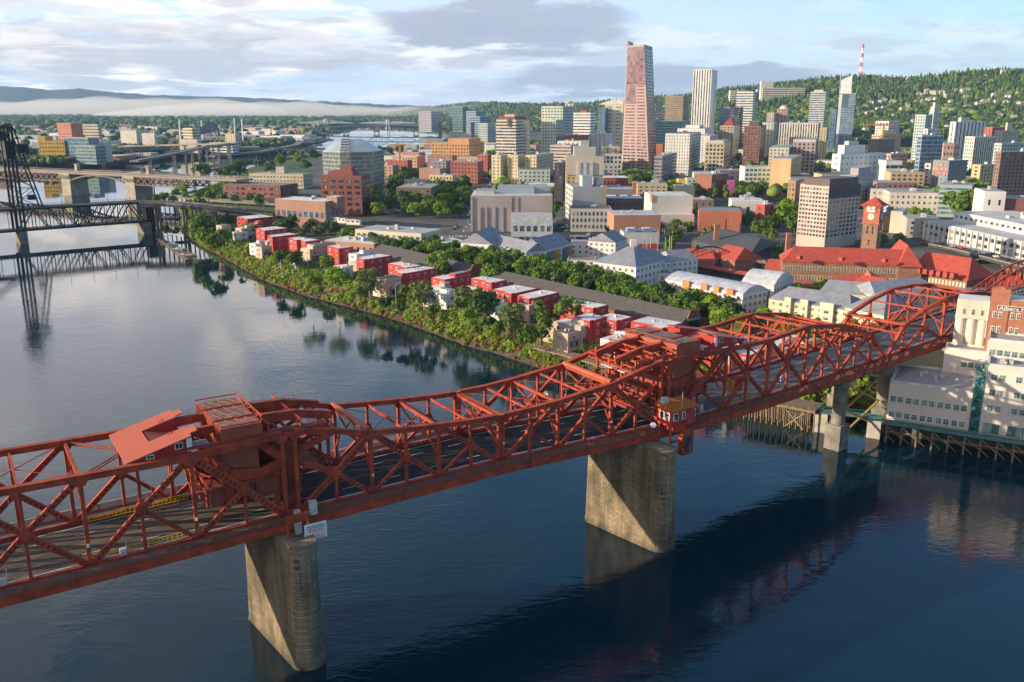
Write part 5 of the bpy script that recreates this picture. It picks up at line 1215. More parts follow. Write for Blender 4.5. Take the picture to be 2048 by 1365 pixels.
for i in range(9):
 for j in range(3):
  f = .12 + i * .05; cc = [(.5, .12, .08), (.55, .3, .12), (.25, .25, .3), (.5, .4, .35)][(i * 3 + j) % 4]
  n_ = outward(L_, N_, s.cen); a_ = (lerp(N_[0], L_[0], f * 1.6) + n_[0] * .12, lerp(N_[1], L_[1], f * 1.6) + n_[1] * .12)
  MB().box((a_[0], a_[1], s.z1 - 14 + j * 4.2), (2.2, .2, 3.2), math.atan2(N_[1] - L_[1], N_[0] - L_[0])).build('mural_panel', C(cc), s.o)
bld('white low block with brick roof band left of the mural block', 1851, 1862, 1900, 327, 960, (.5, .45, .4), 'grid', g=60, units=1, fkw=dict(pitch=5, wf=.4), roof=(.3, .1, .08))
bld('yellow cream chapel with brick flank right of the grey mural block', 1945, 1962, 1990, 330, 950, (.52, .40, .24), 'grid', g=60, units=1, fkw=dict(pitch=6, wf=.3))
face_bld('long low tan brick building behind the big round trees', 1782, 1850, 345, 890, (.46, .33, .2), 'grid', g=8, fkw=dict(pitch=5, wf=.5), units=3)
s = bld('grey concrete stepped office below the white hospital block', 1680, 1712, 1748, 352, 790, (.30, .29, .29), 'grid', g=45, units=2, fkw=dict(pitch=5, wf=.5, hf=.3)); s.block(frac(s.F, .1, .6, .2, .9), s.z1, s.z1 + 6, (.32, .31, .32))
bld('low teal grey glass building in front of the mural block', 1880, 1945, 2030, 372, 720, (.27, .33, .35), 'bands', g=30, units=3, fkw=dict(fh=4, hf=.45, glass='g'), mx=45)
face_bld('plain white building with one low window right of the big tree', 1970, 2013, 383, 640, (.62, .60, .56), 'grid', g=14, fkw=dict(nx=2, nz=2, wf=.2, hf=.3), units=1, depth=30)
face_bld('dark red brick flat building at the right edge beyond the post office', 2010, 2090, 398, 640, (.23, .10, .085), None, g=14, units=1, depth=30)
bld('low brick building with ornate brown gable near the big beige office', 1577, 1592, 1604, 362, 830, (.40, .26, .15), 'grid', g=30, units=0, fkw=dict(pitch=4, fh=5, wf=.4), cat='building')
s = bld('large beige office slab with dark attic and long rows of windows', 1601, 1659, 1722, 372, 560, (.47, .38, .32), 'grid', g=52, z0=9, units=0, roof=ROOFD, fkw=dict(pitch=2.2, nz=12, wf=.62, hf=.5, m0=7), f2=dict(pitch=4.2, nz=12, wf=.62, hf=.62, m0=7), name='office_building')
s.block(frac(s.F, -.01, .82, -.012, .9), s.z1 - .2, s.z1 + 4.0, (.13, .10, .10), roof=ROOFD, name='dark_attic')
nf = frac(s.F, -.008, .0, -.008, 1.0); s.block([nf[0], nf[1], nf[2], nf[3]], s.z1 - 8, s.z1 - .3, (.09, .085, .09), roof=None, name='dark_corner')
s = bld('olive grey apartment block right of the brick clock tower', 1756, 1770, 1788, 415, 640, (.13, .125, .085), 'grid', g=70, units=1, fkw=dict(pitch=4, fh=3.5, wf=.4, hf=.5))
bld('plain beige block attached to the olive grey one', 1782, 1806, 1816, 424, 630, (.56, .48, .38), None, style2='grid', g=30, units=0, f2=dict(pitch=8, wf=.15, hf=.3))
s = face_bld('broad pale stone public building with rusticated windows', 1780, 1890, 385, 760, (.56, .50, .43), 'grid', g=12, fkw=dict(pitch=4.4, fh=4.6, wf=.35, hf=.4), units=4, depth=40, side='l')
face_bld('left wing of the broad pale stone public building', 1743, 1790, 378, 790, (.56, .50, .43), 'grid', g=12, fkw=dict(pitch=4.4, fh=4.6, wf=.3, hf=.4), units=2, depth=40)
face_bld('low pale garage with small windows behind the post office yard', 1815, 1882, 437, 610, (.40, .38, .35), 'grid', g=14, fkw=dict(pitch=7, wf=.25), units=2, depth=24)
# ---- old town, left
def pacific():
 D = 860; o = thing('glass_office', 'faceted glass office with a sloped glass hip roof above the brick office', 'building', (xat(700, D, 10), D, 10))
 def X(px, z, dd=0): return (xat(px, D + dd, z), D + dd)
 ze = zat(305, D); zt = zat(278, D + 18)
 A = X(645, ze, 14); B_ = X(680, ze, 0); C_ = X(699, ze, 0); E = X(744, ze, 6); F = (E[0] + 6, E[1] + 34); G_ = (A[0] + 8, A[1] + 30)
 base = [A, B_, C_, E, F, G_]; MB().prism(base, 8, ze).build('wall', GLS['g'], o)
 T = [X(671, zt, 20), X(683, zt, 18), X(698, zt, 18), X(724, zt, 20), X(722, zt, 30), X(676, zt, 32)]
 rm = mat('crown_glass', (.34, .42, .46), .18, scale=.05, var=.15, spec=1.0); b = MB(); n = 6
 b.add([(*p, ze) for p in base] + [(*p, zt) for p in T], [(i, (i + 1) % n, n + (i + 1) % n, n + i) for i in range(n) if i != 1] + [tuple(range(n, 2 * n))]); b.build('glass_roof', rm, o)
 b = MB()
 for k in range(5):                                             # stepped terraces in the middle bay
  f = k / 5; f2 = (k + 1) / 5; p = [(lerp(B_[0], T[1][0], f), lerp(B_[1], T[1][1], f)), (lerp(C_[0], T[2][0], f), lerp(C_[1], T[2][1], f)), (T[2][0], T[2][1] + 2), (T[1][0], T[1][1] + 2)]
  b.prism(p, lerp(ze, zt, f), lerp(ze, zt, f2) - .8)
 b.build('terraces', C((.42, .42, .43)), o)
 b = MB(); cen = (sum(p[0] for p in base) / 6, sum(p[1] for p in base) / 6)
 for p, q, nx in ((A, B_, 12), (B_, C_, 6), (C_, E, 14), (E, F, 12)):
  L, d = edge_frame(p, q); nn = outward(p, q, cen)
  for i in range(nx + 1): c = (lerp(p[0], q[0], i / nx) + nn[0] * .15, lerp(p[1], q[1], i / nx) + nn[1] * .15); b.box((c[0], c[1], 9), (.3, .3, ze - 9), math.atan2(d[1], d[0]))
  k = 12
  for j in range(k + 1): z = lerp(10, ze, j / k); b.quad((p[0] + nn[0] * .2, p[1] + nn[1] * .2, z - .35), (q[0] + nn[0] * .2, q[1] + nn[1] * .2, z - .35), (q[0] + nn[0] * .2, q[1] + nn[1] * .2, z + .35), (p[0] + nn[0] * .2, p[1] + nn[1] * .2, z + .35))
 b.build('mullions', C((.42, .40, .36)), o)
pacific()
s = bld('brick red office with square windows in front of the faceted glass office', 641, 722, 740, 353, 740, (.26, .085, .06), 'grid', g=8, units=0, fkw=dict(pitch=6.2, fh=4.3, wf=.62, hf=.52, m0=1.5, m1=2), roof=(.14, .11, .1))
s.block(frac(s.F, .25, .85, .2, .8), s.z1, s.z1 + 3.5, (.28, .09, .065), roof=(.2, .1, .08)); s.block(frac(s.F, .3, .58, .3, .7), s.z1 + 3.5, s.z1 + 7, (.28, .09, .065), roof=(.25, .1, .08))
s = bld('low brown building with a white roof beside the elevated ramp', 549, 650, 688, 404, 650, (.33, .18, .14), 'grid', g=28, units=3, roof=ROOFW, fkw=dict(pitch=5, nz=1, wf=.6, hf=.22, glass='b'), mx=70)
s.block(frac(s.F, -.1, .1, .35, .75), s.z1 - 5, s.z1 + 3, (.34, .2, .14), roof=ROOFW)
bld('long dark red brick garage with open bays', 445, 560, 595, 372, 880, (.23, .09, .07), 'grid', g=16, units=0, fkw=dict(pitch=6, fh=4, wf=.6, hf=.45), roof=(.2, .18, .18))
bld('beige terraced office with small windows behind the brick garage', 498, 606, 625, 349, 990, (.50, .43, .30), 'grid', g=12, units=2, fkw=dict(pitch=4, fh=4.2, wf=.45, hf=.35), pent=(.4, .55, .3, .6, 7, (.48, .42, .3)))
s = bld('orange brick office with rows of dark windows', 863, 938, 968, 287, 1330, (.50, .26, .10), 'grid', g=20, units=0, fkw=dict(pitch=4.6, fh=4.6, wf=.55, hf=.5)); s.block(frac(s.F, .05, .6, .1, .9), s.z1, s.z1 + 6, (.5, .26, .1))
bld('dark red brick block in front of the orange brick office', 901, 955, 967, 324, 1060, (.32, .10, .07), 'grid', g=20, units=2, fkw=dict(pitch=4.4, fh=4.2, wf=.5, hf=.45))
bld('low grey block left of the dark red brick block', 866, 892, 902, 323, 1090, (.22, .22, .23), 'grid', g=20, units=2, fkw=dict(pitch=6, wf=.4))
bld('red painted low brick building beyond the park trees', 770, 815, 824, 321, 1180, (.36, .10, .08), 'grid', g=20, units=3, fkw=dict(pitch=6, wf=.3))
bld('pinkish brick warehouse right of the faceted glass office', 747, 785, 797, 331, 1080, (.42, .25, .19), 'grid', g=20, units=2, fkw=dict(pitch=6, wf=.3))
bld('rose brick gabled block below the dark arched river bridge', 805, 838, 850, 306, 1400, (.44, .2, .16), 'grid', g=20, units=0, fkw=dict(pitch=6, wf=.3))
bld('crimson brick block with white roof right of the orange brick office', 955, 975, 985, 310, 1150, (.42, .1, .08), 'grid', g=20, units=1, fkw=dict(pitch=5, wf=.35))
bld('cream two storey block with arched windows among old town trees', 859, 905, 914, 351, 930, (.52, .44, .30), 'grid', g=20, units=2, fkw=dict(pitch=3.8, fh=4.6, wf=.4, hf=.6))
bld('flat cream block with planted roof left of the arched window block', 808, 852, 862, 361, 880, (.52, .42, .27), 'grid', g=20, units=2, fkw=dict(pitch=5, wf=.25))
bld('dark brown brick block half hidden by trees', 792, 862, 880, 376, 800, (.20, .13, .10), 'grid', g=6, units=3, fkw=dict(pitch=5, wf=.35))
bld('long brown red brick building with pale roof line beyond the trees', 838, 880, 892, 338, 1000, (.36, .2, .15), None, g=20, units=1)
s = face_bld('huge windowless pinkish beige building with shallow piers', 941, 1105, 392, 640, (.40, .335, .31), None, g=1, depth=46, units=0, roof=(.5, .48, .46))
A, Bq = s.F[1], s.F[0]
b = MB()
for f in (.02, .12, .2, .3, .4, .5, .58): c = (lerp(A[0], Bq[0], f), A[1] - .2 - f * .5); b.box((c[0], c[1] - .2, s.z0), (.7, .5, s.z1 - s.z0 - (8 if f in (.12, .2, .3, .4) else 1)))
b.build('wall_piers', C((.36, .30, .28)), s.o)
s.block(frac(s.F, .22, .68, .35, .9), s.z1, s.z1 + 4.5, (.30, .37, .42), name='plant_room'); s.block(frac(s.F, .05, .25, .4, .9), s.z1, s.z1 + 5, (.26, .33, .38), name='plant_room'); s.block(frac(s.F, .72, .95, .3, .8), s.z1, s.z1 + 2, (.5, .49, .46), name='plant_room')
s = face_bld('white fronted annex with a terrace and large grey windows', 1022, 1105, 433, 585, (.50, .52, .52), None, g=1, depth=22, units=0, roof=(.4, .4, .4))
s.facade(s.F[1], s.F[0], 'grid', z0=LZ + 7.5, z1=LZ + 12.5, nx=6, nz=1, wf=.55, hf=.75, frame=(.5, .52, .52)); s.facade(s.F[1], s.F[0], 'grid', z0=LZ + 1, z1=LZ + 5.5, nx=6, nz=1, wf=.8, hf=.6, frame=(.3, .3, .3)); s.done()
face_bld('white three storey corner building with two rows of arched windows', 1142, 1224, 418, 640, (.58, .55, .47), 'grid', g=1, depth=24, units=4, fkw=dict(nx=10, nz=3, wf=.4, hf=.55), roof=ROOFD)
s = face_bld('tall building with a grey metal clad wall and brick left flank', 1146, 1204, 375, 690, (.40, .42, .41), None, g=-4, depth=42, units=0, roof=(.25, .25, .26)); s.facade(s.F[3], s.F[1], 'grid', pitch=4, fh=4, wf=.3, hf=.4); s.done()
s.block(frac(s.F, -.16, .0, .0, 1), LZ, s.z1 + 1, (.50, .40, .24), name='cream_bay'); s.block(frac(s.F, .3, .65, .1, .5), s.z1, s.z1 + 8, (.36, .41, .44), name='plant_room'); s.block(frac(s.F, -.1, .15, .2, .6), s.z1, s.z1 + 6, (.38, .4, .42), name='plant_room')
face_bld('long dark brick warehouse with white roof edge', 1214, 1288, 397, 720, (.16, .10, .105), 'grid', g=1, depth=30, units=2, fkw=dict(nx=9, nz=2, wf=.3, hf=.3), roof=ROOFW)
face_bld('grey painted windowless block behind the dark brick warehouse', 1213, 1268, 378, 790, (.26, .235, .23), None, g=1, depth=30, units=2, roof=(.5, .5, .5))
face_bld('red brick building with one row of dark openings', 1206, 1257, 356, 900, (.33, .09, .065), 'grid', g=1, depth=30, units=1, fkw=dict(nx=7, nz=2, wf=.45, hf=.4), roof=ROOFW)
face_bld('terracotta brick hall with parking roof beside the rail yard', 1228, 1322, 431, 590, (.42, .21, .13), None, g=-2, depth=30, units=4, roof=(.42, .44, .46))
s = face_bld('low garage with blue sawtooth roof lights and red doors', 1248, 1318, 466, 560, (.52, .52, .50), None, g=-2, depth=16, units=0, roof=(.2, .22, .25), name='garage')
for k, f in enumerate((.12, .3, .52, .74, .9)):
 c = (lerp(s.F[0][0], s.F[1][0], f), lerp(s.F[0][1], s.F[1][1], f) - .3); MB().box((c[0], c[1], LZ + .3), (3.6 if k != 2 else 2, .3, 3.4)).build('red_door', C((.5, .03, .05)), s.o)
for f in (.2, .65):
 P = frac(s.F, f, f + .25, .1, .5); s.block(P, s.z1, s.z1 + 2.4, (.18, .26, .42), roof=ROOFW, name='roof_light')
s = face_bld('large blank white building with overhanging upper part', 1304, 1386, 392, 660, (.58, .56, .50), None, g=-1, depth=34, units=0, roof=(.55, .54, .5))
s.block(frac(s.F, -.02, .9, -.14, 0), LZ, s.z1 - 13, (.56, .54, .5), roof=ROOFW, name='lower_wing')
s.block(frac(s.F, 0.93, 1.0, -.01, .3), s.z1 - 5, s.z1 + .2, (.45, .2, .1), roof=None, name='rust_corner')
face_bld('cream classical block with low dome roof line behind the blank white building', 1275, 1335, 368, 850, (.52, .43, .29), 'grid', g=4, depth=22, units=3, fkw=dict(pitch=6, wf=.4, hf=.35))
face_bld('red brick gable at the left of the cream classical block', 1266, 1277, 366, 860, (.36, .1, .08), None, g=4, depth=20, units=0)
face_bld('cream stucco theatre like block right of the cream classical block', 1351, 1390, 373, 840, (.52, .43, .31), None, g=4, depth=22, units=2)
face_bld('brown brick low building at the right of the blank white building', 1386, 1428, 400, 760, (.22, .15, .13), 'grid', g=4, depth=24, units=3, fkw=dict(pitch=6, wf=.3), roof=ROOFG)
face_bld('low orange brick building behind the green fenced field', 1398, 1484, 422, 640, (.44, .13, .07), None, g=10, depth=26, units=0, roof=(.22, .22, .22))
face_bld('white low building left of the red brick loft', 1464, 1530, 402, 700, (.54, .53, .48), 'grid', g=8, depth=26, units=3, fkw=dict(pitch=7, nz=1, wf=.3), roof=ROOFW)
s = bld('bright red brick loft building with white roof', 1512, 1530, 1548, 410, 660, (.40, .08, .05), 'grid', g=45, units=2, fkw=dict(pitch=5, wf=.35), roof=ROOFW)
face_bld('brick yard building behind the fenced dark roof', 1484, 1512, 395, 760, (.30, .27, .25), None, g=8, depth=22, units=2)
# ---- the pink skyscraper
def big_pink():
 D = 1150; z0 = 10; zt = zat(84, D); o = thing('skyscraper', 'tall tapering pink granite and copper glass skyscraper above everything else', 'skyscraper', (xat(1280, D, z0), D, z0))
 def X(px, z, dd): return (xat(px, D + dd, z), D + dd, z)
 zr = zt - 3
 bt = [X(1242, 12, 26), X(1298, 12, 0), X(1314, 12, 30)]; tp = [X(1254.5, zr, 26), X(1288.5, zr, 0), X(1305, zr - 1, 30)]
 back_b = (bt[0][0] + bt[2][0] - bt[1][0] + 2, bt[0][1] + bt[2][1] - bt[1][1], 12); back_t = (tp[0][0] + tp[2][0] - tp[1][0] + 2, tp[0][1] + tp[2][1] - tp[1][1], zr)
 W = mat('pink_granite', (.31, .205, .18), .45, scale=.05, var=.08, spec=.6); CG = glass_mat('copper_glass', (.12, .07, .085), (.24, .145, .15), .5, cell=(.3, .3, .26), rough=.12, spec=1.0)
 b = MB(); bb, tt = bt + [back_b], tp + [back_t]; nr, nc = 20, 6
 for a in range(4):
  c = (a + 1) % 4; vs = []
  for j in range(nr + 1):
   for i in range(nc + 1): vs.append(Vector(bb[a]).lerp(Vector(bb[c]), i / nc).lerp(Vector(tt[a]).lerp(Vector(tt[c]), i / nc), j / nr))
  b.add(vs, [(j * (nc + 1) + i, j * (nc + 1) + i + 1, (j + 1) * (nc + 1) + i + 1, (j + 1) * (nc + 1) + i) for j in range(nr) for i in range(nc)])
 b.add(tt, [(0, 1, 2), (0, 2, 3)]); b.build('wall', W, o)
 def pt(face, u, v, off):
  a, c = (0, 1) if face == 0 else (1, 2); lo = Vector(bt[a]).lerp(Vector(bt[c]), u); hi = Vector(tp[a]).lerp(Vector(tp[c]), u); e = Vector(bt[c]) - Vector(bt[a]); n = Vector((e.y, -e.x, 0)).normalized()
  return lo.lerp(hi, v) + n * off
 def patch(b, face, u0, u1, v0, v1, off=.12): b.add([pt(face, u0, v0, off), pt(face, u1, v0, off), pt(face, u1, v1, off), pt(face, u0, v1, off)], [(0, 1, 2, 3)])
 b = MB(); patch(b, 0, .03, .985, .70, .985); patch(b, 0, .03, .54, .555, .70); b.build('copper_glass_wall', CG, o)
 nf = 41
 for f in range(1, nf):
  v0 = f / nf; v1 = v0 + .5 / nf
  b = MB(); bays = ((.05, .5), (.57, .93)) if f > 12 else ((.05, .27), (.32, .5), (.57, .74), (.79, .94)) if f > 8 else ((.05, .17), (.2, .32), (.35, .5), (.57, .69), (.72, .83), (.86, .95))
  k = 0
  for u0, u1 in bays:
   if v1 > .70 or (v1 > .555 and u1 < .54): continue
   patch(b, 0, u0, u1, v0, v1); k += 1
  patch(b, 1, .08, .92, v0, v1) if v0 < .97 else None
  b.build('window_band', [CG if f > 8 else GL], o)
 b = MB()
 for i in range(22): u = .03 + i * (.955 / 21); patch(b, 0, u, u + .006, .70, .985, .2)
 for i in range(12): u = .03 + i * (.51 / 11); patch(b, 0, u, u + .006, .555, .70, .2)
 for j in range(22): v = .555 + j * .43 / 21; patch(b, 0, .03, .54 if v < .7 else .985, v, v + .0022, .18)
 b.build('mullions', W, o)
 b = MB()
 b.add([tp[0], (tp[0][0] + 3, tp[0][1] - 1.3, zr), (tp[0][0] + 1.4, tp[0][1] - .6, zr + 5.5), (tp[0][0], tp[0][1], zr + 6)] + [(p[0] + 8, p[1] + 22, p[2]) for p in (tp[0], (tp[0][0] + 3, tp[0][1] - 1.3, zr), (tp[0][0] + 1.4, tp[0][1] - .6, zr + 5.5), (tp[0][0], tp[0][1], zr + 6))], [(0, 1, 2, 3), (1, 5, 6, 2), (2, 6, 7, 3), (4, 0, 3, 7)])
 b.build('roof_fin', W, o)
big_pink()
# ---- slanted blue glass skyscraper with white crown
def park_tower():
 D = 1520; z0 = 16; zt = zat(187, D); F = foot(1679, 1712, 1720, zt, D, 20)
 s = Bd('skyscraper', 'slim blue glass skyscraper with a white sloping crown', [F[0], F[2], F[3], F[1]], z0, zt, (.42, .46, .50), cat='skyscraper'); s.F = F
 s.facade(F[1], F[0], 'curtain', nx=11, nz=36, glass='b', rib=(.30, .36, .42)); s.facade(F[0], F[2], 'grid', nx=5, nz=36, wf=.6, hf=.5, glass='b')
 w = Bd('x', 'x', frac(F, .0, .12, -.02, .3), z0, zt - 2, (.62, .63, .64)) if False else None
 s.block(frac(F, .82, 1.0, -.015, .02), z0, zt - 2, (.56, .58, .6), roof=None, name='white_edge')
 nw = frac(F, .45, .80, -.02, 0); s.block(nw, zt - 22, zt - 1, (.10, .13, .16), roof=None, name='dark_wedge')
 P = frac(F, .3, .98, .1, .9); h = zat(150, D) - zt
 b = MB().prism(P, zt, [zt + h, zt + h * .72, zt + h * .72, zt + h]); b.build('white_crown', C((.66, .65, .63)), s.o)
 c = frac(F, .98, 1, .1, .2)[1]; MB().cyl((*c, zt), (*c, zat(139, D)), .6, n=5).build('mast', C((.4, .45, .5)), s.o); s.done()
park_tower()
# ---- east bank
yb = dict(g=20, z0=9)
s = face_bld('bright yellow ochre warehouse office with rows of dark windows', 76, 128, 282, 1500, (.62, .36, .05), 'grid', z0=9, g=2, depth=30, units=0, fkw=dict(nx=9, nz=5, wf=.55, hf=.42)); s.block(frac(s.F, .72, 1.0, 0, .8), s.z1, s.z1 + 7, (.66, .38, .04))
bld('blue grey glass office with stepped floors on the east bank', 127, 176, 197, 276, 1480, (.22, .29, .33), 'curtain', g=25, z0=9, units=0, fkw=dict(pitch=6, fh=6, glass='b', rib=(.3, .36, .38)))
bld('lower grey green glass wing of the stepped east bank office', 150, 190, 210, 292, 1440, (.22, .27, .28), 'bands', g=25, z0=9, units=0, fkw=dict(fh=5, glass='g'))
bld('square red brick block rising above east side trees', 113, 141, 164, 247, 2050, (.42, .14, .09), 'grid', g=35, z0=9, units=0, fkw=dict(pitch=7, fh=6, wf=.4), f2=dict(wf=.02))
bld('dull brick slab at the far left edge of the east side', -30, 4, 12, 263, 1700, (.2, .12, .1), None, g=20, z0=9, units=0)
bld('white and brick warehouse right of the blue grey glass office', 197, 208, 222, 284, 1500, (.6, .55, .48), None, g=50, z0=9, units=0, f2=dict(), style2='none')
bld('cream office with grey right flank in the industrial district', 365, 384, 400, 257, 2100, (.58, .48, .3), 'bands', g=35, z0=9, units=0, fkw=dict(fh=6, hf=.4))
bld('small cream square building right of the cream and grey office', 450, 470, 480, 268, 1950, (.55, .46, .33), 'grid', g=20, z0=9, units=0, fkw=dict(pitch=7, wf=.3))
bld('low white long building above the dark river bank trees', 419, 464, 476, 286, 1720, (.66, .64, .6), 'bands', g=15, z0=9, units=0, fkw=dict(fh=5, hf=.4))
bld('white painted wall with orange and blue mural on the east side', 358, 394, 402, 279, 1800, (.6, .52, .42), None, g=10, z0=9, units=0)
bld('pale long flat warehouse in front of far east trees', 240, 272, 300, 262, 2000, (.6, .54, .44), None, g=15, z0=9, units=0)
bld('white shed with a row of small doors left of the cream and grey office', 283, 308, 314, 267, 1930, (.62, .56, .46), None, g=12, z0=9, units=0)
bld('pale warehouse right of the square red brick block', 163, 195, 202, 249, 2300, (.56, .46, .33), 'bands', g=12, z0=9, units=0, fkw=dict(fh=8, hf=.3))
def infill():
 r = random.Random(21); taken = [o for o in bpy.data.objects if o.get('category') in ('building', 'skyscraper')]
 occ = [(o.location.x, o.location.y) for o in taken]
 pal = [(.6, .57, .5), (.52, .42, .3), (.36, .16, .11), (.46, .44, .42), (.3, .2, .16), (.64, .62, .58), (.4, .34, .29), (.5, .3, .22)]
 def one(x, y, w, d, h, col, lab, grp, g, z0, roof, win=False):
  a = R(g); dx = (math.cos(a), -math.sin(a)); dy = (math.sin(a), math.cos(a))
  P = [(x, y), (x + dx[0] * w, y + dx[1] * w), (x + dx[0] * w + dy[0] * d, y + dx[1] * w + dy[1] * d), (x + dy[0] * d, y + dy[1] * d)]
  s = Bd('low_building', lab, P, z0, z0 + h, col, roof, 'building', grp)
  if win: s.facade(P[0], P[1], 'grid', pitch=5, fh=4.2, wf=.4, hf=.42, solo=False)
  return s.done()
 n = 0
 for k in range(2600):
  if n >= 200: break
  y = r.uniform(860, 2050); u = r.uniform(760, 2120); x = (u - 1024) / FPX * y
  if x < -.09 * y - 130 and y > 1000: continue
  if x < -90 and y < 1300: continue
  if abs(x - (-36 + (y - 600) * .0)) < 14 or abs(x - 46) < 12: continue
  if any(abs(x - a) < 34 and abs(y - b) < 34 for a, b in occ): continue
  z0 = max(10, hill_z(x, y)) if y > 1450 else 10
  if z0 > 60: continue
  w, d = r.uniform(22, 42), r.uniform(20, 40); h = r.choice([6, 9, 12, 16, 22]) * r.uniform(.8, 1.1)
  if u > 1680 and y > 1500: h = min(h, 11)
  c = r.choice(pal); occ.append((x, y)); n += 1
  one(x, y, w, d, h, tuple(min(.75, v * r.uniform(.85, 1.1)) for v in c), 'small plain flat roofed block packed between the larger city buildings', 'small flat roofed city blocks', 20 if y > 1100 else 1, z0 - 1, r.choice([ROOFG, ROOFW, ROOFD, ROOFG]), h > 8)
 n = 0; occ2 = []
 for k in range(3000):
  if n >= 170: break
  y = 1500 + 2700 * r.random() ** .9; u = r.uniform(-40, 640); x = (u - 1024) / FPX * y * CP
  if u > 560 and y < 2600: continue
  if y < 2100 and u > 350 and y < 1650: continue
  xe = interp(y, [(q[1], q[0]) for q in EAST]) - 45
  if x > xe: continue
  if any(abs(x - a) < 52 and abs(y - b) < 42 for a, b in occ2 + occ[:0]): continue
  occ2.append((x, y)); n += 1; w, d, h = r.uniform(35, 110), r.uniform(25, 60), r.choice([5, 6, 8, 10, 14]); c = r.choice([(.66, .62, .52), (.6, .52, .38), (.5, .46, .42), (.62, .6, .58), (.38, .2, .14), (.56, .48, .36)])
  one(x, y, w, d, h, tuple(v * r.uniform(.85, 1.1) for v in c), 'low pale warehouse on the flat industrial east side', 'industrial warehouses across the river', r.choice([2, 2, 20]), 8.5, r.choice([ROOFW, ROOFG, (.5, .48, .44)]))
infill()
# ---- pitched roofs and the nearer quarter
def ridge_roof(o, e, r0, r1, ze, zr, col, name='roof', over=.6, gable_m=None):
 """e = four eave corners (a,b along near side, c,d far side), r0/r1 ridge ends"""
 m = col if not isinstance(col, tuple) else mat('roof_%02x%02x%02x' % tuple(int(v * 255) for v in col), col, .8, scale=.3, var=.14, det=8)
 c = (sum(p[0] for p in e) / 4, sum(p[1] for p in e) / 4); E_ = []
 for p in e: L = math.dist(p, c) or 1; E_.append((c[0] + (p[0] - c[0]) * (1 + over / L), c[1] + (p[1] - c[1]) * (1 + over / L)))
 v = [(*p, ze) for p in E_] + [(*r0, zr), (*r1, zr)]
 b = MB(); b.add(v, [(0, 1, 5, 4), (2, 3, 4, 5), (1, 2, 5), (3, 0, 4), (3, 2, 1, 0)]); return b.build(name, m, o)
SLATE = (.22, .235, .27); CREAM2 = (.60, .55, .42); WHT2 = (.62, .61, .57)
def P2(px, py, z): return gp(px, py, z)
def quad_from(p, q, depth, flip=1):                             # rectangle with front edge p-q and given depth going away from the camera
 L, d = edge_frame(p, q); n = (-d[1], d[0])
 if n[1] < 0: n = (-n[0], -n[1])
 n = (n[0] * flip, n[1] * flip)
 return [p, q, (q[0] + n[0] * depth, q[1] + n[1] * depth), (p[0] + n[0] * depth, p[1] + n[1] * depth)]
def mid(p, q, f=.5): return (lerp(p[0], q[0], f), lerp(p[1], q[1], f))
def hall(label, p, q, depth, ze, zr, wall, roofc, cat='building', name='apartment_building', hip=.0, style='grid', kw=None, group=None, z0=LZ, faces=(0, 1, 3), gable=None):
 pts = quad_from(p, q, depth); s = Bd(name, label, pts, z0, ze, wall, None, cat, group)
 r0, r1 = mid(pts[0], pts[3]), mid(pts[1], pts[2]); h0 = mid(r0, r1, hip); h1 = mid(r0, r1, 1 - hip)
 if not hip:
  b = MB(); b.add([(*pts[0], ze), (*pts[3], ze), (*r0, zr - .15), (*pts[1], ze), (*pts[2], ze), (*r1, zr - .15)], [(0, 1, 2), (3, 5, 4)]); b.build('gable', C(gable or wall), s.o)
 ridge_roof(s.o, pts, h0, h1, ze + .05, zr, roofc, over=.5 if hip else .35)
 for k in faces:
  a, c = pts[k], pts[(k + 1) % 4]
  if style: s.facade(a, c, style, **(kw or {}))
 s.ptsq = pts; return s
akw = dict(pitch=3.6, fh=3.1, wf=.42, hf=.5, frame=(.6, .6, .56), m0=.6, m1=.3)
hall('white gabled apartment range nearest the dark elevated ramp', P2(985, 490, 20), P2(1022, 478, 20), 20, 20, 26, WHT2, SLATE, kw=akw).done()
s = hall('long white apartment wing with blue grey roof between two gables', P2(962, 484, 19), P2(1052, 505, 19), 15, 19, 23.5, WHT2, SLATE, kw=akw, faces=(0, 3)); s.done()
def gabled(label, pl, pr, apex, ze, zr, length, wall, kw):
 """gable end faces the camera from pl to pr, ridge runs away to the right"""
 s = hall(label, pl, pr, length, ze, zr, wall, SLATE, kw=kw, faces=(0, 1)); s.done(); return s
def gable_front(label, a, c, depth, ze, zr, wall, roofc, kw, name='apartment_building', z0=LZ, away=None):
 L, d = edge_frame(a, c); n = away or ((-d[1], d[0]) if d[0] > 0 else (d[1], -d[0]))
 pts = [a, c, (c[0] + n[0] * depth, c[1] + n[1] * depth), (a[0] + n[0] * depth, a[1] + n[1] * depth)]
 s = Bd(name, label, pts, z0, ze, wall, None); m0, m1 = mid(pts[0], pts[1]), mid(pts[3], pts[2])
 b = MB(); b.add([(*pts[0], ze), (*pts[1], ze), (*m0, zr - .1), (*pts[3], ze), (*pts[2], ze), (*m1, zr - .1)], [(0, 1, 2), (3, 5, 4)]); b.build('gable', C(wall), s.o)
 ridge_roof(s.o, [pts[1], pts[2], pts[3], pts[0]], m0, m1, ze + .05, zr, roofc, over=.5)
 s.facade(pts[0], pts[1], 'grid', **kw); s.facade(pts[1], pts[2], 'grid', **kw); s.facade(pts[3], pts[0], 'grid', **kw); return s
gable_front('white gable fronted apartment house at the left end of the tree belt', P2(924, 484, 19), P2(975, 486, 19), 34, 19, 24.5, WHT2, SLATE, akw).done()
s = gable_front('white gable fronted apartment house with orange and slate bays beside the tree belt', P2(1036, 497, 19), P2(1091, 502, 19), 30, 19, 25, WHT2, SLATE, akw)
a, c, e, f = s.pts
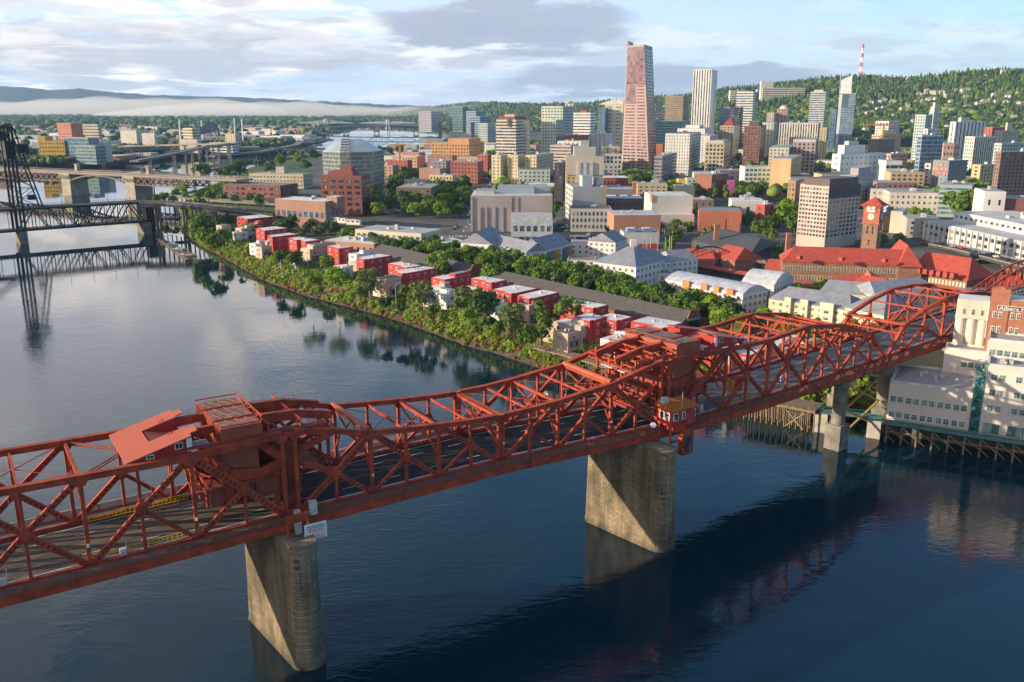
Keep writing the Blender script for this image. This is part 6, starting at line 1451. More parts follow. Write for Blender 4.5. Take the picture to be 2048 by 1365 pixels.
for u, w, col in ((.06, .2, (.14, .155, .18)), (.34, .16, (.55, .24, .05)), (.66, .2, (.14, .155, .18)), (.86, .12, (.55, .24, .05))):
 q0, q1 = mid(c, e, u), mid(c, e, u + w); n = outward(c, e, s.cen); MB().prism([q0, q1, (q1[0] + n[0] * 1, q1[1] + n[1] * 1), (q0[0] + n[0] * 1, q0[1] + n[1] * 1)], LZ, 18).build('painted_bay', C(col), s.o)
s.done()
s = face_bld('white flat roofed apartment block with balconies and roof terrace', 1140, 1232, 487, 520, WHT2, 'grid', 'apartment_building', 16, g=8, units=3, z0=LZ, zt=19, fkw=akw)
gable_front('white end gable with orange panel behind the roof terrace', P2(1176, 482, 21), P2(1231, 486, 21), 18, 21, 26, WHT2, SLATE, akw).done()
s = hall('apartment block under a broad grey pyramid roof with a small white cupola', P2(1186, 524, 20), P2(1272, 535, 20), 34, 20, 28, WHT2, SLATE, hip=.49, kw=akw)
c = s.cen; MB().box((c[0], c[1], 27), (3, 3, 3.4)).build('cupola', C(WHT2), s.o); s.done()
hall('white apartment wing stretching right from the pyramid roof', P2(1276, 533, 19), P2(1342, 523, 19), 18, 19, 25, WHT2, SLATE, hip=.15, kw=akw).done()
hall('short grey roofed wing with green doors at the far end of the apartments', P2(1344, 524, 18), P2(1396, 519, 18), 16, 18, 22.5, WHT2, (.30, .31, .30), kw=akw, hip=.1).done()
def barrel(label, p, q, depth, ze, rise, wall, roofc, kw):
 pts = quad_from(p, q, depth); s = Bd('apartment_building', label, pts, LZ, ze, wall, None); b = MB(); n = 8
 for i in range(n):
  f0, f1 = i / n, (i + 1) / n; z = [ze + rise * math.sin(math.pi * (.12 + .76 * f)) - rise * .3 for f in (f0, f1)]
  q0, q1, q2, q3 = mid(pts[0], pts[3], f0), mid(pts[1], pts[2], f0), mid(pts[1], pts[2], f1), mid(pts[0], pts[3], f1)
  b.prism([q0, q1, q2, q3], ze, [z[0], z[0], z[1], z[1]])
 b.build('barrel_roof', C(roofc, rough=.45), s.o)
 for k in (0, 1, 3): s.facade(pts[k], pts[(k + 1) % 4], 'grid', **kw)
 return s
s = barrel('long white apartment block with orange bays under a grey barrel roof', P2(1330, 560, 19), P2(1486, 590, 19), 17, 19, 4.5, WHT2, (.40, .42, .46), akw)
a, c = s.pts[0], s.pts[1]; n = outward(a, c, s.cen)
for u, w in ((.26, .09), (.5, .08), (.66, .07), (.82, .08)):
 q0, q1 = mid(a, c, u), mid(a, c, u + w); MB().prism([q0, q1, (q1[0] + n[0] * 1.2, q1[1] + n[1] * 1.2), (q0[0] + n[0] * 1.2, q0[1] + n[1] * 1.2)], LZ, 20.5).build('orange_bay', C((.52, .22, .07)), s.o)
for j in range(3):
 for u in (.12, .4, .59, .75, .91):
  q = mid(a, c, u); MB().box((q[0] + n[0] * .7, q[1] + n[1] * .7, 11 + j * 3.1), (3.6, 1.3, .9), math.atan2(c[1] - a[1], c[0] - a[0])).build('balcony', C(WHT2), s.o)
s.done()
barrel('white hall with a pale curved metal roof left of the red roofed station', P2(1482, 566, 17), P2(1548, 574, 17), 24, 17, 7, WHT2, (.5, .52, .53), akw).done()
face_bld('low white terrace with dark awning in front of the pyramid roofed block', 1290, 1375, 545, 470, WHT2, 'grid', 'apartment_building', 12, g=14, units=2, z0=LZ, zt=14.5, fkw=akw, roof=(.2, .2, .2))
face_bld('low white wing with brown roof hidden in trees below the white block', 1134, 1190, 520, 470, WHT2, 'grid', 'apartment_building', 14, g=8, units=0, z0=LZ, zt=15, fkw=akw, roof=(.22, .18, .15))
ykw = dict(pitch=3.4, fh=3.0, wf=.42, hf=.48, frame=(.58, .58, .5), m0=.6, m1=.2); YE = (.58, .50, .34)
s = hall('pale yellow apartment range with grey hip roof and projecting bays', P2(1538, 598, 18), P2(1700, 622, 18), 19, 18, 22.5, YE, SLATE, hip=.12, kw=ykw)
a, c = s.pts[0], s.pts[1]; n = outward(a, c, s.cen)
for u, w in ((.22, .08), (.42, .09), (.66, .16)):
 q0, q1 = mid(a, c, u), mid(a, c, u + w); s.block([q0, q1, (q1[0] + n[0] * 1.5, q1[1] + n[1] * 1.5), (q0[0] + n[0] * 1.5, q0[1] + n[1] * 1.5)], LZ, 20, (.62, .55, .38), roof=None, name='yellow_bay')
 s.facade((q0[0] + n[0] * 1.5, q0[1] + n[1] * 1.5), (q1[0] + n[0] * 1.5, q1[1] + n[1] * 1.5), 'grid', cap=140, **ykw)
s.done()
hall('pale yellow block under a tall grey pyramid roof beside the bridge', P2(1690, 615, 19), P2(1768, 632, 19), 24, 19, 26, (.60, .53, .36), SLATE, hip=.46, kw=ykw).done()
hall('grey roofed apartment range behind the pale yellow one', P2(1640, 583, 18), P2(1740, 592, 18), 17, 18, 22, YE, (.24, .255, .29), hip=.1, kw=ykw).done()
hall('long grey roofed apartment wing running right towards the station', P2(1752, 592, 19), P2(1880, 582, 19), 17, 19, 23.5, YE, (.26, .28, .32), hip=.1, kw=ykw).done()
# ---- station
def station():
 STB = mat('station_brick', (.25, .135, .09), .9, scale=.5, var=.15); RT = mat('red_tile', (.44, .075, .045), .75, scale=.5, col2=(.33, .055, .035), det=8)
 kw = dict(pitch=3.4, fh=5.2, wf=.5, hf=.55, frame=(.55, .48, .36), m0=1.0, m1=.5)
 p, q = P2(1566, 524, 20), P2(1822, 533, 20); pts = quad_from(p, q, 22)
 s = Bd('railway_station', 'long brick station with bright red hipped tile roofs', pts, LZ, 20, STB, None, 'railway station'); s.nw = 0
 r0, r1 = mid(pts[0], pts[3]), mid(pts[1], pts[2]); ridge_roof(s.o, pts, mid(r0, r1, .1), r1, 20.05, 26.5, RT, name='roof', over=.9)
 s.facade(pts[0], pts[1], 'grid', nz=2, nx=44, wf=.5, hf=.5, frame=(.62, .56, .42), m0=1, m1=.6, cap=96)
 x0, x1 = mid(pts[0], pts[1], .90), mid(pts[0], pts[1], 1.08); n = (-outward(pts[0], pts[1], s.cen)[0], -outward(pts[0], pts[1], s.cen)[1])
 e = [(x0[0] - n[0] * 1.5, x0[1] - n[1] * 1.5), (x1[0] - n[0] * 1.5, x1[1] - n[1] * 1.5), (x1[0] + n[0] * 34, x1[1] + n[1] * 34), (x0[0] + n[0] * 34, x0[1] + n[1] * 34)]
 s.block(e, LZ, 19.8, STB, roof=None, name='cross_wing'); m0, m1 = mid(e[0], e[1]), mid(e[3], e[2])
 ridge_roof(s.o, [e[1], e[2], e[3], e[0]], mid(m0, m1, .3), mid(m0, m1, .92), 19.9, 29, RT, name='cross_roof', over=1)
 w0, w1 = P2(1822, 545, 16), P2(1934, 562, 16); pw = quad_from(w0, w1, 24); s.block(pw, LZ, 16, STB, roof=None, name='low_wing')
 ra, rb2 = mid(pw[0], pw[3]), mid(pw[1], pw[2]); ridge_roof(s.o, pw, ra, mid(ra, rb2, .82), 16.05, 25, RT, name='wing_roof', over=1)
 s.facade(pw[0], pw[1], 'grid', z0=LZ + 2.5, z1=15.6, nx=16, nz=1, wf=.45, hf=.5, frame=(.6, .55, .4), cap=130)
 no = outward(pw[0], pw[1], s.cen)
 for i in range(7):
  c = mid(pw[0], pw[1], .1 + i * .12); c = (c[0] - no[0] * 3.4, c[1] - no[1] * 3.4)
  b = MB().box((c[0], c[1], 17.0), (2.0, 3, 2.3), math.atan2(w1[1] - w0[1], w1[0] - w0[0])); b.box((c[0] + no[0] * 1.55, c[1] + no[1] * 1.55, 17.5), (1.5, .1, 1.4), math.atan2(w1[1] - w0[1], w1[0] - w0[0]), 1)
  b.build('dormer', [RT, C((.62, .58, .42))], s.o)
 lw = quad_from(P2(1530, 533, 15), P2(1566, 536, 15), 14); s.block(lw, LZ, 14, STB, roof=None, name='end_wing'); ridge_roof(s.o, lw, mid(lw[0], lw[3], .5), mid(mid(lw[0], lw[3]), mid(lw[1], lw[2]), .9), 14.05, 18, RT, name='end_roof')
 for i in range(3):
  c = mid(pts[0], pts[1], .18 + i * .33); c = (c[0] - no[0] * 5, c[1] - no[1] * 5); MB().box((c[0], c[1], 22.3), (2.2, 2.2, 1.6), .5).build('roof_vent', RT, s.o)
 ch = P2(1577, 478, 22); MB().box((ch[0], ch[1], LZ), (2.6, 2.6, zat(466, ch[1]) - LZ)).build('chimney', C((.34, .14, .09)), s.o); s.done()
 for k, (a, c, z, w, lab) in enumerate(((P2(1580, 552, 12), P2(1850, 580, 12), 12, 10, 'long red platform roof nearest the station'), (P2(1385, 532, 12), P2(1700, 588, 12), 12, 7, 'long narrow red platform roof in front of the station'))):
  t = thing('platform_canopy', lab, 'canopy', (*a, LZ)); pq = quad_from(a, c, w); ridge_roof(t, pq, mid(pq[0], pq[3]), mid(pq[1], pq[2]), z, z + 1.2, mat('dull_red_roof', (.33, .06, .05), .8, scale=.4, var=.2), name='roof')
  b = MB()
  for i in range(14): m_ = mid(mid(pq[0], pq[3]), mid(pq[1], pq[2]), (i + .5) / 14); b.box((m_[0], m_[1], LZ - .1), (.5, .5, z - LZ + .6))
  b.build('posts', DKM, t)
 for lab, a, c, w, ze, zr, col in (('rust streaked maroon shed roof in front of the station', P2(1748, 563, 13), P2(1795, 556, 13), 13, 13, 17.5, mat('rusty_roof', (.30, .07, .06), .8, scale=.8, col2=(.42, .20, .16), det=8)),
         ('plain dull red shed roof beside the maroon one', P2(1668, 556, 13), P2(1745, 562, 13), 12, 13, 16.5, mat('dull_red_roof', (0, 0, 0))),
         ('wide bright red gate shelter roof in front of the maroon shed', P2(1702, 568, 13), P2(1775, 578, 13), 11, 13, 17, RT),
         ('red hipped office roof behind the wooden yard poles', P2(1352, 518, 15), P2(1430, 524, 15), 16, 15, 20, RT),
         ('low red roof right of the second chimney', P2(1415, 512, 16), P2(1470, 523, 16), 20, 16, 22, RT),
         ('red roofed freight shed right of the station dormers', P2(1936, 570, 13), P2(2060, 575, 13), 16, 13, 17, RT),
         ('dark blue grey shed roof at the foot of the station wing', P2(1932, 590, 11), P2(2010, 590, 11), 15, 11, 13, C((.16, .18, .24)))):
  pq = quad_from(a, c, w); t = Bd('station_shed', lab, pq, LZ, ze, STB, None, 'shed'); ridge_roof(t.o, pq, mid(mid(pq[0], pq[3]), mid(pq[1], pq[2]), .18), mid(mid(pq[0], pq[3]), mid(pq[1], pq[2]), .82), ze + .05, zr, col); t.facade(pq[0], pq[1], 'grid', pitch=4, nz=1, wf=.35, hf=.4, m0=1); t.done()
 D = 500; bx_ = xat(1741, D, 20); t = thing('clock_tower', 'brick clock tower with red pyramid roof and lit rooftop letters', 'clock tower', (bx_, D, LZ)); g = R(-38)
 TB = mat('tower_brick', (.40, .13, .075), .85, scale=.4, var=.12); ze = zat(411, D); zr = zat(394, D); hw = 8.2
 MB().box((bx_, D, LZ), (hw, hw, zat(447, D) - LZ), g).build('shaft', mat('shaft_brick', (.26, .15, .10), .9, scale=.4, var=.15), t)
 b = MB().box((bx_, D, zat(447, D)), (hw + .5, hw + .5, ze - zat(447, D)), g); b.box((bx_, D, zat(447, D)), (hw + 1.2, hw + 1.2, .7), g); b.box((bx_, D, ze - 1), (hw + 1.6, hw + 1.6, 1), g); b.build('belfry', TB, t)
 ca, sa = math.cos(g), math.sin(g); hq = hw / 2 + 2.2; cs = [(bx_ + ca * x - sa * y, D + sa * x + ca * y) for x, y in ((-hq, -hq), (hq, -hq), (hq, hq), (-hq, hq))]
 b = MB(); b.add([(*p, ze) for p in cs] + [(bx_, D, zr)], [(0, 1, 4), (1, 2, 4), (2, 3, 4), (3, 0, 4), (3, 2, 1, 0)]); b.build('pyramid_roof', RT, t)
 MB().cyl((bx_, D, zr - .3), (bx_, D, zat(362, D)), .22, .08, n=6).build('flag_pole', C((.5, .2, .16)), t)
 for a in (g, g + math.pi / 2):                                # the two faces towards the camera
  n = (math.sin(a), -math.cos(a))
  if n[1] > 0.2 : continue
  fx, fy = bx_ + n[0] * (hw / 2 + .35), D + n[1] * (hw / 2 + .35); zc_ = zat(432.5, D)
  MB().cyl((fx, fy, zc_), (fx + n[0] * .15, fy + n[1] * .15, zc_), 1.75, n=24).build('clock_face', C((.62, .60, .52)), t)
  b = MB(); b.beam((fx + n[0] * .25, fy + n[1] * .25, zc_), (fx + n[0] * .25, fy + n[1] * .25, zc_ + 1.3), .16, .1); b.beam((fx + n[0] * .25, fy + n[1] * .25, zc_), (fx + n[0] * .25 + math.cos(a) * .8, fy + n[1] * .25 + math.sin(a) * .8, zc_ - .5), .18, .1); b.build('clock_hands', DKM, t)
  for z_, w_, h_ in ((zat(455, D), .7, 2.2), (zat(463, D), .9, 1.6), (zat(484, D), 1.0, 3.2)):
   for dx in (-1.4, 1.4) if w_ < 1 else (0,):
    MB().box((bx_ + n[0] * (hw / 2 + .06) + math.cos(a) * dx, D + n[1] * (hw / 2 + .06) + math.sin(a) * dx, z_ - h_ / 2), (w_, .12, h_), a).build('tower_window', GL, t)
 em = bpy.data.materials.new('lit_letters'); em.use_nodes = True; em.node_tree.nodes['Principled BSDF'].inputs['Emission Color'].default_value = (1, .93, .7, 1); em.node_tree.nodes['Principled BSDF'].inputs['Emission Strength'].default_value = .7
 eb = bpy.data.materials.new('lit_letters_blue'); eb.use_nodes = True; eb.node_tree.nodes['Principled BSDF'].inputs['Base Color'].default_value = (.1, .15, .5, 1); eb.node_tree.nodes['Principled BSDF'].inputs['Emission Color'].default_value = (.45, .6, 1, 1); eb.node_tree.nodes['Principled BSDF'].inputs['Emission Strength'].default_value = .9
 for a, ls, m in ((g, ('GO BY', 'TRAIN'), em), (g + math.pi / 2, ('UNION', 'STATION'), eb)):
  n = (math.sin(a), -math.cos(a))
  if n[1] > 0: n = (-n[0], -n[1])
  for k, w in enumerate(ls):
   c = (bx_ + n[0] * (hw / 2 + 1.6), D + n[1] * (hw / 2 + 1.6)); text(w, (c[0], c[1], ze - 1.6 - k * 1.7), 2.0, math.atan2(n[0], -n[1]), m, t, sx=.78 if len(w) < 7 else .62, thick=.08)
DKM = C(DK)
station()
# ---- post office and the ramp beside it
def post_office():
 a, c = P2(1852, 441, 22), P2(2075, 490, 22); pts = quad_from(a, c, 60); s = Bd('post_office_building', 'very long pale building with close white vertical fins at the right edge', pts, LZ, 22, (.44, .43, .42), (.42, .42, .42), parapet=.8)
 n = outward(a, c, s.cen); L, d = edge_frame(a, c); k = 19
 for i in range(k + 1):
  q = mid(a, c, i / k); MB().box((q[0] + n[0] * .6, q[1] + n[1] * .6, LZ), (.7, 1.4, 12.8), math.atan2(d[1], d[0])).build('white_fin', C((.72, .72, .70)), s.o)
  if i < k:
   for z, h in ((17.4, 2.2), (13.2, 1.9)) if i % 3 else ((17.4, 2.2),):
    q0, q1 = mid(a, c, (i + .1) / k), mid(a, c, (i + .9) / k); MB().prism([(q0[0] + n[0] * .08, q0[1] + n[1] * .08), (q1[0] + n[0] * .08, q1[1] + n[1] * .08), (q1[0] - n[0] * .1, q1[1] - n[1] * .1), (q0[0] - n[0] * .1, q0[1] - n[1] * .1)], z, z + h).build('window', GL, s.o)
 s.block([mid(a, c, .18), mid(a, c, 1.0), mid(pts[3], pts[2], 1.0), mid(pts[3], pts[2], .18)], 22, 22.1, roof=None) if False else None
 u = [mid(pts[0], pts[3], .3), mid(pts[1], pts[2], .3), pts[2], pts[3]]; u = [mid(u[0], u[1], .02), u[1], u[2], mid(u[3], u[2], .02)]
 s.block(u, 22, 28, (.52, .51, .49), roof=(.46, .46, .45)); s.facade(u[0], u[1], 'grid', z0=23, z1=27, nx=20, nz=1, wf=.5, hf=.4, cap=160); s.units(n=10, z=28, pts=u, size=4); s.done()
 strip([G(1862, 486, 10), G(1930, 500, 12), G(2000, 518, 14), G(2110, 545, 17)], 13, 'viaduct', ROADD, 'dark curved approach road passing below the finned post office', 'viaduct', thick=1.5, posts=25)
 t = thing('truss_bridge', 'low dull red arched road truss at the right edge behind the mill', 'bridge', (*P2(1990, 560, 14), 14)); b = MB(); A_, C_ = G(1960, 590, 14), G(2110, 570, 14)
 for off in (0, 9):
  for i in range(10):
   f0, f1 = i / 10, (i + 1) / 10; h0, h1 = [12 * math.sin(math.pi * min(1, f * .62)) for f in (f0, f1)]; p0 = (lerp(A_[0], C_[0], f0), lerp(A_[1], C_[1], f0) + off, 14 + h0); p1 = (lerp(A_[0], C_[0], f1), lerp(A_[1], C_[1], f1) + off, 14 + h1)
   b.beam(p0, p1, .6, .7); b.beam(p0, (p0[0], p0[1], 13), .35, .35); b.beam((p0[0], p0[1], 13.5), (p1[0], p1[1], p1[2]), .3, .35)
  b.beam((A_[0], A_[1] + off, 13.2), (C_[0], C_[1] + off, 13.2), .6, .9)
 b.build('truss', RED, t)
post_office()
# ---- long warehouses with dark shingle roofs
def warehouse(a, c, width, ze, zr, label, openend=False):
 L, d = edge_frame(a, c); n = (d[1], -d[0]); n = n if n[0] < 0 else (-n[0], -n[1])        # towards the river
 e = [(a[0] + n[0] * width / 2, a[1] + n[1] * width / 2), (c[0] + n[0] * width / 2, c[1] + n[1] * width / 2), (c[0] - n[0] * width / 2, c[1] - n[1] * width / 2), (a[0] - n[0] * width / 2, a[1] - n[1] * width / 2)]
 BW = mat('old_brick', (.22, .085, .06), .9, scale=.5, var=.2); s = Bd('warehouse', label, e, LZ, ze, BW, None, 'warehouse')
 ridge_roof(s.o, e, a, c, ze + .05, zr, mat('dark_shingle', (.105, .095, .09), .9, scale=.6, col2=(.07, .065, .062), det=8), over=.5)
 b = MB(); q0, q1 = (c[0] + d[0] * .2, c[1] + d[1] * .2), None
 for k, f in enumerate((-1, 1)): pass
 E0, E1 = e[1], e[2]; out = [(*mid(E0, E1, 0), ze - 3), (*mid(E0, E1, 1), ze - 3), (*mid(E0, E1, 1), ze + .9), (*mid(E0, E1, .78), ze + .9), (*mid(E0, E1, .62), zr + .8), (*mid(E0, E1, .38), zr + .8), (*mid(E0, E1, .22), ze + .9), (*mid(E0, E1, 0), ze + .9)]
 v = [(p[0] + d[0] * .1, p[1] + d[1] * .1, p[2]) for p in out] + [(p[0] + d[0] * .7, p[1] + d[1] * .7, p[2]) for p in out]; n8 = 8
 b.add(v, [tuple(range(8)), tuple(range(8, 16))[::-1]] + [(i, (i + 1) % 8, 8 + (i + 1) % 8, 8 + i) for i in range(8)]); b.build('gable_wall', BW, s.o)
 if openend:
  m_ = mid(E0, E1); MB().box((m_[0] + d[0] * .75, m_[1] + d[1] * .75, LZ), (6.5, .2, 4.6), math.atan2(E1[1] - E0[1], E1[0] - E0[0])).build('doorway', BLK, s.o)
  MB().box((m_[0] + d[0] * .85, m_[1] + d[1] * .85, LZ + 4.6), (7.5, .3, .8), math.atan2(E1[1] - E0[1], E1[0] - E0[0])).build('lintel', C((.3, .32, .34)), s.o)
 s.facade(e[0], e[1], 'grid', pitch=6, nz=1, wf=.3, hf=.4, m1=.3); s.done()
warehouse(P2(763, 488, 17), P2(953, 531, 17), 19, 12.5, 17, 'long brick warehouse under a dark shingle roof behind the red townhouses')
warehouse(P2(1000, 541, 17), P2(1386, 623, 17), 17, 12.5, 17, 'longest brick warehouse with dark shingle roof and arched brick gable near the bridge', True)
s = bld('flat white roofed brick building between townhouses and cream flats', 648, 748, 792, 489, 0, (.36, .19, .13), 'grid', g=28, zt=16, units=6, roof=ROOFW, z0=LZ, fkw=dict(pitch=4.5, nz=1, wf=.35, hf=.5), mx=60)
s = bld('long cream apartment block with balconies and flat grey roof', 710, 842, 883, 468, 0, (.52, .47, .37), 'grid', g=26, zt=21, units=5, roof=(.38, .38, .38), z0=LZ, fkw=dict(pitch=4.2, fh=3.6, wf=.62, hf=.55, frame=(.58, .54, .42)), f2=dict(pitch=9, wf=.2, hf=.3), mx=90, name='apartment_building')
bld('low dark slate apartment wing joining the long cream apartment block', 838, 868, 935, 489, 0, (.12, .14, .155), None, style2='grid', g=62, zt=17, units=3, roof=ROOFW, z0=LZ, f2=dict(pitch=4, fh=3, wf=.3, hf=.4), mx=60, name='apartment_building')
s = bld('bright red projecting bay on the slate apartment wing', 842, 848, 862, 505, 0, (.5, .04, .03), None, g=60, zt=15, units=0, z0=LZ) if False else None
s = bld('small pale low restaurant with dark red roof by the white annex', 1075, 1090, 1104, 493, 0, (.56, .52, .48), None, g=20, zt=13, units=0, z0=LZ, roof=(.33, .08, .06))
# ---- waterfront townhouses
TR, TT, TW2 = (.42, .045, .042), (.50, .36, .26), (.62, .62, .60)
TH = [  # xl, xm, xr, y, ztop, colour
(435, 443, 448, 452, 18, 't'), (482, 501, 540, 438, 20, 'r'), (500, 510, 525, 449, 19, 'r'), (471, 482, 508, 458, 17, 't'), (465, 477, 493, 466, 15, 'w'), (519, 536, 569, 461, 19.5, 'r'),
(540, 552, 589, 474, 19.5, 'r'), (590, 619, 636, 483, 19, 'r'), (524, 534, 550, 485, 16, 't'), (502, 511, 521, 489, 15, 'w'), (511, 523, 534, 495, 15, 't'), (614, 628, 664, 491, 18, 't'),
(664, 685, 698, 497, 19, 'r'), (698, 713, 742, 510, 17, 'w'), (601, 619, 627, 500, 16, 't'), (584, 595, 604, 525, 12.5, 't'), (673, 684, 692, 535, 16, 'w'), (696, 713, 733, 527, 15, 't'),
(720, 736, 776, 519, 19, 'r'), (776, 822, 838, 535, 19, 'r'), (795, 813, 863, 547, 18.5, 'r'), (755, 772, 798, 558, 17.5, 't'), (745, 770, 793, 570, 14.5, 'w'), (871, 889, 935, 560, 18.5, 'r'),
(860, 881, 898, 576, 16, 't'), (846, 893, 909, 591, 15, 'w'), (935, 956, 975, 576, 15.5, 't'), (958, 992, 1010, 565, 19, 'r'), (1000, 1032, 1068, 587, 19, 'r'), (983, 999, 1008, 614, 16, 'w'),
(1000, 1020, 1040, 601, 16, 'w'), (1041, 1058, 1066, 612, 16, 't'), (1045, 1068, 1110, 597, 18.5, 'r'), (1120, 1196, 1213, 616, 18.5, 'r'), (1162, 1190, 1211, 641, 18.5, 'r'), (1212, 1243, 1262, 641, 18.5, 'r'),
(1262, 1335, 1362, 656, 18.5, 'r'), (1107, 1162, 1180, 654, 16.5, 't'), (1109, 1136, 1156, 669, 15, 't'), (1092, 1108, 1120, 657, 14, 't'), (1209, 1232, 1272, 684, 14, 'w'), (1229, 1262, 1302, 669, 14.5, 'w'),
(1305, 1350, 1372, 673, 14.5, 'w'), (1435, 1462, 1500, 700, 15.5, 'w'), (1395, 1420, 1450, 703, 15, 'r'), (1470, 1500, 1540, 712, 14, 'r'), (1522, 1556, 1592, 690, 15, 'w'), (1575, 1600, 1640, 706, 14, 't')]
ORD = ['first', 'second', 'third', 'fourth', 'fifth', 'sixth', 'seventh', 'eighth', 'ninth', 'tenth', 'eleventh', 'twelfth', 'thirteenth', 'fourteenth', 'fifteenth', 'sixteenth', 'seventeenth', 'eighteenth', 'nineteenth', 'twentieth', 'twenty-first', 'twenty-second']
cnt = {'r': 0, 't': 0, 'w': 0}; TOWN = []
cols = {'r': (TR, 'red'), 't': (TT, 'tan'), 'w': (TW2, 'white')}
for xl, xm, xr, y, z, c in sorted(TH):
 col, nm = cols[c]; k = cnt[c]; cnt[c] += 1; xl -= (xm - xl) * .45 if c == 'r' and xm - xl < 40 else 0; xr += (xr - xm) * .2
 s = bld('%s flat roofed waterfront townhouse, %s %s one counting from the dark lift bridge' % (nm, ORD[k], nm), xl, xm, xr, y, 0, col, 'grid', g=42, zt=z, units=0, name='townhouse', z0=LZ - .5, roof=ROOFW if c != 't' or k % 2 else ROOFD,
   fkw=dict(pitch=4.6, fh=3.0, wf=.34, hf=.42, frame=(.55, .55, .52), m0=.3, m1=.3), group='waterfront townhouses', mx=46, cat='townhouse')
 TOWN.append(s); F = s.F; L = math.dist(F[0], F[1]); s.units(n=2, size=1.1, hmax=.9); Rr = math.dist(F[0], F[2])
 if c == 'r' and L > 9:                                        # stepped bays that make the zigzag roof line
  n = outward(F[1], F[0], s.cen)
  for i in range(max(1, int(L / 9))):
   f = (i + .1) * 9 / L; g_ = f + 4.4 / L
   if g_ < 1:
    q0, q1 = mid(F[0], F[1], f), mid(F[0], F[1], g_); bay = [q0, q1, (q1[0] + n[0] * 2.0, q1[1] + n[1] * 2.0), (q0[0] + n[0] * 2.0, q0[1] + n[1] * 2.0)]
    s.block(bay, LZ, z - .02, roof=None, name='bay'); MB().prism([mid(p, s.cen, .03) for p in bay], z, z + .05).build('bay_roof', MATS['roof_9e9e99'], s.o); s.facade(bay[3], bay[2], 'grid', z0=LZ + 1, z1=z - .5, nx=1, nz=3, wf=.4, hf=.4, frame=(.55, .55, .52), cap=140)
 else:
  q = frac(F, .05, .5, .4, .9); s.block(q, z, z + 1.6, name='roof_terrace_wall') if k % 2 else None
 if c == 't':
  n = outward(F[0], F[2], s.cen); q0, q1 = mid(F[0], F[2], .2), mid(F[0], F[2], .85); MB().prism([q0, q1, (q1[0] + n[0] * 1.1, q1[1] + n[1] * 1.1), (q0[0] + n[0] * 1.1, q0[1] + n[1] * 1.1)], LZ + 2.8, LZ + 3.1).build('balcony', C((.2, .2, .2)), s.o)
  MB().prism([(q0[0] + n[0] * .08, q0[1] + n[1] * .08), (q1[0] + n[0] * .08, q1[1] + n[1] * .08), q1, q0], LZ + .4, LZ + 2.5).build('glass_door', GL, s.o)
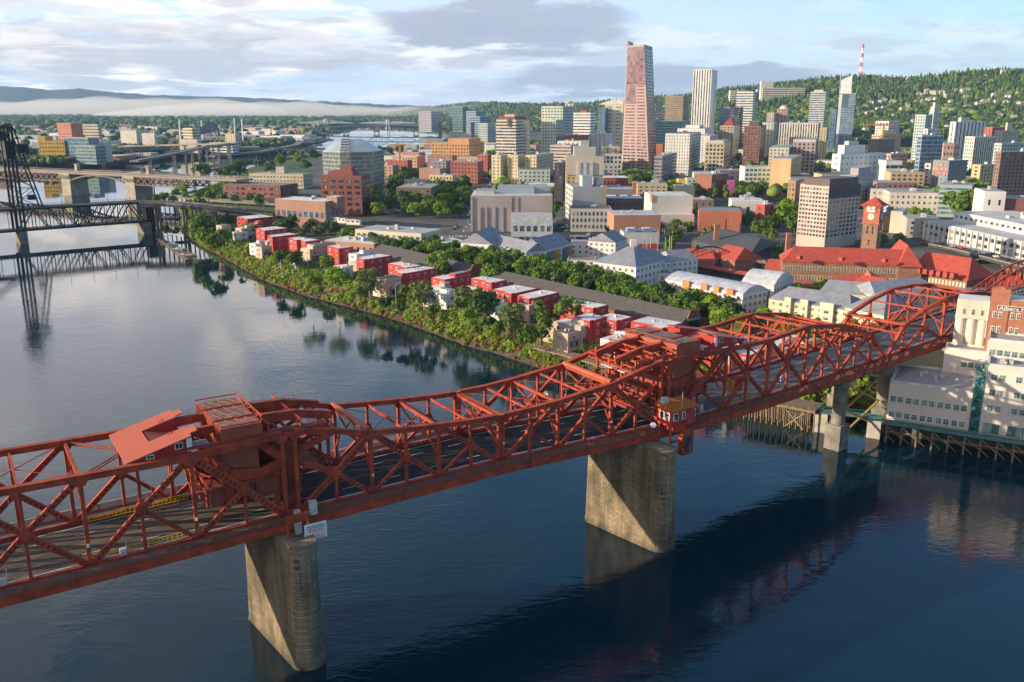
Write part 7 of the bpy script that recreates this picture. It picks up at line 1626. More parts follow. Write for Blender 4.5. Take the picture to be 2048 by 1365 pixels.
# ---- the mill on pilings, lower right
def mill():
 DZ = 6.5; BE = (.66, .57, .50); TEAL = mat('teal_steel', (.02, .22, .24), .5, scale=1)
 A = gp(1772, 838, DZ); Bq = gp(1936, 862.6, DZ); zt = zat(765, A[1]); L, d = edge_frame(A, Bq); n = (-d[1], d[0]); n = n if n[1] > 0 else (-n[0], -n[1]); ang = math.atan2(d[1], d[0])
 def W(s, t): return (A[0] + d[0] * s + n[0] * t, A[1] + d[1] * s + n[1] * t)
 def blockb(label, s0, s1, t0, t1, z1, z0=DZ, wall=BE, roofc=(.33, .32, .33)):
  P = [W(s0, t0), W(s1, t0), W(s1, t1), W(s0, t1)]; b = Bd('mill_building', label, P, z0, z1, wall, roofc, parapet=.7); m = MB()
  for i in range(4):
   a, c = P[i], P[(i + 1) % 4]; nn = outward(a, c, b.cen); m.prism([a, c, (c[0] - nn[0] * .5, c[1] - nn[1] * .5), (a[0] - nn[0] * .5, a[1] - nn[1] * .5)], z1 + .005, z1 + .7)
  m.build('parapet', C((.60, .57, .53)), b.o); return b
 def wins(b, p, q, rows, groups, w=1.45, h=1.7):
  L2, dd = edge_frame(p, q); nn = outward(p, q, b.cen); me = win_mesh(w, h, GLG, C((.5, .53, .5), rough=.6), True); a_ = math.atan2(-nn[0], nn[1]) + math.pi
  for z in rows:
   for g_ in groups:
    for k in (-.58, .58): s_ = g_ + k * (w + .2); link('window', me, b.o, (p[0] + dd[0] * s_ + nn[0] * .06, p[1] + dd[1] * s_ + nn[1] * .06, z), a_)
 b = blockb('low beige riverside office with a broad grey flat roof', 0, L, 0, 21, zt); wins(b, W(0, 0), W(L, 0), (DZ + .9, DZ + 5.6), (2.3, 6.45, 10.6, 14.8, 18.9))
 b.units(n=10, size=1.3, hmax=1.3); b.done()
 s0 = L + 2.6; z2 = zat(732, W(s0, -1)[1])
 b = blockb('taller beige riverside office at the right edge', s0, s0 + 12.5, -1.0, 9.5, z2); wins(b, W(s0, -1), W(s0 + 12.5, -1), (DZ + 7.0, DZ + 11.6, DZ + 16.0), (2.9, 8.9))
 for g_ in (2.9, 8.9): p = W(s0 + g_, -1.1); MB().box((p[0], p[1], DZ + .6), (4.0, .3, 2.9), ang).build('shop_window', GLG, b.o)
 b.units(n=4, size=2.0, hmax=1.2); b.done()
 b = blockb('beige riverside office wing cut by the right edge', s0 + 12.52, s0 + 34, 1.0, 9.6, z2); wins(b, W(s0 + 12.5, 1), W(s0 + 30, 1), (DZ + 7.0, DZ + 11.6, DZ + 16.0), (3.5, 9.5)); b.done()
 b = blockb('beige terrace block in front of the silo tower', 12.5, 30, 18.8, 26, zat(699, W(12.5, 18.8)[1])); wins(b, W(12.5, 18.8), W(30, 18.8), (zt + 2.4,), (6.5, 10.2));
 p = W(12.5 + 3.2, 18.7); MB().box((p[0], p[1], zt + .4), (1.0, .2, 2.2), ang).build('door', WHT, b.o); b.done()
 b = blockb('beige storey with roof air units below the brick mill', 23.5, 52, 14.5, 25, zat(681, W(23.5, 14.5)[1])); wins(b, W(23.5, 14.5), W(42, 14.5), (b.z1 - 4.2,), (2.4, 6.2, 10, 13.8)); b.units(n=6, size=2.0, hmax=1.6); b.done()
 P0 = (xat(1916, 266, 40), 266); k = (1986 - 1024) / FPX; w = 1.0
 while pj(P0[0] + d[0] * w, P0[1] + d[1] * w, 43)[0] < 1986: w += .1
 P = [P0, (P0[0] + d[0] * w, P0[1] + d[1] * w), (P0[0] + d[0] * w + n[0] * 9, P0[1] + d[1] * w + n[1] * 9), (P0[0] + n[0] * 9, P0[1] + n[1] * 9)]
 zS = zat(598, P0[1]); CRM = mat('silo_cream', (.62, .58, .48), .85, scale=.3, col2=(.52, .46, .36), stretch=(1, 1, .2), det=8); zl = zat(632, P0[1])
 s = Bd('grain_silo', 'cream concrete silo tower with rounded lower walls and three small windows', P, zl, zS, CRM, (.62, .62, .62), 'silo'); b = MB()
 for i in range(3): c = mid(P[0], P[1], (i + .5) / 3); c = (c[0] + n[0] * w / 6, c[1] + n[1] * w / 6); b.cyl((*c, DZ), (*c, zl), w / 6, n=18)
 b.prism([mid(P[q], s.cen, .22) for q in range(4)], DZ, zl - .1); b.build('silo_cylinders', CRM, s.o); MB().prism([(p[0] + (p[0] - s.cen[0]) * .03, p[1] + (p[1] - s.cen[1]) * .03) for p in P], zl - .5, zl).build('ledge', CRM, s.o)
 nn = outward(P[0], P[1], s.cen); me = win_mesh(.75, 1.7, GL, C((.5, .48, .4)), True)
 for g_ in (.23, .5, .77): c = mid(P[0], P[1], g_); link('window', me, s.o, (c[0] + nn[0] * .06, c[1] + nn[1] * .06, zat(627, P0[1]) + .0), math.atan2(-nn[0], nn[1]) + math.pi)
 s.done()
 S1 = P[1]; B0_ = (S1[0] - n[0] * .8, S1[1] - n[1] * .8)
 def V(s_, t_): return (B0_[0] + d[0] * s_ + n[0] * t_, B0_[1] + d[1] * s_ + n[1] * t_)
 zB = zat(601, V(5, 0)[1]); MBK = mat('mill_brick', (.36, .145, .085), .9, scale=.8, var=.14, det=8); Pm = [V(0, 0), V(22, 0), V(22, 9), V(0, 9)]
 s = Bd('brick_mill', 'red brick mill with a long painted name board and stepped corner tower', Pm, DZ, zB, MBK, (.62, .62, .62), 'mill'); t0, t1 = V(-.3, -.25), V(4.7, -.25); zT = zat(577, B0_[1])
 s.block([t0, t1, V(4.7, 4), V(-.3, 4)], DZ, zT, MBK, roof=None, name='corner_tower'); tm = mid(t0, t1); prof = [(t0, zT), (t1, zT), (mid(t0, t1, .75), zT + .1), (tm, zT + .9), (mid(t0, t1, .25), zT + .1)]
 b = MB(); b.add([(*p, z + .01) for p, z in prof] + [(p[0] + n[0] * .7, p[1] + n[1] * .7, z + .01) for p, z in prof], [(0, 1, 2, 3, 4), (9, 8, 7, 6, 5), (1, 6, 7, 2), (2, 7, 8, 3), (3, 8, 9, 4), (4, 9, 5, 0)]); b.build('tower_pediment', MBK, s.o)
 def plate(s0_, s1_, z0_, z1_, off, m, name): c = V((s0_ + s1_) / 2, -off); return MB().box((c[0], c[1], z0_), (s1_ - s0_, .12, z1_ - z0_), ang).build(name, m, s.o)
 zb_ = zat(620.5, V(3, 0)[1]); plate(1.7, 21, zb_, zb_ + 1.45, .36, C((.70, .68, .60)), 'sign_border'); plate(1.85, 20.8, zb_ + .15, zb_ + 1.3, .44, C((.10, .085, .07)), 'sign_board')
 c = V(2.15, -.52); text('Albers Mill', (c[0], c[1], zb_ + .26), 1.35, ang, C((.82, .80, .74)), s.o, sx=1.45, thick=.03, al='LEFT')
 me = win_mesh(.95, 1.9, GL, C((.66, .64, .56)), True); yy = V(3, 0)[1]
 for z in (zat(637, yy), zat(666, yy), zat(694, yy)):
  for g_ in (1.2, 2.7, 5.9, 7.4, 10.6, 12.1, 15.3, 16.8): c = V(g_, -.06 - (.26 if g_ < 4.7 else 0)); link('window', me, s.o, (c[0], c[1], z), ang)
 c = V(-.5, -.35); MB().cyl((*c, zT - 15), (*c, zB - .8), .11, n=6).build('drain_pipe', WHT, s.o); s.done()
 t = thing('fire_stair', 'teal steel fire stair tower between the two beige riverside offices', 'staircase', (*W(L + 1.3, 0), DZ)); b = MB(); zz = z2 + .4; a0, a1 = L + .25, s0 - .25
 cs = [W(a0, -1.2), W(a1, -1.2), W(a1, 3), W(a0, 3)]
 for p in cs: b.box((p[0], p[1], DZ), (.2, .2, zz - DZ), ang)
 for q in range(6):
  z = DZ + (zz - DZ) * q / 5
  for i in range(4): b.beam((*cs[i], z + .1), (*cs[(i + 1) % 4], z + .1), .16, .16)
 b.build('stair_frame', TEAL, t); b = MB()
 for q in range(9):
  z0_, z1_ = DZ + q * 2.0, DZ + (q + 1) * 2.0; q0, q1 = W(a0 + .15, .2 if q % 2 else 1.6), W(a1 - .15, .2 if q % 2 else 1.6); q0, q1 = (q0, q1) if q % 2 else (q1, q0); b.beam((*q0, z0_), (*q1, z1_), 1.0, .25)
  b.box((q1[0], q1[1], z1_), (.9, 3.6, .12), ang); b.beam((q0[0] - n[0] * .6, q0[1] - n[1] * .6, z0_ + .8), (q1[0] - n[0] * .6, q1[1] - n[1] * .6, z1_ + .8), .08, .6)
 b.build('stair_flight', TEAL, t); MB().prism([W(L + .02, 3.4), W(s0 - .02, 3.4), W(s0 - .02, 9), W(L + .02, 9)], DZ, zt + 3).build('back_wall', C((.42, .36, .31)), t)
 k = thing('wharf', 'timber wharf on braced pilings with a teal railing below the beige offices', 'wharf', (*W(0, -3), 0)); TIM = mat('weathered_timber', (.27, .20, .14), .9, scale=.8, col2=(.13, .095, .065), det=8); te = -2.6
 MB().prism([W(-1, te), W(64, te), W(64, 10), W(-1, 10)], 5.6, DZ - .02).build('deck', TIM, k); b = MB()
 for i in range(48): p = W(-1 + i * 1.35, te + .1); b.box((p[0], p[1], DZ), (.09, .09, 1.05), ang)
 b.beam((*W(-1, te + .1), DZ + 1.05), (*W(64, te + .1), DZ + 1.05), .12, .12); b.beam((*W(-1, te + .1), DZ + .6), (*W(64, te + .1), DZ + .6), .05, .22); b.beam((*W(-1, te - .15), 6.0), (*W(64, te - .15), 6.0), .25, .5); b.build('railing', TEAL, k)
 for i in range(14):
  q = .6 + i * 4.1
  for t_ in (te + .5, 1.5, 5): p = W(q, t_); MB().cyl((*p, -1.5), (*p, 5.6), .27, n=8).build('piling', TIM, k)
  p0, p1 = W(q, te + .15), W(q + 4.1, te + .15); MB().beam((*p0, 5.4), (*p1, 2.2), .2, .25).build('brace', TIM, k); MB().beam((*p0, 3.6), (*p1, 3.6), .2, .25).build('brace', TIM, k); MB().beam((*p0, 2.6), (*W(q + 2.2, te + 1.5), .2), .2, .25).build('brace', TIM, k)
 MB().prism([W(-1, 6), W(64, 6), W(64, 60), W(-1, 60)], -1, 6.45).build('foundation', mat('dark_concrete', (.14, .125, .11), .9, scale=.4), k)
 f = thing('footbridge', 'narrow walkway with teal rails over the water under the red bridge', 'footbridge', (*P2(1640, 822, 6.5), 6.5)); a, c = P2(1636, 822, 6.5), W(-.9, 1.0); dd = edge_frame(a, c)[1]; nn = (-dd[1], dd[0])
 MB().beam((*a, 6.3), (*c, 6.3), 2.6, .4).build('deck', CONC, f); b = MB()
 for sd in (-1.35, 1.35):
  b.beam((a[0] + nn[0] * sd, a[1] + nn[1] * sd, 7.6), (c[0] + nn[0] * sd, c[1] + nn[1] * sd, 7.6), .1, .1); b.beam((a[0] + nn[0] * sd, a[1] + nn[1] * sd, 6.4), (c[0] + nn[0] * sd, c[1] + nn[1] * sd, 6.4), .15, .3)
  for i in range(24): q = mid(a, c, i / 23); b.box((q[0] + nn[0] * sd, q[1] + nn[1] * sd, 6.5), (.07, .07, 1.1))
 b.build('railing', TEAL, f)
 for px, w_ in ((1645, 4), (1677, 3.6), (1757, 3.8)): f_ = (px - 1636) / (1772 - 1636); q = mid(a, c, f_); MB().box((q[0] + .5, q[1] + 1.2, -1.5), (w_, 5, 7.5), ang).build('concrete_footing', mat('pale_footing', (.42, .38, .31), .9, scale=.5, var=.2), f)
 w_ = thing('timber_dock', 'weathered timber dock on bare pilings beneath the red bridge', 'dock', (*P2(1590, 815, 6.5), 0)); a, c = P2(1490, 797, 7), P2(1630, 823, 7); pq = quad_from(a, c, 9)
 MB().prism(pq, 6.2, 7.0).build('deck', TIM, w_); b = MB()
 for i in range(12): q = mid(a, c, i / 11); b.box((q[0], q[1], 7.0), (.13, .13, 1.0))
 b.beam((*a, 8.0), (*c, 8.0), .12, .12); b.beam((*a, 7.5), (*c, 7.5), .1, .1); b.build('railing', TIM, w_)
 for i in range(13):
  q = mid(a, c, i / 12)
  for t_ in (.3, 4, 7.5): MB().cyl((q[0] + .2, q[1] + t_, -1.5), (q[0], q[1] + t_, 6.2), .22, n=6).build('piling', TIM, w_)
 q0, q1 = mid(a, c, .6), mid(a, c, .86); MB().beam((*q0, 5.8), (*q1, .5), .22, .22).build('brace', mat('pale_timber', (.4, .3, .17), .9), w_); MB().beam((*q1, 5.8), (*q0, .5), .22, .22).build('brace', mat('pale_timber', (0, 0, 0)), w_)
mill()
def promenade():
 TIM = MATS['weathered_timber']; pts = [P2(1066, 695, 8), P2(1110, 706, 8), P2(1150, 716, 8), P2(1205, 733, 8), P2(1262, 742, 8)]; t = thing('promenade', 'timber riverside promenade on posts beside the near tan townhouse', 'promenade', (*pts[0], 0))
 b = MB(); r = MB()
 for a, c in zip(pts, pts[1:]):
  pq = quad_from(a, c, 5.5); b.prism(pq, 7.4, 8.0)
  for i in range(4):
   q = mid(a, c, i / 4); r.box((q[0], q[1], 8), (.14, .14, 1.1)); MB().cyl((q[0], q[1], 0), (q[0], q[1], 7.5), .16, n=6).build('post', TIM, t) if i % 2 == 0 else None
  r.beam((*a, 9.1), (*c, 9.1), .1, .1); r.beam((*a, 8.6), (*c, 8.6), .1, .1)
 b.build('deck', TIM, t); r.build('railing', TIM, t)
promenade()
def marina():
 t = thing('jetty', 'dark floating jetty with finger piers in front of the lift bridge', 'jetty', G(340, 500, 0)); a, c = gp(316, 478, .5), gp(375, 520, .5); TIM = MATS['weathered_timber']; b = MB(); b.beam((*a, .4), (*c, .4), 2.4, .5)
 for i in range(5): q = mid(a, c, .7 + i * .07); b.beam((*q, .4), (q[0] + 7, q[1] + 1, .4), 1.0, .4)
 b.build('float', TIM, t); b = MB(); b.beam((*gp(326, 474, 1), 1), (*gp(360, 462, 9), 7), 1.6, .4); b.build('gangway', STEELG, t)
 for i in range(7): q = mid(a, c, i / 6); MB().cyl((q[0] - 1.5, q[1], -1), (q[0] - 1.5, q[1], 6), .25, n=6).build('piling', TIM, t)
 hull = C((.70, .70, .68));
 for k, (f, ln, lab) in enumerate(((.55, 9, 'small white motor boat moored at the middle of the jetty'), (.8, 12, 'larger white cabin cruiser with red cover at the jetty end'), (.3, 8, 'white boat nearest the lift bridge at the jetty'))):
  q = mid(a, c, f); x, y = q[0] + 4.5, q[1] + 1; o = thing('motor_boat', lab, 'boat', (x, y, 0), 'boats at the jetty'); b = MB(); w = ln * .3
  lo = [(-ln / 2, -w / 2 * .8), (ln * .25, -w / 2 * .8), (ln / 2 * .92, 0), (ln * .25, w / 2 * .8), (-ln / 2, w / 2 * .8)]; hi = [(-ln / 2, -w / 2), (ln * .25, -w / 2), (ln / 2 * 1.05, 0), (ln * .25, w / 2), (-ln / 2, w / 2)]
  b.add([(x + u, y + v, .05) for u, v in lo] + [(x + u, y + v, 1.15) for u, v in hi], [(i, (i + 1) % 5, 5 + (i + 1) % 5, 5 + i) for i in range(5)] + [(5, 6, 7, 8, 9), (4, 3, 2, 1, 0)]); b.build('hull', hull, o)
  b = MB().prism([(x - ln * .2, y - w * .35), (x + ln * .22, y - w * .3), (x + ln * .22, y + w * .3), (x - ln * .2, y + w * .35)], 1.15, [2.3, 1.8, 1.8, 2.3]); b.build('cabin', hull if k != 1 else C((.5, .12, .08)), o); MB().box((x - ln * .05, y - w * .36, 1.5), (ln * .3, .06, .4)).build('cabin_window', GL, o)
marina()
# ---- trees and scrub
def leaf_mat(name, a, b_, tr=.25):
 m = bpy.data.materials.new(name); m.use_nodes = True; nt = m.node_tree; N = nt.nodes; L = nt.links; p = N['Principled BSDF']; p.inputs['Roughness'].default_value = .75; p.inputs['Specular IOR Level'].default_value = .25
 geo = N.new('ShaderNodeNewGeometry'); n = N.new('ShaderNodeTexNoise'); n.inputs['Scale'].default_value = .55; n.inputs['Detail'].default_value = 3; L.new(geo.outputs['Position'], n.inputs['Vector'])
 oi = N.new('ShaderNodeObjectInfo'); ad = N.new('ShaderNodeMath'); ad.operation = 'ADD'; mu = N.new('ShaderNodeMath'); mu.operation = 'MULTIPLY'; mu.inputs[1].default_value = .55; L.new(oi.outputs['Random'], mu.inputs[0])
 w = N.new('ShaderNodeTexWhiteNoise'); vm = N.new('ShaderNodeVectorMath'); vm.operation = 'SNAP'; vm.inputs[1].default_value = (11, 11, 60); L.new(geo.outputs['Position'], vm.inputs[0]); L.new(vm.outputs[0], w.inputs['Vector'])
 mw = N.new('ShaderNodeMath'); mw.operation = 'MULTIPLY'; mw.inputs[1].default_value = .3; L.new(w.outputs['Value'], mw.inputs[0]); a2 = N.new('ShaderNodeMath'); a2.operation = 'ADD'; L.new(mu.outputs[0], a2.inputs[0]); L.new(mw.outputs[0], a2.inputs[1])
 L.new(n.outputs['Fac'], ad.inputs[0]); L.new(a2.outputs[0], ad.inputs[1]); r = N.new('ShaderNodeValToRGB'); r.color_ramp.elements[0].position = .45; r.color_ramp.elements[0].color = (*a, 1); r.color_ramp.elements[1].position = 1.15 if False else 1.0; r.color_ramp.elements[1].color = (*b_, 1)
 L.new(ad.outputs[0], r.inputs[0]); L.new(r.outputs[0], p.inputs['Base Color'])
 t = N.new('ShaderNodeBsdfTranslucent'); L.new(r.outputs[0], t.inputs[0]); mx = N.new('ShaderNodeMixShader'); mx.inputs[0].default_value = tr; L.new(p.outputs[0], mx.inputs[1]); L.new(t.outputs[0], mx.inputs[2]); L.new(mx.outputs[0], N['Material Output'].inputs[0]); return m
LF1 = leaf_mat('leaves_green', (.045, .095, .014), (.15, .24, .035), .35); LF2 = leaf_mat('leaves_bright', (.11, .2, .02), (.24, .36, .035), .4); LF3 = leaf_mat('leaves_dark', (.022, .055, .018), (.07, .13, .035)); LF4 = leaf_mat('leaves_olive', (.07, .105, .03), (.17, .22, .06), .35)
LFO = leaf_mat('scrub_orange', (.16, .10, .02), (.30, .17, .035)); BARK = mat('bark', (.12, .09, .065), .95, scale=3, var=.25); BARKP = mat('pale_bark', (.38, .34, .28), .9, scale=3, var=.25)
def clump_mesh(name, m, seed, n=620, lobes=9, rx=.5, h0=.08, h1=1.0, leaf=.075, shape='round'):
 r = np.random.RandomState(seed); V = [];
 cs = []
 for i in range(lobes):
  a = r.uniform(0, 2 * math.pi); f = (i + .5) / lobes
  if shape == 'round': z = h0 + (h1 - h0) * (.2 + .62 * f); rad = rx * (.62 * math.sin(math.pi * (.18 + .7 * f))); cr = rx * r.uniform(.42, .6)
  elif shape == 'column': z = h0 + (h1 - h0) * (.08 + .84 * f); rad = rx * .35 * math.sin(math.pi * (.1 + .75 * f)); cr = rx * r.uniform(.6, .85) * (1 - .45 * f)
  elif shape == 'wide': z = h0 + (h1 - h0) * (.3 + .5 * r.rand()); rad = rx * .72 * r.rand() ** .5; cr = rx * r.uniform(.3, .48)
  else: z = h0 + (h1 - h0) * f; rad = rx * .4 * (1 - f); cr = rx * (1 - f) * .75 + .03
  cs.append((rad * math.cos(a), rad * math.sin(a), z, cr))
 cs = np.array(cs); wgt = cs[:, 3] ** 2; wgt /= wgt.sum(); k = r.choice(lobes, n, p=wgt)
 d = r.normal(size=(n, 3)); d /= np.linalg.norm(d, axis=1)[:, None]; d[:, 2] = np.where(d[:, 2] < -.35, -d[:, 2], d[:, 2])
 c = cs[k, :3] + d * cs[k, 3:4] * r.uniform(.72, 1.06, (n, 1)); nn = d + r.normal(size=(n, 3)) * .42; nn /= np.linalg.norm(nn, axis=1)[:, None]
 t = np.cross(nn, r.normal(size=(n, 3))); t /= np.linalg.norm(t, axis=1)[:, None]; b = np.cross(nn, t); s = leaf * r.uniform(.6, 1.25, (n, 1))
 P = np.stack([c - t * s, c + b * s * .8, c + t * s, c - b * s * .8], 1).reshape(-1, 3); F = np.arange(4 * n).reshape(-1, 4)
 me = bpy.data.meshes.new(name); me.from_pydata(P.tolist(), [], F.tolist()); me.materials.append(m); me.update(); return me
def trunk_mesh(m, seed, h=.45, r0=.03, branches=4):
 rr = random.Random(seed); b = MB(); b.cyl((0, 0, -.03), (.01, 0, h), r0, r0 * .55, n=7)
 for i in range(branches): a = i * 2.4 + rr.random(); z = h * rr.uniform(.55, .95); b.cyl((0, 0, z), (math.cos(a) * .2, math.sin(a) * .2, z + .2), r0 * .45, r0 * .15, n=5)
 o = b.build('trunk', m); me = o.data; bpy.data.objects.remove(o); return me
CR_ = {'g': [clump_mesh('crown', LF1, i, lobes=8 + 2 * i) for i in range(4)], 'b': [clump_mesh('crown', LF2, 10 + i) for i in range(2)], 'd': [clump_mesh('crown', LF3, 20 + i) for i in range(2)],
 'o': [clump_mesh('crown', LF4, 30 + i, n=460, leaf=.06, h0=.04, rx=.42) for i in range(3)], 'c': [clump_mesh('crown', LF1, 40 + i, rx=.26, h0=.08, shape='column', n=700, leaf=.045) for i in range(2)],
 'w': [clump_mesh('crown', LF2, 50, rx=.62, h0=.1, shape='wide', lobes=12)], 'f': [clump_mesh('crown', LF3, 60 + i, rx=.24, h0=.12, shape='fir', n=600, leaf=.05) for i in range(2)]}
TRK = [trunk_mesh(BARK, 1), trunk_mesh(BARK, 2)]; TRP = trunk_mesh(BARKP, 3, h=.6, r0=.022)
NT = 0; EXTRA = []; EXQ = [0]
def tree(x, y, h, kind='g', label='', group=None, z=LZ, wide=1.0, rnd=random.Random(1)):
 global NT
 if (group in ('near street trees', 'old town park trees', 'waterfront park trees', 'trees on the waterfront lawn') and EXQ[0] < 118) or (group == 'trees around the station' and rnd.random() < .25): EXQ[0] += 1; EXTRA.append((rnd.choice(CR_[kind]), x, y, z, h, wide, rnd.uniform(0, 6.28))); return
 NT += 1
 o = thing('tree', label, 'tree', (x, y, z), group); me = rnd.choice(CR_[kind]); a = rnd.uniform(0, 6.28)
 c = bpy.data.objects.new('crown', me); COL.objects.link(c); c.parent = PAR[o['_n']]; c.scale = (h * wide, h * wide, h); c.rotation_euler = (0, 0, a)
 t = bpy.data.objects.new('trunk', TRP if kind == 'o' else rnd.choice(TRK)); COL.objects.link(t); t.parent = PAR[o['_n']]; t.scale = (h, h, h); t.rotation_euler = (0, 0, a); return o
def tpx(px, py, h, *a, zc=.55, **k):                             # crown centre seen at this pixel
 x, y = gp(px, py, LZ + h * zc); return tree(x, y, h, *a, **k)
def inpoly(x, y, P):
 c = False; j = len(P) - 1
 for i in range(len(P)):
  if (P[i][1] > y) != (P[j][1] > y) and x < (P[j][0] - P[i][0]) * (y - P[i][1]) / (P[j][1] - P[i][1]) + P[i][0]: c = not c
  j = i
 return c
FPT = [s.pts for s in TOWN]
def blocked(x, y, m=2.0):
 for P in BFP:
  if abs(x - P[0][0]) > 90 or abs(y - P[0][1]) > 90: continue
  if inpoly(x, y, P): return True
 return False
def greens():
 r = random.Random(77)
 belt = [(700, 482), (800, 505), (960, 530), (1060, 550), (1180, 580), (1380, 628), (1460, 650), (1490, 622), (1440, 612), (1330, 592), (1250, 570), (1180, 552), (1100, 530), (1000, 508), (925, 498), (840, 490), (730, 470)]
 W_ = [gp(a, b, 13) for a, b in belt]; xs = [p[0] for p in W_]; ys = [p[1] for p in W_]; pts = []; tries = 0
 while len(pts) < 118 and tries < 9000:
  tries += 1; x, y = r.uniform(min(xs), max(xs)), r.uniform(min(ys), max(ys))
  if inpoly(x, y, W_) and all((x - a) ** 2 + (y - b) ** 2 > 33 for a, b in pts) and not blocked(x, y): pts.append((x, y))
 for x, y in pts: tree(x, y, r.uniform(8, 10.5), r.choice('gggbgd'), 'dense round street tree in the green belt between the warehouses and the apartments', 'trees of the green belt', wide=r.uniform(.95, 1.15), rnd=r)
 for px, py in ((1490, 640), (1520, 625), (1560, 650), (1590, 645), (1618, 652), (1640, 645), (1665, 655), (1700, 648), (1530, 590), (1600, 575), (1640, 565), (1500, 590), (1440, 640), (1420, 668), (1450, 672), (1480, 662), (1395, 690), (1690, 655), (1720, 640), (1745, 655), (1860, 585), (1875, 590), (1890, 590), (1905, 596), (1500, 560), (1570, 568)):
  tpx(px, py + 8, r.uniform(6.5, 9), r.choice('gbg'), 'leafy tree beside the pale yellow apartments and the red bridge', group='trees by the yellow apartments', rnd=r, wide=1.05)
 for px, py, h, k, lab in ((1083, 640, 17, 'c', 'tall bright green column shaped poplar between red townhouses'), (1027, 632, 13, 'o', 'loose pale birch with white trunk in front of the white townhouse'), (1137, 620, 12, 'g', 'dark round tree in front of the long red townhouse row'),
       (967, 610, 13, 'd', 'dark slender tree right of the wide white townhouse'), (925, 600, 13, 'o', 'loose olive tree over the wide white townhouse'), (848, 590, 12, 'o', 'thin birch left of the wide white townhouse'), (818, 588, 10, 'g', 'round tree between two white riverside townhouses'),
       (738, 560, 14, 'o', 'tall feathery willow like birch beside the left white townhouse'), (875, 530, 14, 'g', 'large broad tree behind the red townhouses by the warehouse'), (985, 548, 11, 'g', 'round tree at the left end of the longest warehouse'),
       (675, 560, 11, 'w', 'bright lime green spreading bush tree on the river bank'), (622, 560, 9, 'w', 'lower lime green bush at the water left of the brightest one'), (592, 520, 10, 'g', 'round dark green tree on the bank in front of the red row'), (563, 515, 9, 'g', 'smaller round tree on the bank left of the red row'),
       (655, 525, 9, 'g', 'mid green tree on the bank below the tan townhouses'), (1050, 672, 9, 'g', 'bushy round tree at the water near the timber promenade'), (1133, 617, 8, 'd', 'dark fir in front of the warehouse roof'), (938, 640, 9, 'b', 'light green weeping tree on the bank'),
       (940, 380, 9, 'g', 'x')):
  if lab != 'x': tpx(px, py, h, k, lab, rnd=r)
 for px, py in ((455, 440), (430, 455), (415, 450), (398, 455), (445, 470), (500, 460), (560, 455), (600, 465), (640, 462), (690, 470), (540, 440), (580, 445), (620, 450), (470, 440), (410, 470), (660, 455), (720, 475), (395, 445), (385, 462), (430, 485)):
  tpx(px, py, r.uniform(8, 12), r.choice('gdgo'), 'bushy tree on the point between the lift bridge and the first townhouses', group='trees on the point', rnd=r, wide=1.1)
 for px, py in ((715, 545), (690, 548), (770, 600), (800, 610), (885, 622), (1000, 650), (1005, 560), (1060, 560), (1095, 575), (830, 508), (760, 500), (1225, 605), (1240, 612), (1310, 622), (1325, 630), (1145, 590), (905, 560), (650, 540), (530, 500), (480, 485), (1105, 640), (985, 640), (955, 655), (865, 615), (790, 575), (720, 580), (640, 575), (1170, 690), (1190, 700)):
  tpx(px, py + 5, r.uniform(3.8, 6), r.choice('ggod'), 'small tree tucked between the waterfront townhouses', group='small trees among the townhouses', rnd=r)
 park = [(690, 405), (760, 425), (930, 428), (945, 395), (935, 350), (870, 345), (750, 345), (745, 372), (690, 380)]; W_ = [gp(a, b, 14) for a, b in park]; xs = [p[0] for p in W_]; ys = [p[1] for p in W_]; pts = []; tries = 0
 while len(pts) < 84 and tries < 9000:
  tries += 1; x, y = r.uniform(min(xs), max(xs)), r.uniform(min(ys), max(ys))
  if inpoly(x, y, W_) and all((x - a) ** 2 + (y - b) ** 2 > 75 for a, b in pts) and not blocked(x, y): pts.append((x, y))
 for x, y in pts: tree(x, y, r.uniform(11, 16), r.choice('ggbd'), 'large green tree in the old town park blocks', 'old town park trees', rnd=r, wide=1.1)
 for px, py, h, lab in ((402, 342, 19, 'big round tree standing alone at the end of the stone pier bridge'), (478, 338, 21, 'big broad tree left of the beige terraced office'), (520, 325, 17, 'x'), (560, 320, 17, 'x'), (600, 316, 17, 'x'), (625, 310, 17, 'x'), (450, 345, 15, 'x'), (540, 335, 15, 'x'), (610, 330, 14, 'x'), (585, 308, 16, 'x'), (660, 320, 15, 'x'), (760, 300, 15, 'x'), (780, 302, 14, 'x'), (800, 300, 18, 'x'), (845, 300, 12, 'x'), (830, 310, 14, 'x')):
  tpx(px, py, h, r.choice('gd'), lab if lab != 'x' else 'large waterfront park tree behind the beige terraced office', group=None if lab != 'x' else 'waterfront park trees', rnd=r, wide=1.15)
 for px, py in ((350, 385), (365, 378), (330, 395), (345, 400), (372, 392), (395, 395), (420, 392), (445, 395), (470, 398), (500, 395), (520, 400), (585, 408), (610, 405), (655, 420), (700, 400), (720, 410), (635, 405), (312, 398), (430, 380), (460, 380)):
  tpx(px, py, r.uniform(8, 12), r.choice('gbg'), 'tree on the sloping lawn behind the dark ramp', group='trees on the waterfront lawn', rnd=r)
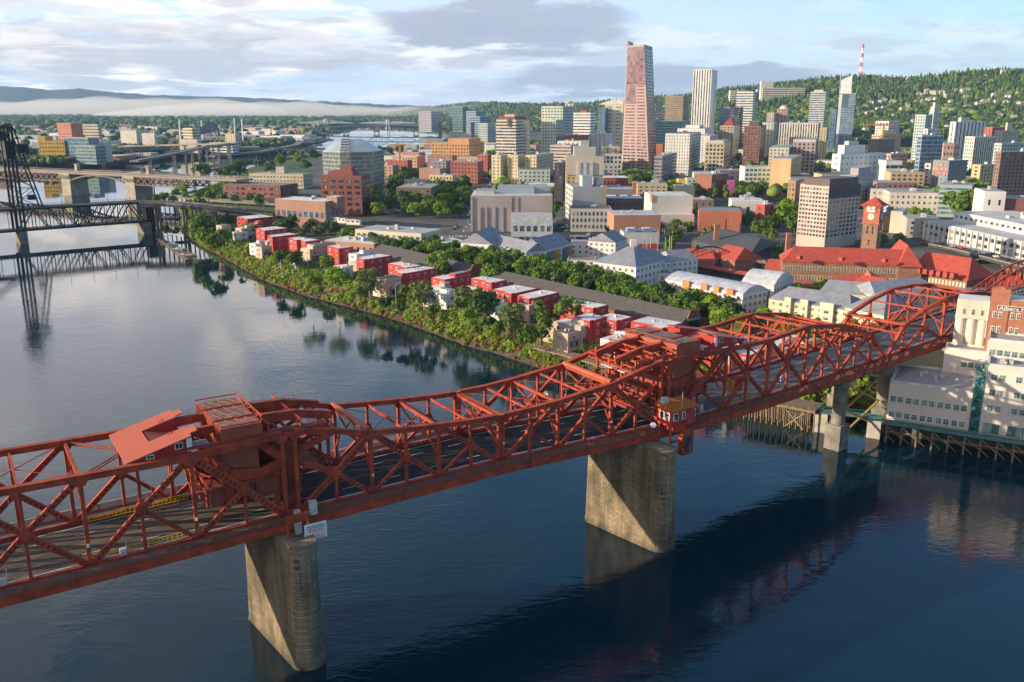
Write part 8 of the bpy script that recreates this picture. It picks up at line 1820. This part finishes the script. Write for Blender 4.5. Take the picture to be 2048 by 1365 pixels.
 for px, py, h, k in ((1390, 420, 10, 'c'), (1420, 440, 14, 'g'), (1445, 432, 13, 'b'), (1470, 428, 13, 'g'), (1495, 440, 12, 'g'), (1520, 455, 12, 'g'), (1545, 445, 13, 'g'), (1562, 430, 17, 'b'), (1580, 420, 18, 'b'), (1590, 445, 14, 'g'), (1540, 470, 10, 'g'), (1408, 470, 11, 'c'), (1422, 468, 12, 'c'), (1375, 455, 9, 'g'), (1352, 470, 9, 'g'), (1225, 462, 9, 'g'), (1265, 460, 9, 'g'), (1320, 460, 9, 'g'), (1352, 450, 9, 'g'), (1340, 490, 8, 'g'),
      (1300, 405, 12, 'g'), (1310, 420, 12, 'g'), (1292, 395, 11, 'g'), (1700, 470, 9, 'o'), (1765, 480, 8, 'g'), (1800, 478, 8, 'g'), (1750, 482, 8, 'g'), (1455, 505, 6, 'c'), (1555, 500, 8, 'g'), (1430, 380, 16, 'c'), (1452, 382, 15, 'c'), (1478, 388, 14, 'g'), (1500, 385, 14, 'g'), (1525, 375, 14, 'g'), (1550, 372, 13, 'g'), (1405, 395, 12, 'd')):
  tpx(px, py, h, k, 'leafy tree on the streets around the station and the rail yard', group='trees around the station', rnd=r)
 for px, py in ((1690, 392), (1640, 362), (1850, 432), (1830, 425), (1720, 395), (1600, 385), (1480, 372), (1515, 368), (1440, 375), (1420, 372), (1370, 385), (1340, 382), (1310, 380), (1270, 385), (1250, 375), (1110, 385), (1090, 405), (1120, 370), (1050, 352), (1080, 352), (1010, 350), (1850, 360), (1870, 365), (1790, 365), (1760, 362), (1820, 362), (1100, 430), (1112, 415), (930, 385), (925, 405)):
  tpx(px, py, r.uniform(9, 13), r.choice('ggb'), 'round street tree between blocks of the nearer city centre', group='near street trees', rnd=r)
 for px, py, h in ((1900, 396, 24), (1925, 398, 26), (1948, 392, 28), (1912, 408, 22), (1962, 398, 24), (1938, 408, 23)): tpx(px, py, h, 'g', 'big dark leafy tree left of the plain white building', group='cluster of big trees', rnd=r, wide=1.2)
BFP = [s for s in []]
for o_ in bpy.data.objects:
 if o_.get('category') and o_.type == 'EMPTY':
  for ch in o_.children:
   if ch.name.startswith(('wall', 'roof')) and ch.type == 'MESH' and abs(o_.location.y) < 1300:
    me_ = ch.data; w = [(v.co.x + o_.location.x, v.co.y + o_.location.y) for v in me_.vertices]
    n2 = len(w) // 2
    if 3 <= n2 <= 6: BFP.append(w[:n2])
    break
greens()
def extra():
 V = []; M = []; ms = []; n = 0
 for me, x, y, z, h, w, a in EXTRA:
  v = np.zeros(len(me.vertices) * 3); me.vertices.foreach_get('co', v); v = v.reshape(-1, 3); m = me.materials[0]
  if m not in ms: ms.append(m)
  V.append(np.stack([(v[:, 0] * math.cos(a) - v[:, 1] * math.sin(a)) * h * w + x, (v[:, 0] * math.sin(a) + v[:, 1] * math.cos(a)) * h * w + y, v[:, 2] * h + z], 1)); M.append(np.full(len(v) // 4, ms.index(m)))
 V = np.concatenate(V); M = np.concatenate(M).astype(np.int32); q = bpy.data.meshes.new('park_trees'); q.from_pydata(V.tolist(), [], np.arange(len(V)).reshape(-1, 4).tolist()); q.polygons.foreach_set('material_index', M)
 for m in ms: q.materials.append(m)
 q.update(); o = bpy.data.objects.new('park_trees', q); COL.objects.link(o); tag(o, 'further park and street trees of the old town and waterfront', 'trees', kind='stuff')
extra()
# ---- massed planting: templates repeated into single meshes
def ico():
 t = (1 + 5 ** .5) / 2; v = np.array([(-1, t, 0), (1, t, 0), (-1, -t, 0), (1, -t, 0), (0, -1, t), (0, 1, t), (0, -1, -t), (0, 1, -t), (t, 0, -1), (t, 0, 1), (-t, 0, -1), (-t, 0, 1)]) / 1.902
 f = [(0, 11, 5), (0, 5, 1), (0, 1, 7), (0, 7, 10), (0, 10, 11), (1, 5, 9), (5, 11, 4), (11, 10, 2), (10, 7, 6), (7, 1, 8), (3, 9, 4), (3, 4, 2), (3, 2, 6), (3, 6, 8), (3, 8, 9), (4, 9, 5), (2, 4, 11), (6, 2, 10), (8, 6, 7), (9, 8, 1)]
 v, f = v.tolist(), f; cache = {}; out = []
 def m(a, b):
  k = (min(a, b), max(a, b))
  if k not in cache: p = np.array(v[a]) + np.array(v[b]); v.append((p / np.linalg.norm(p)).tolist()); cache[k] = len(v) - 1
  return cache[k]
 for a, b, c in f: x, y, z = m(a, b), m(b, c), m(c, a); out += [(a, x, z), (b, y, x), (c, z, y), (x, y, z)]
 return np.array(v), np.array(out)
IV, IF = ico()
def cone_t():
 v = []; f = []
 for k, (z0, z1, r) in enumerate(((.12, .6, .2), (.38, .82, .15), (.62, 1.0, .09))):
  o = len(v); v += [(r * math.cos(a) * (1 + .25 * (i % 2)), r * math.sin(a) * (1 + .25 * (i % 2)), z0 - .05 * (i % 2)) for i, a in enumerate([2 * math.pi * i / 7 for i in range(7)])] + [(0, 0, z1)]; f += [(o + i, o + (i + 1) % 7, o + 7) for i in range(7)]
 return np.array(v), np.array(f)
CV, CF = cone_t()
def mass(name, label, cat, items, kind_, mats, seed=1):
 """items (n,5): x y z height radius; kind_ per item 0 round 1 conifer; material per item"""
 r = np.random.RandomState(seed); items = np.array(items); kind_ = np.array(kind_); mi = r.randint(0, len(mats), len(items)); V = []; Fc = []; M = []; off = 0
 for kk, (tv, tf) in enumerate(((IV, IF), (CV, CF))):
  idx = np.where(kind_ == kk)[0]
  if not len(idx): continue
  n = len(idx); it = items[idx]; a = r.uniform(0, 6.28, n); ca, sa = np.cos(a), np.sin(a); tvn = np.repeat(tv[None], n, 0)
  if kk == 0:
   tvn = tvn * (1 + r.uniform(-.24, .24, (n, len(tv), 1))); z = tvn[:, :, 2] * .5 * it[:, 3:4] * .82 + it[:, 3:4] * .55; rad = it[:, 4:5]
  else: tvn = tvn + r.uniform(-.015, .015, tvn.shape); z = tvn[:, :, 2] * it[:, 3:4]; rad = it[:, 4:5] * 4.2
  x = (tvn[:, :, 0] * ca[:, None] - tvn[:, :, 1] * sa[:, None]) * rad + it[:, 0:1]; y = (tvn[:, :, 0] * sa[:, None] + tvn[:, :, 1] * ca[:, None]) * rad + it[:, 1:2]
  V.append(np.stack([x, y, z + it[:, 2:3]], 2).reshape(-1, 3)); Fc.append((tf[None] + (np.arange(n) * len(tv))[:, None, None]).reshape(-1, 3) + off); M.append(np.repeat(mi[idx], len(tf))); off += n * len(tv)
 V = np.concatenate(V); Fc = np.concatenate(Fc); M = np.concatenate(M); me = bpy.data.meshes.new(name); me.vertices.add(len(V)); me.vertices.foreach_set('co', V.ravel()); me.loops.add(len(Fc) * 3); me.loops.foreach_set('vertex_index', Fc.ravel().astype(np.int32))
 me.polygons.add(len(Fc)); me.polygons.foreach_set('loop_start', (np.arange(len(Fc)) * 3).astype(np.int32)); me.polygons.foreach_set('loop_total', np.full(len(Fc), 3, np.int32)); me.polygons.foreach_set('material_index', M.astype(np.int32)); me.update(calc_edges=True)
 for m in mats: me.materials.append(m)
 o = bpy.data.objects.new(name, me); COL.objects.link(o); tag(o, label, cat, kind='stuff'); return o
FM1 = leaf_mat('forest_green', (.032, .07, .018), (.10, .17, .03), .2); FM2 = leaf_mat('forest_light', (.08, .13, .022), (.19, .26, .045), .2); FM3 = leaf_mat('forest_fir', (.014, .032, .016), (.035, .06, .025), .05)
def forests():
 r = random.Random(9); it = []; kd = []
 for i in range(22000):                                        # western hills
  u = r.uniform(700, 2240) if i < 19000 else r.uniform(2240, 3300); Db = interp(u, [(a, d) for a, b, c, d in HT]); Dr = interp(u, [(a, c) for a, b, c, d in HT]); t = r.uniform(0.02, 1.06) ** .9; y = Db + (Dr - Db) * t; x = (u - 1024) / FPX * y * CP
  fir = r.random() < (.25 + .6 * t + .15 * math.sin(x * .004 + y * .003)) if u > 1450 else r.random() < .75
  h = r.uniform(16, 30) if fir else r.uniform(13, 22)
  if t < .95 and any(abs(x - a) < 15 and -24 < y - b < 10 for a, b in HOUSES): continue
  it.append((x, y, hill_z(x, y) - 1, h, h * (.3 if fir else .66))); kd.append(1 if fir else 0)
 mass('hill_forest', 'mixed dark fir and light green wood covering the western hills', 'forest', it, kd, [FM1, FM3, FM1, FM2, FM3], 1)
 it = []; kd = []
 for i in range(5200):                                         # east side belts, thick in the distance
  y = 1500 + 6800 * r.random() ** .8; u = r.uniform(-60, 860); x = (u - 1024) / FPX * y * CP
  if x > interp(y, [(q[1], q[0]) for q in EAST]) - 20 and y < 6200: continue
  dens = .25 if y < 2500 else .4 if y < 4000 else 1
  if r.random() > dens: continue
  fir = r.random() < .35; h = r.uniform(12, 24) * (1.35 if y > 4500 else 1); it.append((x, y, 8, h, h * (.26 if fir else .55) * (1.5 if y > 4500 else 1))); kd.append(1 if fir else 0)
 for i in range(900):                                          # wooded east bank between the river and the ramps
  f = r.random(); y = lerp(1600, 2300, f); x = interp(y, [(q[1], q[0]) for q in EAST]) - r.uniform(10, 110) - (0 if r.random() < .7 else 150); h = r.uniform(9, 17); it.append((x, y, 7, h, h * .5)); kd.append(0 if r.random() < .8 else 1)
 for i in range(160):
  u = r.uniform(-20, 150); y = r.uniform(1420, 1560); x = (u - 1024) / FPX * y; it.append((x, y, 8, r.uniform(9, 14), 6)); kd.append(0)
 mass('east_trees', 'scattered and massed trees over the flat east side', 'trees', it, kd, [FM1, FM2, FM1, FM3], 2)
 it = []; kd = []                                              # far shore beyond the river bends and low distant hills
 for i in range(2500):
  u = r.uniform(640, 1100); y = r.uniform(4300, 6400); x = (u - 1024) / FPX * y
  if -260 > x > interp(y, [(4000, -830), (6200, -930)]) and y < 6200 and x < interp(y, [(4000, -250), (5000, -420), (6200, -700)]): continue
  h = r.uniform(14, 24); it.append((x, y, 9, h, h * .8)); kd.append(0 if r.random() < .7 else 1)
 for i in range(1600): u = r.uniform(-80, 800); y = r.uniform(8000, 9600); it.append(((u - 1024) / FPX * y, y, 9, r.uniform(22, 38), 26)); kd.append(i % 2)
 for i in range(300): u = r.uniform(300, 700); zz = zat(interp(u, [(230, 218), (300, 209), (420, 206), (560, 210), (700, 214)]), 10200); it.append(((u - 1024) / FPX * 10200 * CP, 10180, zz - 12, r.uniform(25, 45), 24)); kd.append(i % 2)
 mass('far_woods', 'hazy woods along the far river shore', 'forest', it, kd, [FM1, FM3, FM2], 3)
 it = []; kd = []                                              # street trees of the centre
 n = 0
 for i in range(9000):
  y = r.uniform(860, 2300); u = r.uniform(880, 2140) if i % 5 else r.uniform(2140, 2900); x = (u - 1024) / FPX * y
  if n > 1500: break
  if x < -60 and y > 1250 and u < 960: continue
  if y < 1050 and (abs(x + 36) < 12 or abs(x - 46) < 10): continue
  if blocked(x, y): continue
  z = max(9.5, hill_z(x, y)) if y > 1500 else 9.5; h = r.uniform(8, 14); it.append((x, y, z, h, h * .42)); kd.append(0); n += 1
  if r.random() < .7:
   for k in range(4): it.append((x + (k + 1) * 8 * .34, y + (k + 1) * 8 * .94, z, h * r.uniform(.8, 1.1), h * .42)); kd.append(0)
 mass('street_trees', 'street trees filling the gaps between the city blocks', 'trees', it, kd, [FM1, FM2, FM1, FM1], 4)
 def scrub(name, label, m, lo, hi, n, seed, smin, smax, hf):
  rr = random.Random(seed); it = []
  pl = [p for p in wl if 240 < p[1] < 1100 and p[0] < 120]
  for i in range(n):
   k = rr.randrange(len(pl) - 1); a, b_ = pl[k], pl[k + 1]; f = rr.random(); L, d = edge_frame(a, b_); nn = (d[1], -d[0]); q = rr.uniform(lo, hi); x, y = lerp(a[0], b_[0], f) + nn[0] * q, lerp(a[1], b_[1], f) + nn[1] * q
   if not hf(k / len(pl), rr): continue
   zz = interp(q, [(0, 0), (4.5, 2.6), (11, LZ), (40, LZ)]); s_ = rr.uniform(smin, smax); it.append((x, y, zz, s_))
  V = []; F = []; r2 = np.random.RandomState(seed)
  for x, y, z, s_ in it:
   k = 26; d = r2.normal(size=(k, 3)); d /= np.linalg.norm(d, axis=1)[:, None]; d[:, 2] = np.abs(d[:, 2]); c = np.array([x, y, z]) + d * np.array([s_, s_, s_ * .75]) * r2.uniform(.6, 1.05, (k, 1)); nn = d + r2.normal(size=(k, 3)) * .5; nn /= np.linalg.norm(nn, axis=1)[:, None]
   t = np.cross(nn, r2.normal(size=(k, 3))); t /= np.linalg.norm(t, axis=1)[:, None]; b_ = np.cross(nn, t); q = s_ * .36; V.append(np.stack([c - t * q, c + b_ * q, c + t * q, c - b_ * q], 1).reshape(-1, 3))
  V = np.concatenate(V); me = bpy.data.meshes.new(name); me.from_pydata(V.tolist(), [], np.arange(len(V)).reshape(-1, 4).tolist()); me.materials.append(m); me.update(); o = bpy.data.objects.new(name, me); COL.objects.link(o); tag(o, label, 'undergrowth', kind='stuff')
 scrub('undergrowth', 'bright green bushes and brambles along the river bank', LF2, 2, 16, 2000, 5, .8, 2.4, lambda f, rr: True)
 scrub('undergrowth', 'dark green scrub behind the river bank', LF1, 6, 30, 1100, 6, .8, 2.2, lambda f, rr: True)
 scrub('undergrowth', 'orange and yellow scrub on the river bank slope', LFO, 0.8, 8, 1500, 7, .5, 1.3, lambda f, rr: rr.random() < .9)
HOUSES = []
def houses():
 r = random.Random(4); spots = [(1742, 205), (1760, 203), (1768, 201), (1785, 205), (1822, 190), (1835, 189), (1850, 188), (1862, 186), (1880, 186), (1895, 183), (1905, 181), (1921, 182), (1930, 180), (1732, 216), (1745, 216), (1757, 218), (1768, 216), (1737, 228), (1815, 212), (1830, 206), (1845, 203), (1855, 200), (1870, 198), (1900, 203), (1915, 205), (1955, 207), (1965, 203), (1980, 200), (1990, 205), (2000, 208), (2010, 205), (2025, 210), (2040, 208), (1805, 220), (1850, 222), (1890, 220), (1905, 222), (1935, 215), (1765, 245), (1752, 242), (1770, 250), (1780, 260), (1795, 262), (1735, 262), (1745, 266), (1820, 265), (1850, 262), (1925, 232), (1965, 250), (1985, 262), (2015, 258), (2030, 236), (1765, 146), (1775, 144), (1790, 144), (1810, 147), (1995, 142), (2005, 141), (1540, 190), (1522, 188), (1515, 182), (1465, 186), (1475, 182), (1790, 232), (1870, 234), (1830, 245), (1900, 255), (1940, 262), (2042, 250), (1975, 228), (2000, 230), (1850, 183), (1890, 192), (1930, 195), (1960, 192), (1985, 190), (2012, 192), (2035, 188)]
 for k, (px, py) in enumerate(spots):
  if k % 5 == 4: continue
  Db = interp(px, [(a, d) for a, b, c, d in HT]); Dr = interp(px, [(a, c) for a, b, c, d in HT]); best = None
  for i in range(160):
   D = Db + (Dr - Db) * i / 160; x = (px - 1024) / FPX * D * CP; z = hill_z(x, D); e = abs(pj(x, D, z + 12)[1] - py)
   if best is None or e < best[0]: best = (e, x, D, z)
  _, x, D, z = best; HOUSES.append((x, D)); w, d_, h = r.uniform(11, 20), r.uniform(10, 14), r.uniform(5, 8); col = r.choice([(.68, .64, .54), (.66, .6, .5), (.55, .45, .35), (.5, .34, .26), (.7, .69, .66), (.6, .52, .42)]); g = r.uniform(-.5, .5)
  t = thing('hillside_house', 'pale house standing among trees on the green hillside', 'house', (x, D, z), 'houses on the hillside'); MB().box((x, D, z - 3), (w, d_, h + 11), g).build('wall', C(col), t)
  ca, sa = math.cos(g), math.sin(g); e = [(x + ca * a - sa * b, D + sa * a + ca * b) for a, b in ((-w / 2, -d_ / 2), (w / 2, -d_ / 2), (w / 2, d_ / 2), (-w / 2, d_ / 2))]; zr = z + h + 8; ridge_roof(t, e, mid(mid(e[0], e[3]), mid(e[1], e[2]), .15), mid(mid(e[0], e[3]), mid(e[1], e[2]), .85), zr, zr + 4, r.choice([(.3, .28, .27), (.4, .36, .3), (.2, .19, .19)]))
 for px, py, w, lab in ((1565, 186, 150, 'long curved cream hospital building among trees on the hill'), (1478, 192, 70, 'white hospital slab at the left on the hill'), (1938, 203, 34, 'bright white hall on the hillside')):
  D = interp(px, [(a, c) for a, b, c, d in HT]) - (500 if px < 1600 else 1000); x = (px - 1024) / FPX * D * CP; z = hill_z(x, D); zt = zat(py - 10, D); HOUSES.append((x, D)); HOUSES.append((x - 25, D)); HOUSES.append((x + 25, D))
  P = [(x - w / 2, D), (x + w / 2, D), (x + w / 2, D + 25), (x - w / 2, D + 25)]; s = Bd('hospital' if px < 1900 else 'hall', lab, P, z - 5, max(zt, z + 14) if px < 1900 else z + 13, (.66, .60, .48) if px < 1900 else (.76, .76, .74)); s.facade(P[0], P[1], 'bands', fh=7, hf=.4, z0=z + 2) if px < 1900 else None
  if px == 1565: s.block([(x - w / 2 - 5, D + 3), (x - w / 4, D + 3), (x - w / 4, D + 20), (x - w / 2 - 5, D + 20)], z, s.z1 + 22)
  s.done()
 D = 3650; x = xat(1720, D, 200); z = hill_z(x, D); t = thing('radio_mast', 'red and white lattice radio mast on the ridge of the hill', 'mast', (x, D, z)); zt = zat(88, D)
 for k in range(8):
  z0, z1 = lerp(z, zt, k / 8), lerp(z, zt, (k + 1) / 8); w0, w1 = lerp(9, 2.2, k / 8), lerp(9, 2.2, (k + 1) / 8); b = MB()
  for i in range(3):
   a, c = i * 2.094, (i + 1) * 2.094; p0, p1 = (x + w0 * math.cos(a), D + w0 * math.sin(a), z0), (x + w1 * math.cos(a), D + w1 * math.sin(a), z1); b.beam(p0, p1, 1.7, 1.7); b.beam(p0, (x + w1 * math.cos(c), D + w1 * math.sin(c), z1), 1.1, 1.1)
  b.build('mast_section', C((.5, .12, .08)) if k % 2 else C((.75, .75, .75)), t)
 for px, py0, D, lab in ((1762, 250, 1330, 'orange tower crane standing before the tan stepped building'), (800, 290, 1150, 'short orange crane mast in old town')):
  x = xat(px, D, 30); zt = zat(py0, D); t = thing('tower_crane', lab, 'crane', (x, D, 12)); CO = C((.62, .25, .05)); b = MB(); b.box((x, D, 10), (2.2, 2.2, zt - 10)); b.build('mast', CO, t); b = MB(); b.beam((x - 30 if px > 1000 else x - 6, D, zt), (x + 14 if px > 1000 else x + 8, D, zt), 1.6, 2); b.build('jib', CO, t)
houses(); forests()
# ---- roads, cars, poles, train
def roads():
 AS = mat('street_asphalt', (.085, .088, .095), .9, scale=.06, var=.25, det=8); z = LZ + .12
 def rd(a, c, w, nm='street', m=AS, zz=z):
  L, d = edge_frame(a, c); n = (-d[1] * w / 2, d[0] * w / 2); sheet(nm, [(a[0] + n[0], a[1] + n[1]), (a[0] - n[0], a[1] - n[1]), (c[0] - n[0], c[1] - n[1]), (c[0] + n[0], c[1] + n[1])], m, zz)
 rd((-36, 575), (-22, 1400), 18); rd((47, 610), (50, 1400), 15, zz=z + .01); rd((-120, 600), (330, 612), 16, zz=z + .02)
 sheet('parking_lot', [gp(1112, 470, LZ), gp(1235, 476, LZ), gp(1240, 446, LZ), gp(1112, 440, LZ)], mat('fresh_asphalt', (.04, .043, .05), .85, scale=.1), z + .03)
 sheet('rail_yard', [gp(1230, 510, LZ), gp(1350, 512, LZ), gp(1340, 476, LZ), gp(1220, 476, LZ)], mat('yard_gravel', (.17, .155, .145), .95, scale=.3, var=.25), z + .05)
 b = MB()
 for k in range(26): y = 620 + k * 26; b.box((-36 + (y - 575) * .017, y, z + .03), (.5, 9, .01))
 for k in range(7): b.box((-43 + k * 2.2, 606 + 14, z + .03), (1.1, 4.5, .012)); b.box((41 + k * 2, 622, z + .035), (1, 4, .012))
 b.build('road_marking', mat('road_paint', (.6, .6, .58), .8), kind='structure')
roads()
def cars():
 r = random.Random(8); pal = [(.6, .6, .6), (.04, .04, .05), (.3, .3, .32), (.45, .04, .03), (.05, .1, .25), (.7, .7, .7)]; protos = []
 for k, col in enumerate(pal):
  t = thing('parked_car', 'small parked car seen from above in the city streets', 'car', (0, 0, 0), 'cars in the city streets'); b = MB(); P = [(-2.2, .35), (-2.2, .95), (-1.2, 1.05), (-.7, 1.45), (.8, 1.45), (1.4, 1.0), (2.2, .85), (2.2, .35)]
  for s0, s1 in ((-.88, .88),): b.add([(x, s0, z) for x, z in P] + [(x, s1, z) for x, z in P], [tuple(range(8)), tuple(range(8, 16))[::-1]] + [(i, 8 + i, 8 + (i + 1) % 8, (i + 1) % 8) for i in range(8)])
  b.build('body', C(col, rough=.35), t); MB().box((0, 0, 1.02), (1.9, 1.8, .3)).build('window', GL, t)
  w = MB()
  for x in (-1.4, 1.4):
   for y in (-.82, .82): MB().cyl((x, y - .1, .34), (x, y + .1, .34), .34, n=10).build('wheel', BLK, t)
  protos.append(t['ob'])
 sp = []
 for i in range(46): y = r.uniform(600, 1150); sp.append((-36 + (y - 575) * .017 + r.choice([-7.6, 7.6, -2.5, 2.5]), y, math.pi / 2))
 for i in range(34): y = r.uniform(620, 1100); sp.append((47 + r.choice([-6, 6]), y, math.pi / 2))
 for i in range(26): x = r.uniform(-110, 300); sp.append((x, 606 + r.choice([-6, 6, 2, -2]), 0))
 for i in range(16): q = gp(1120 + i * 7, 452 + (i % 3) * 6, LZ); sp.append((q[0], q[1], .3))
 for i in range(22): q = gp(860 + r.uniform(-110, 10), 422 + r.uniform(-6, 6), LZ); sp.append((q[0], q[1], r.uniform(0, 3)))
 for i, (x, y, a) in enumerate(sp):
  if blocked(x, y): continue
  o = protos[i % 6] if i < 6 else copy_tree(protos[i % 6], (x, y, LZ + .15), rz=a)
  o.location = (x, y, LZ + .15); o.rotation_euler = (0, 0, a)
 pts = [G(1862, 486, 10), G(1930, 500, 12), G(2000, 518, 14), G(2110, 545, 17)]
 for i in range(9): f = i / 9 * 2.8; k = int(f); p = [lerp(pts[k][q], pts[k + 1][q], f - k) for q in range(3)]; a = math.atan2(pts[k + 1][1] - pts[k][1], pts[k + 1][0] - pts[k][0]); o = copy_tree(protos[i % 6], (p[0], p[1] + 3 * (i % 2) - 1, p[2] + .05), 'small car on the curved approach road by the post office', 'cars on the approach road', a)
cars()
def train():
 for k, (f0, f1, lab) in enumerate(((622, 694, 'white light rail train with yellow and red stripes crossing the ramp'), (694, 722, 'second light rail car cut off by the cream flats'))):
  a, c = G(f0, 436 + (f0 - 622) * .12, 16.3), G(f1 - 1, 436 + (f1 - 622) * .12, 15.6); L, d = edge_frame(a, c); ang = math.atan2(d[1], d[0]); m = mid(a, c); t = thing('light_rail_train', lab, 'train', (m[0], m[1], 16)); z = (a[2] + c[2]) / 2 - 2.2; up = z + 1
  MB().box((m[0], m[1], up), (L, 2.7, 3.4), ang).build('body', WHT, t); n = (d[1], -d[0]); n = n if n[1] < 0 else (-n[0], -n[1])
  for i in range(int(L / 3.4)): q = mid(a, c, (i + .5) / int(L / 3.4)); MB().box((q[0] + n[0] * 1.36, q[1] + n[1] * 1.36, up + 1.7), (2.2, .08, 1.0), ang).build('window', GL, t)
  MB().box((m[0] + n[0] * 1.37, m[1] + n[1] * 1.37, up + .4), (L * .98, .06, .5), ang).build('yellow_stripe', YEL, t); MB().box((m[0] + n[0] * 1.37, m[1] + n[1] * 1.37, up + 2.85), (L * .98, .06, .35), ang).build('red_stripe', C((.4, .05, .06)), t); MB().box((m[0], m[1], up + 3.4), (L * .6, 1.6, .5), ang).build('roof_box', C(GY), t)
train()
def poles():
 r = random.Random(3); proto = None
 for i in range(30):
  px, py = 1236 + r.random() * 110, 478 + r.random() * 34; x, y = gp(px, py, LZ); h = r.uniform(9, 12)
  if blocked(x, y): continue
  if proto is None: b = MB().cyl((0, 0, 0), (0, 0, 11), .22, .16, n=6); proto = b.build('yard_pole', C((.42, .38, .32))); o = proto; o.location = (x, y, LZ)
  else: o = proto.copy(); COL.objects.link(o); o.location = (x, y, LZ)
  tag(o, 'bare timber pole in the old rail yard', 'pole', 'poles in the rail yard')
 lp = None
 for px, py in ((1105, 470), (1180, 468), (1150, 500), (1290, 470), (640, 452), (560, 438), (500, 430), (340, 408), (385, 415), (450, 425), (835, 425), (720, 402), (1700, 545), (1955, 520), (2010, 530), (1290, 520), (1010, 640), (792, 606), (563, 555)):
  x, y = gp(px, py, LZ)
  if lp is None: b = MB().cyl((0, 0, 0), (0, 0, 9), .12, .08, n=6); b.beam((0, 0, 9), (1.8, 0, 9.2), .12, .12); b.box((1.9, 0, 9.1), (.8, .3, .2)); lp = b.build('street_lamp', C((.5, .5, .5))); o = lp; o.location = (x, y, LZ)
  else: o = lp.copy(); COL.objects.link(o); o.location = (x, y, LZ)
  tag(o, 'slim pale street lamp with a short arm', 'street lamp', 'street lamps')
 P = [gp(1384, 480, 15), gp(1500, 510, 15), gp(1560, 485, 15), gp(1465, 462, 15)]; s = Bd('covered_market', 'large dark pitched roof behind tall green net posts', P, LZ, 15, C(DK), None); r0, r1 = mid(P[0], P[3]), mid(P[1], P[2]); ridge_roof(s.o, P, mid(r0, r1, .1), mid(r0, r1, .9), 15.05, 20, (.07, .075, .08)); s.done()
 for i in range(9): q = gp(1400 + i * 9, 468 + i * 1.2, LZ); MB().cyl((*q, LZ), (*q, LZ + 15), .18, n=5).build('net_post', C((.05, .2, .18)), s.o)
 t = thing('pedestrian_bridge', 'dark arched pedestrian bridge over the tracks by the red office roof', 'footbridge', (*gp(1440, 528, LZ), LZ)); a, c = G(1360, 520, 15), G(1482, 520, 15); b = MB(); b.beam(a, c, 3, .7); n_ = 14
 for off in (0, 3):
  for i in range(n_): f0, f1 = i / n_, (i + 1) / n_; b.beam((lerp(a[0], c[0], f0), lerp(a[1], c[1], f0) + off, 15 + 7 * math.sin(math.pi * f0)), (lerp(a[0], c[0], f1), lerp(a[1], c[1], f1) + off, 15 + 7 * math.sin(math.pi * f1)), .4, .4); b.beam((lerp(a[0], c[0], f0), lerp(a[1], c[1], f0) + off, 15), (lerp(a[0], c[0], f0), lerp(a[1], c[1], f0) + off, 15 + 7 * math.sin(math.pi * f0)), .12, .12)
 b.build('arch', BKS, t)
 for f in (0, 1): q = mid(a, c, f); MB().box((q[0], q[1] + 1, LZ), (3, 3, 6.5)).build('stair_tower', CONC, t)
 strip([G(1482, 520, 15), G(1530, 524, 15), G(1600, 520, 15)], 4, 'walkway', CONC, 'grey raised walkway right of the arched pedestrian bridge', 'walkway', thick=.7, posts=18)
 ch = gp(1431, 505, LZ); t = thing('brick_chimney', 'tall free standing brick chimney stack in front of the dark roof', 'chimney', (*ch, LZ)); zt = zat(451, ch[1]); MB().box((*ch, LZ), (3, 3, zt - LZ)).build('stack', C((.33, .14, .09)), t); MB().box((*ch, zt), (3.6, 3.6, .7)).build('cap', C((.3, .13, .09)), t)
 x, y = xat(382, 2300, 40), 2300; b = MB()
 for i in range(14): f = i / 13; b.cyl((x - 20 + f * 70, y, 22 + f * 24), (x - 10 + f * 70, y, 30 + f * 26), 6 + f * 7, 3 + f * 6, n=9)
 m = bpy.data.materials.new('steam_air'); m.use_nodes = True; nt = m.node_tree; nt.nodes.clear(); o_ = nt.nodes.new('ShaderNodeOutputMaterial'); v = nt.nodes.new('ShaderNodeVolumePrincipled'); v.inputs['Color'].default_value = (1, 1, 1, 1); v.inputs['Density'].default_value = .002; nt.links.new(v.outputs[0], o_.inputs['Volume'])
 tag(b.build('steam', m, kind='stuff'), 'thin white steam drifting over the industrial district', 'steam')
 for px in (360, 404, 470, 485): x = xat(px, 2350, 40); h = zat(236 + (px % 7), 2350); MB_ = MB().cyl((x, 2350, 8), (x, 2350, h), 2.0, 1.5, n=8); tag(MB_.build('smoke_stack', WHT), 'thin white stack above the industrial sheds', 'chimney', 'thin industrial stacks')
poles()
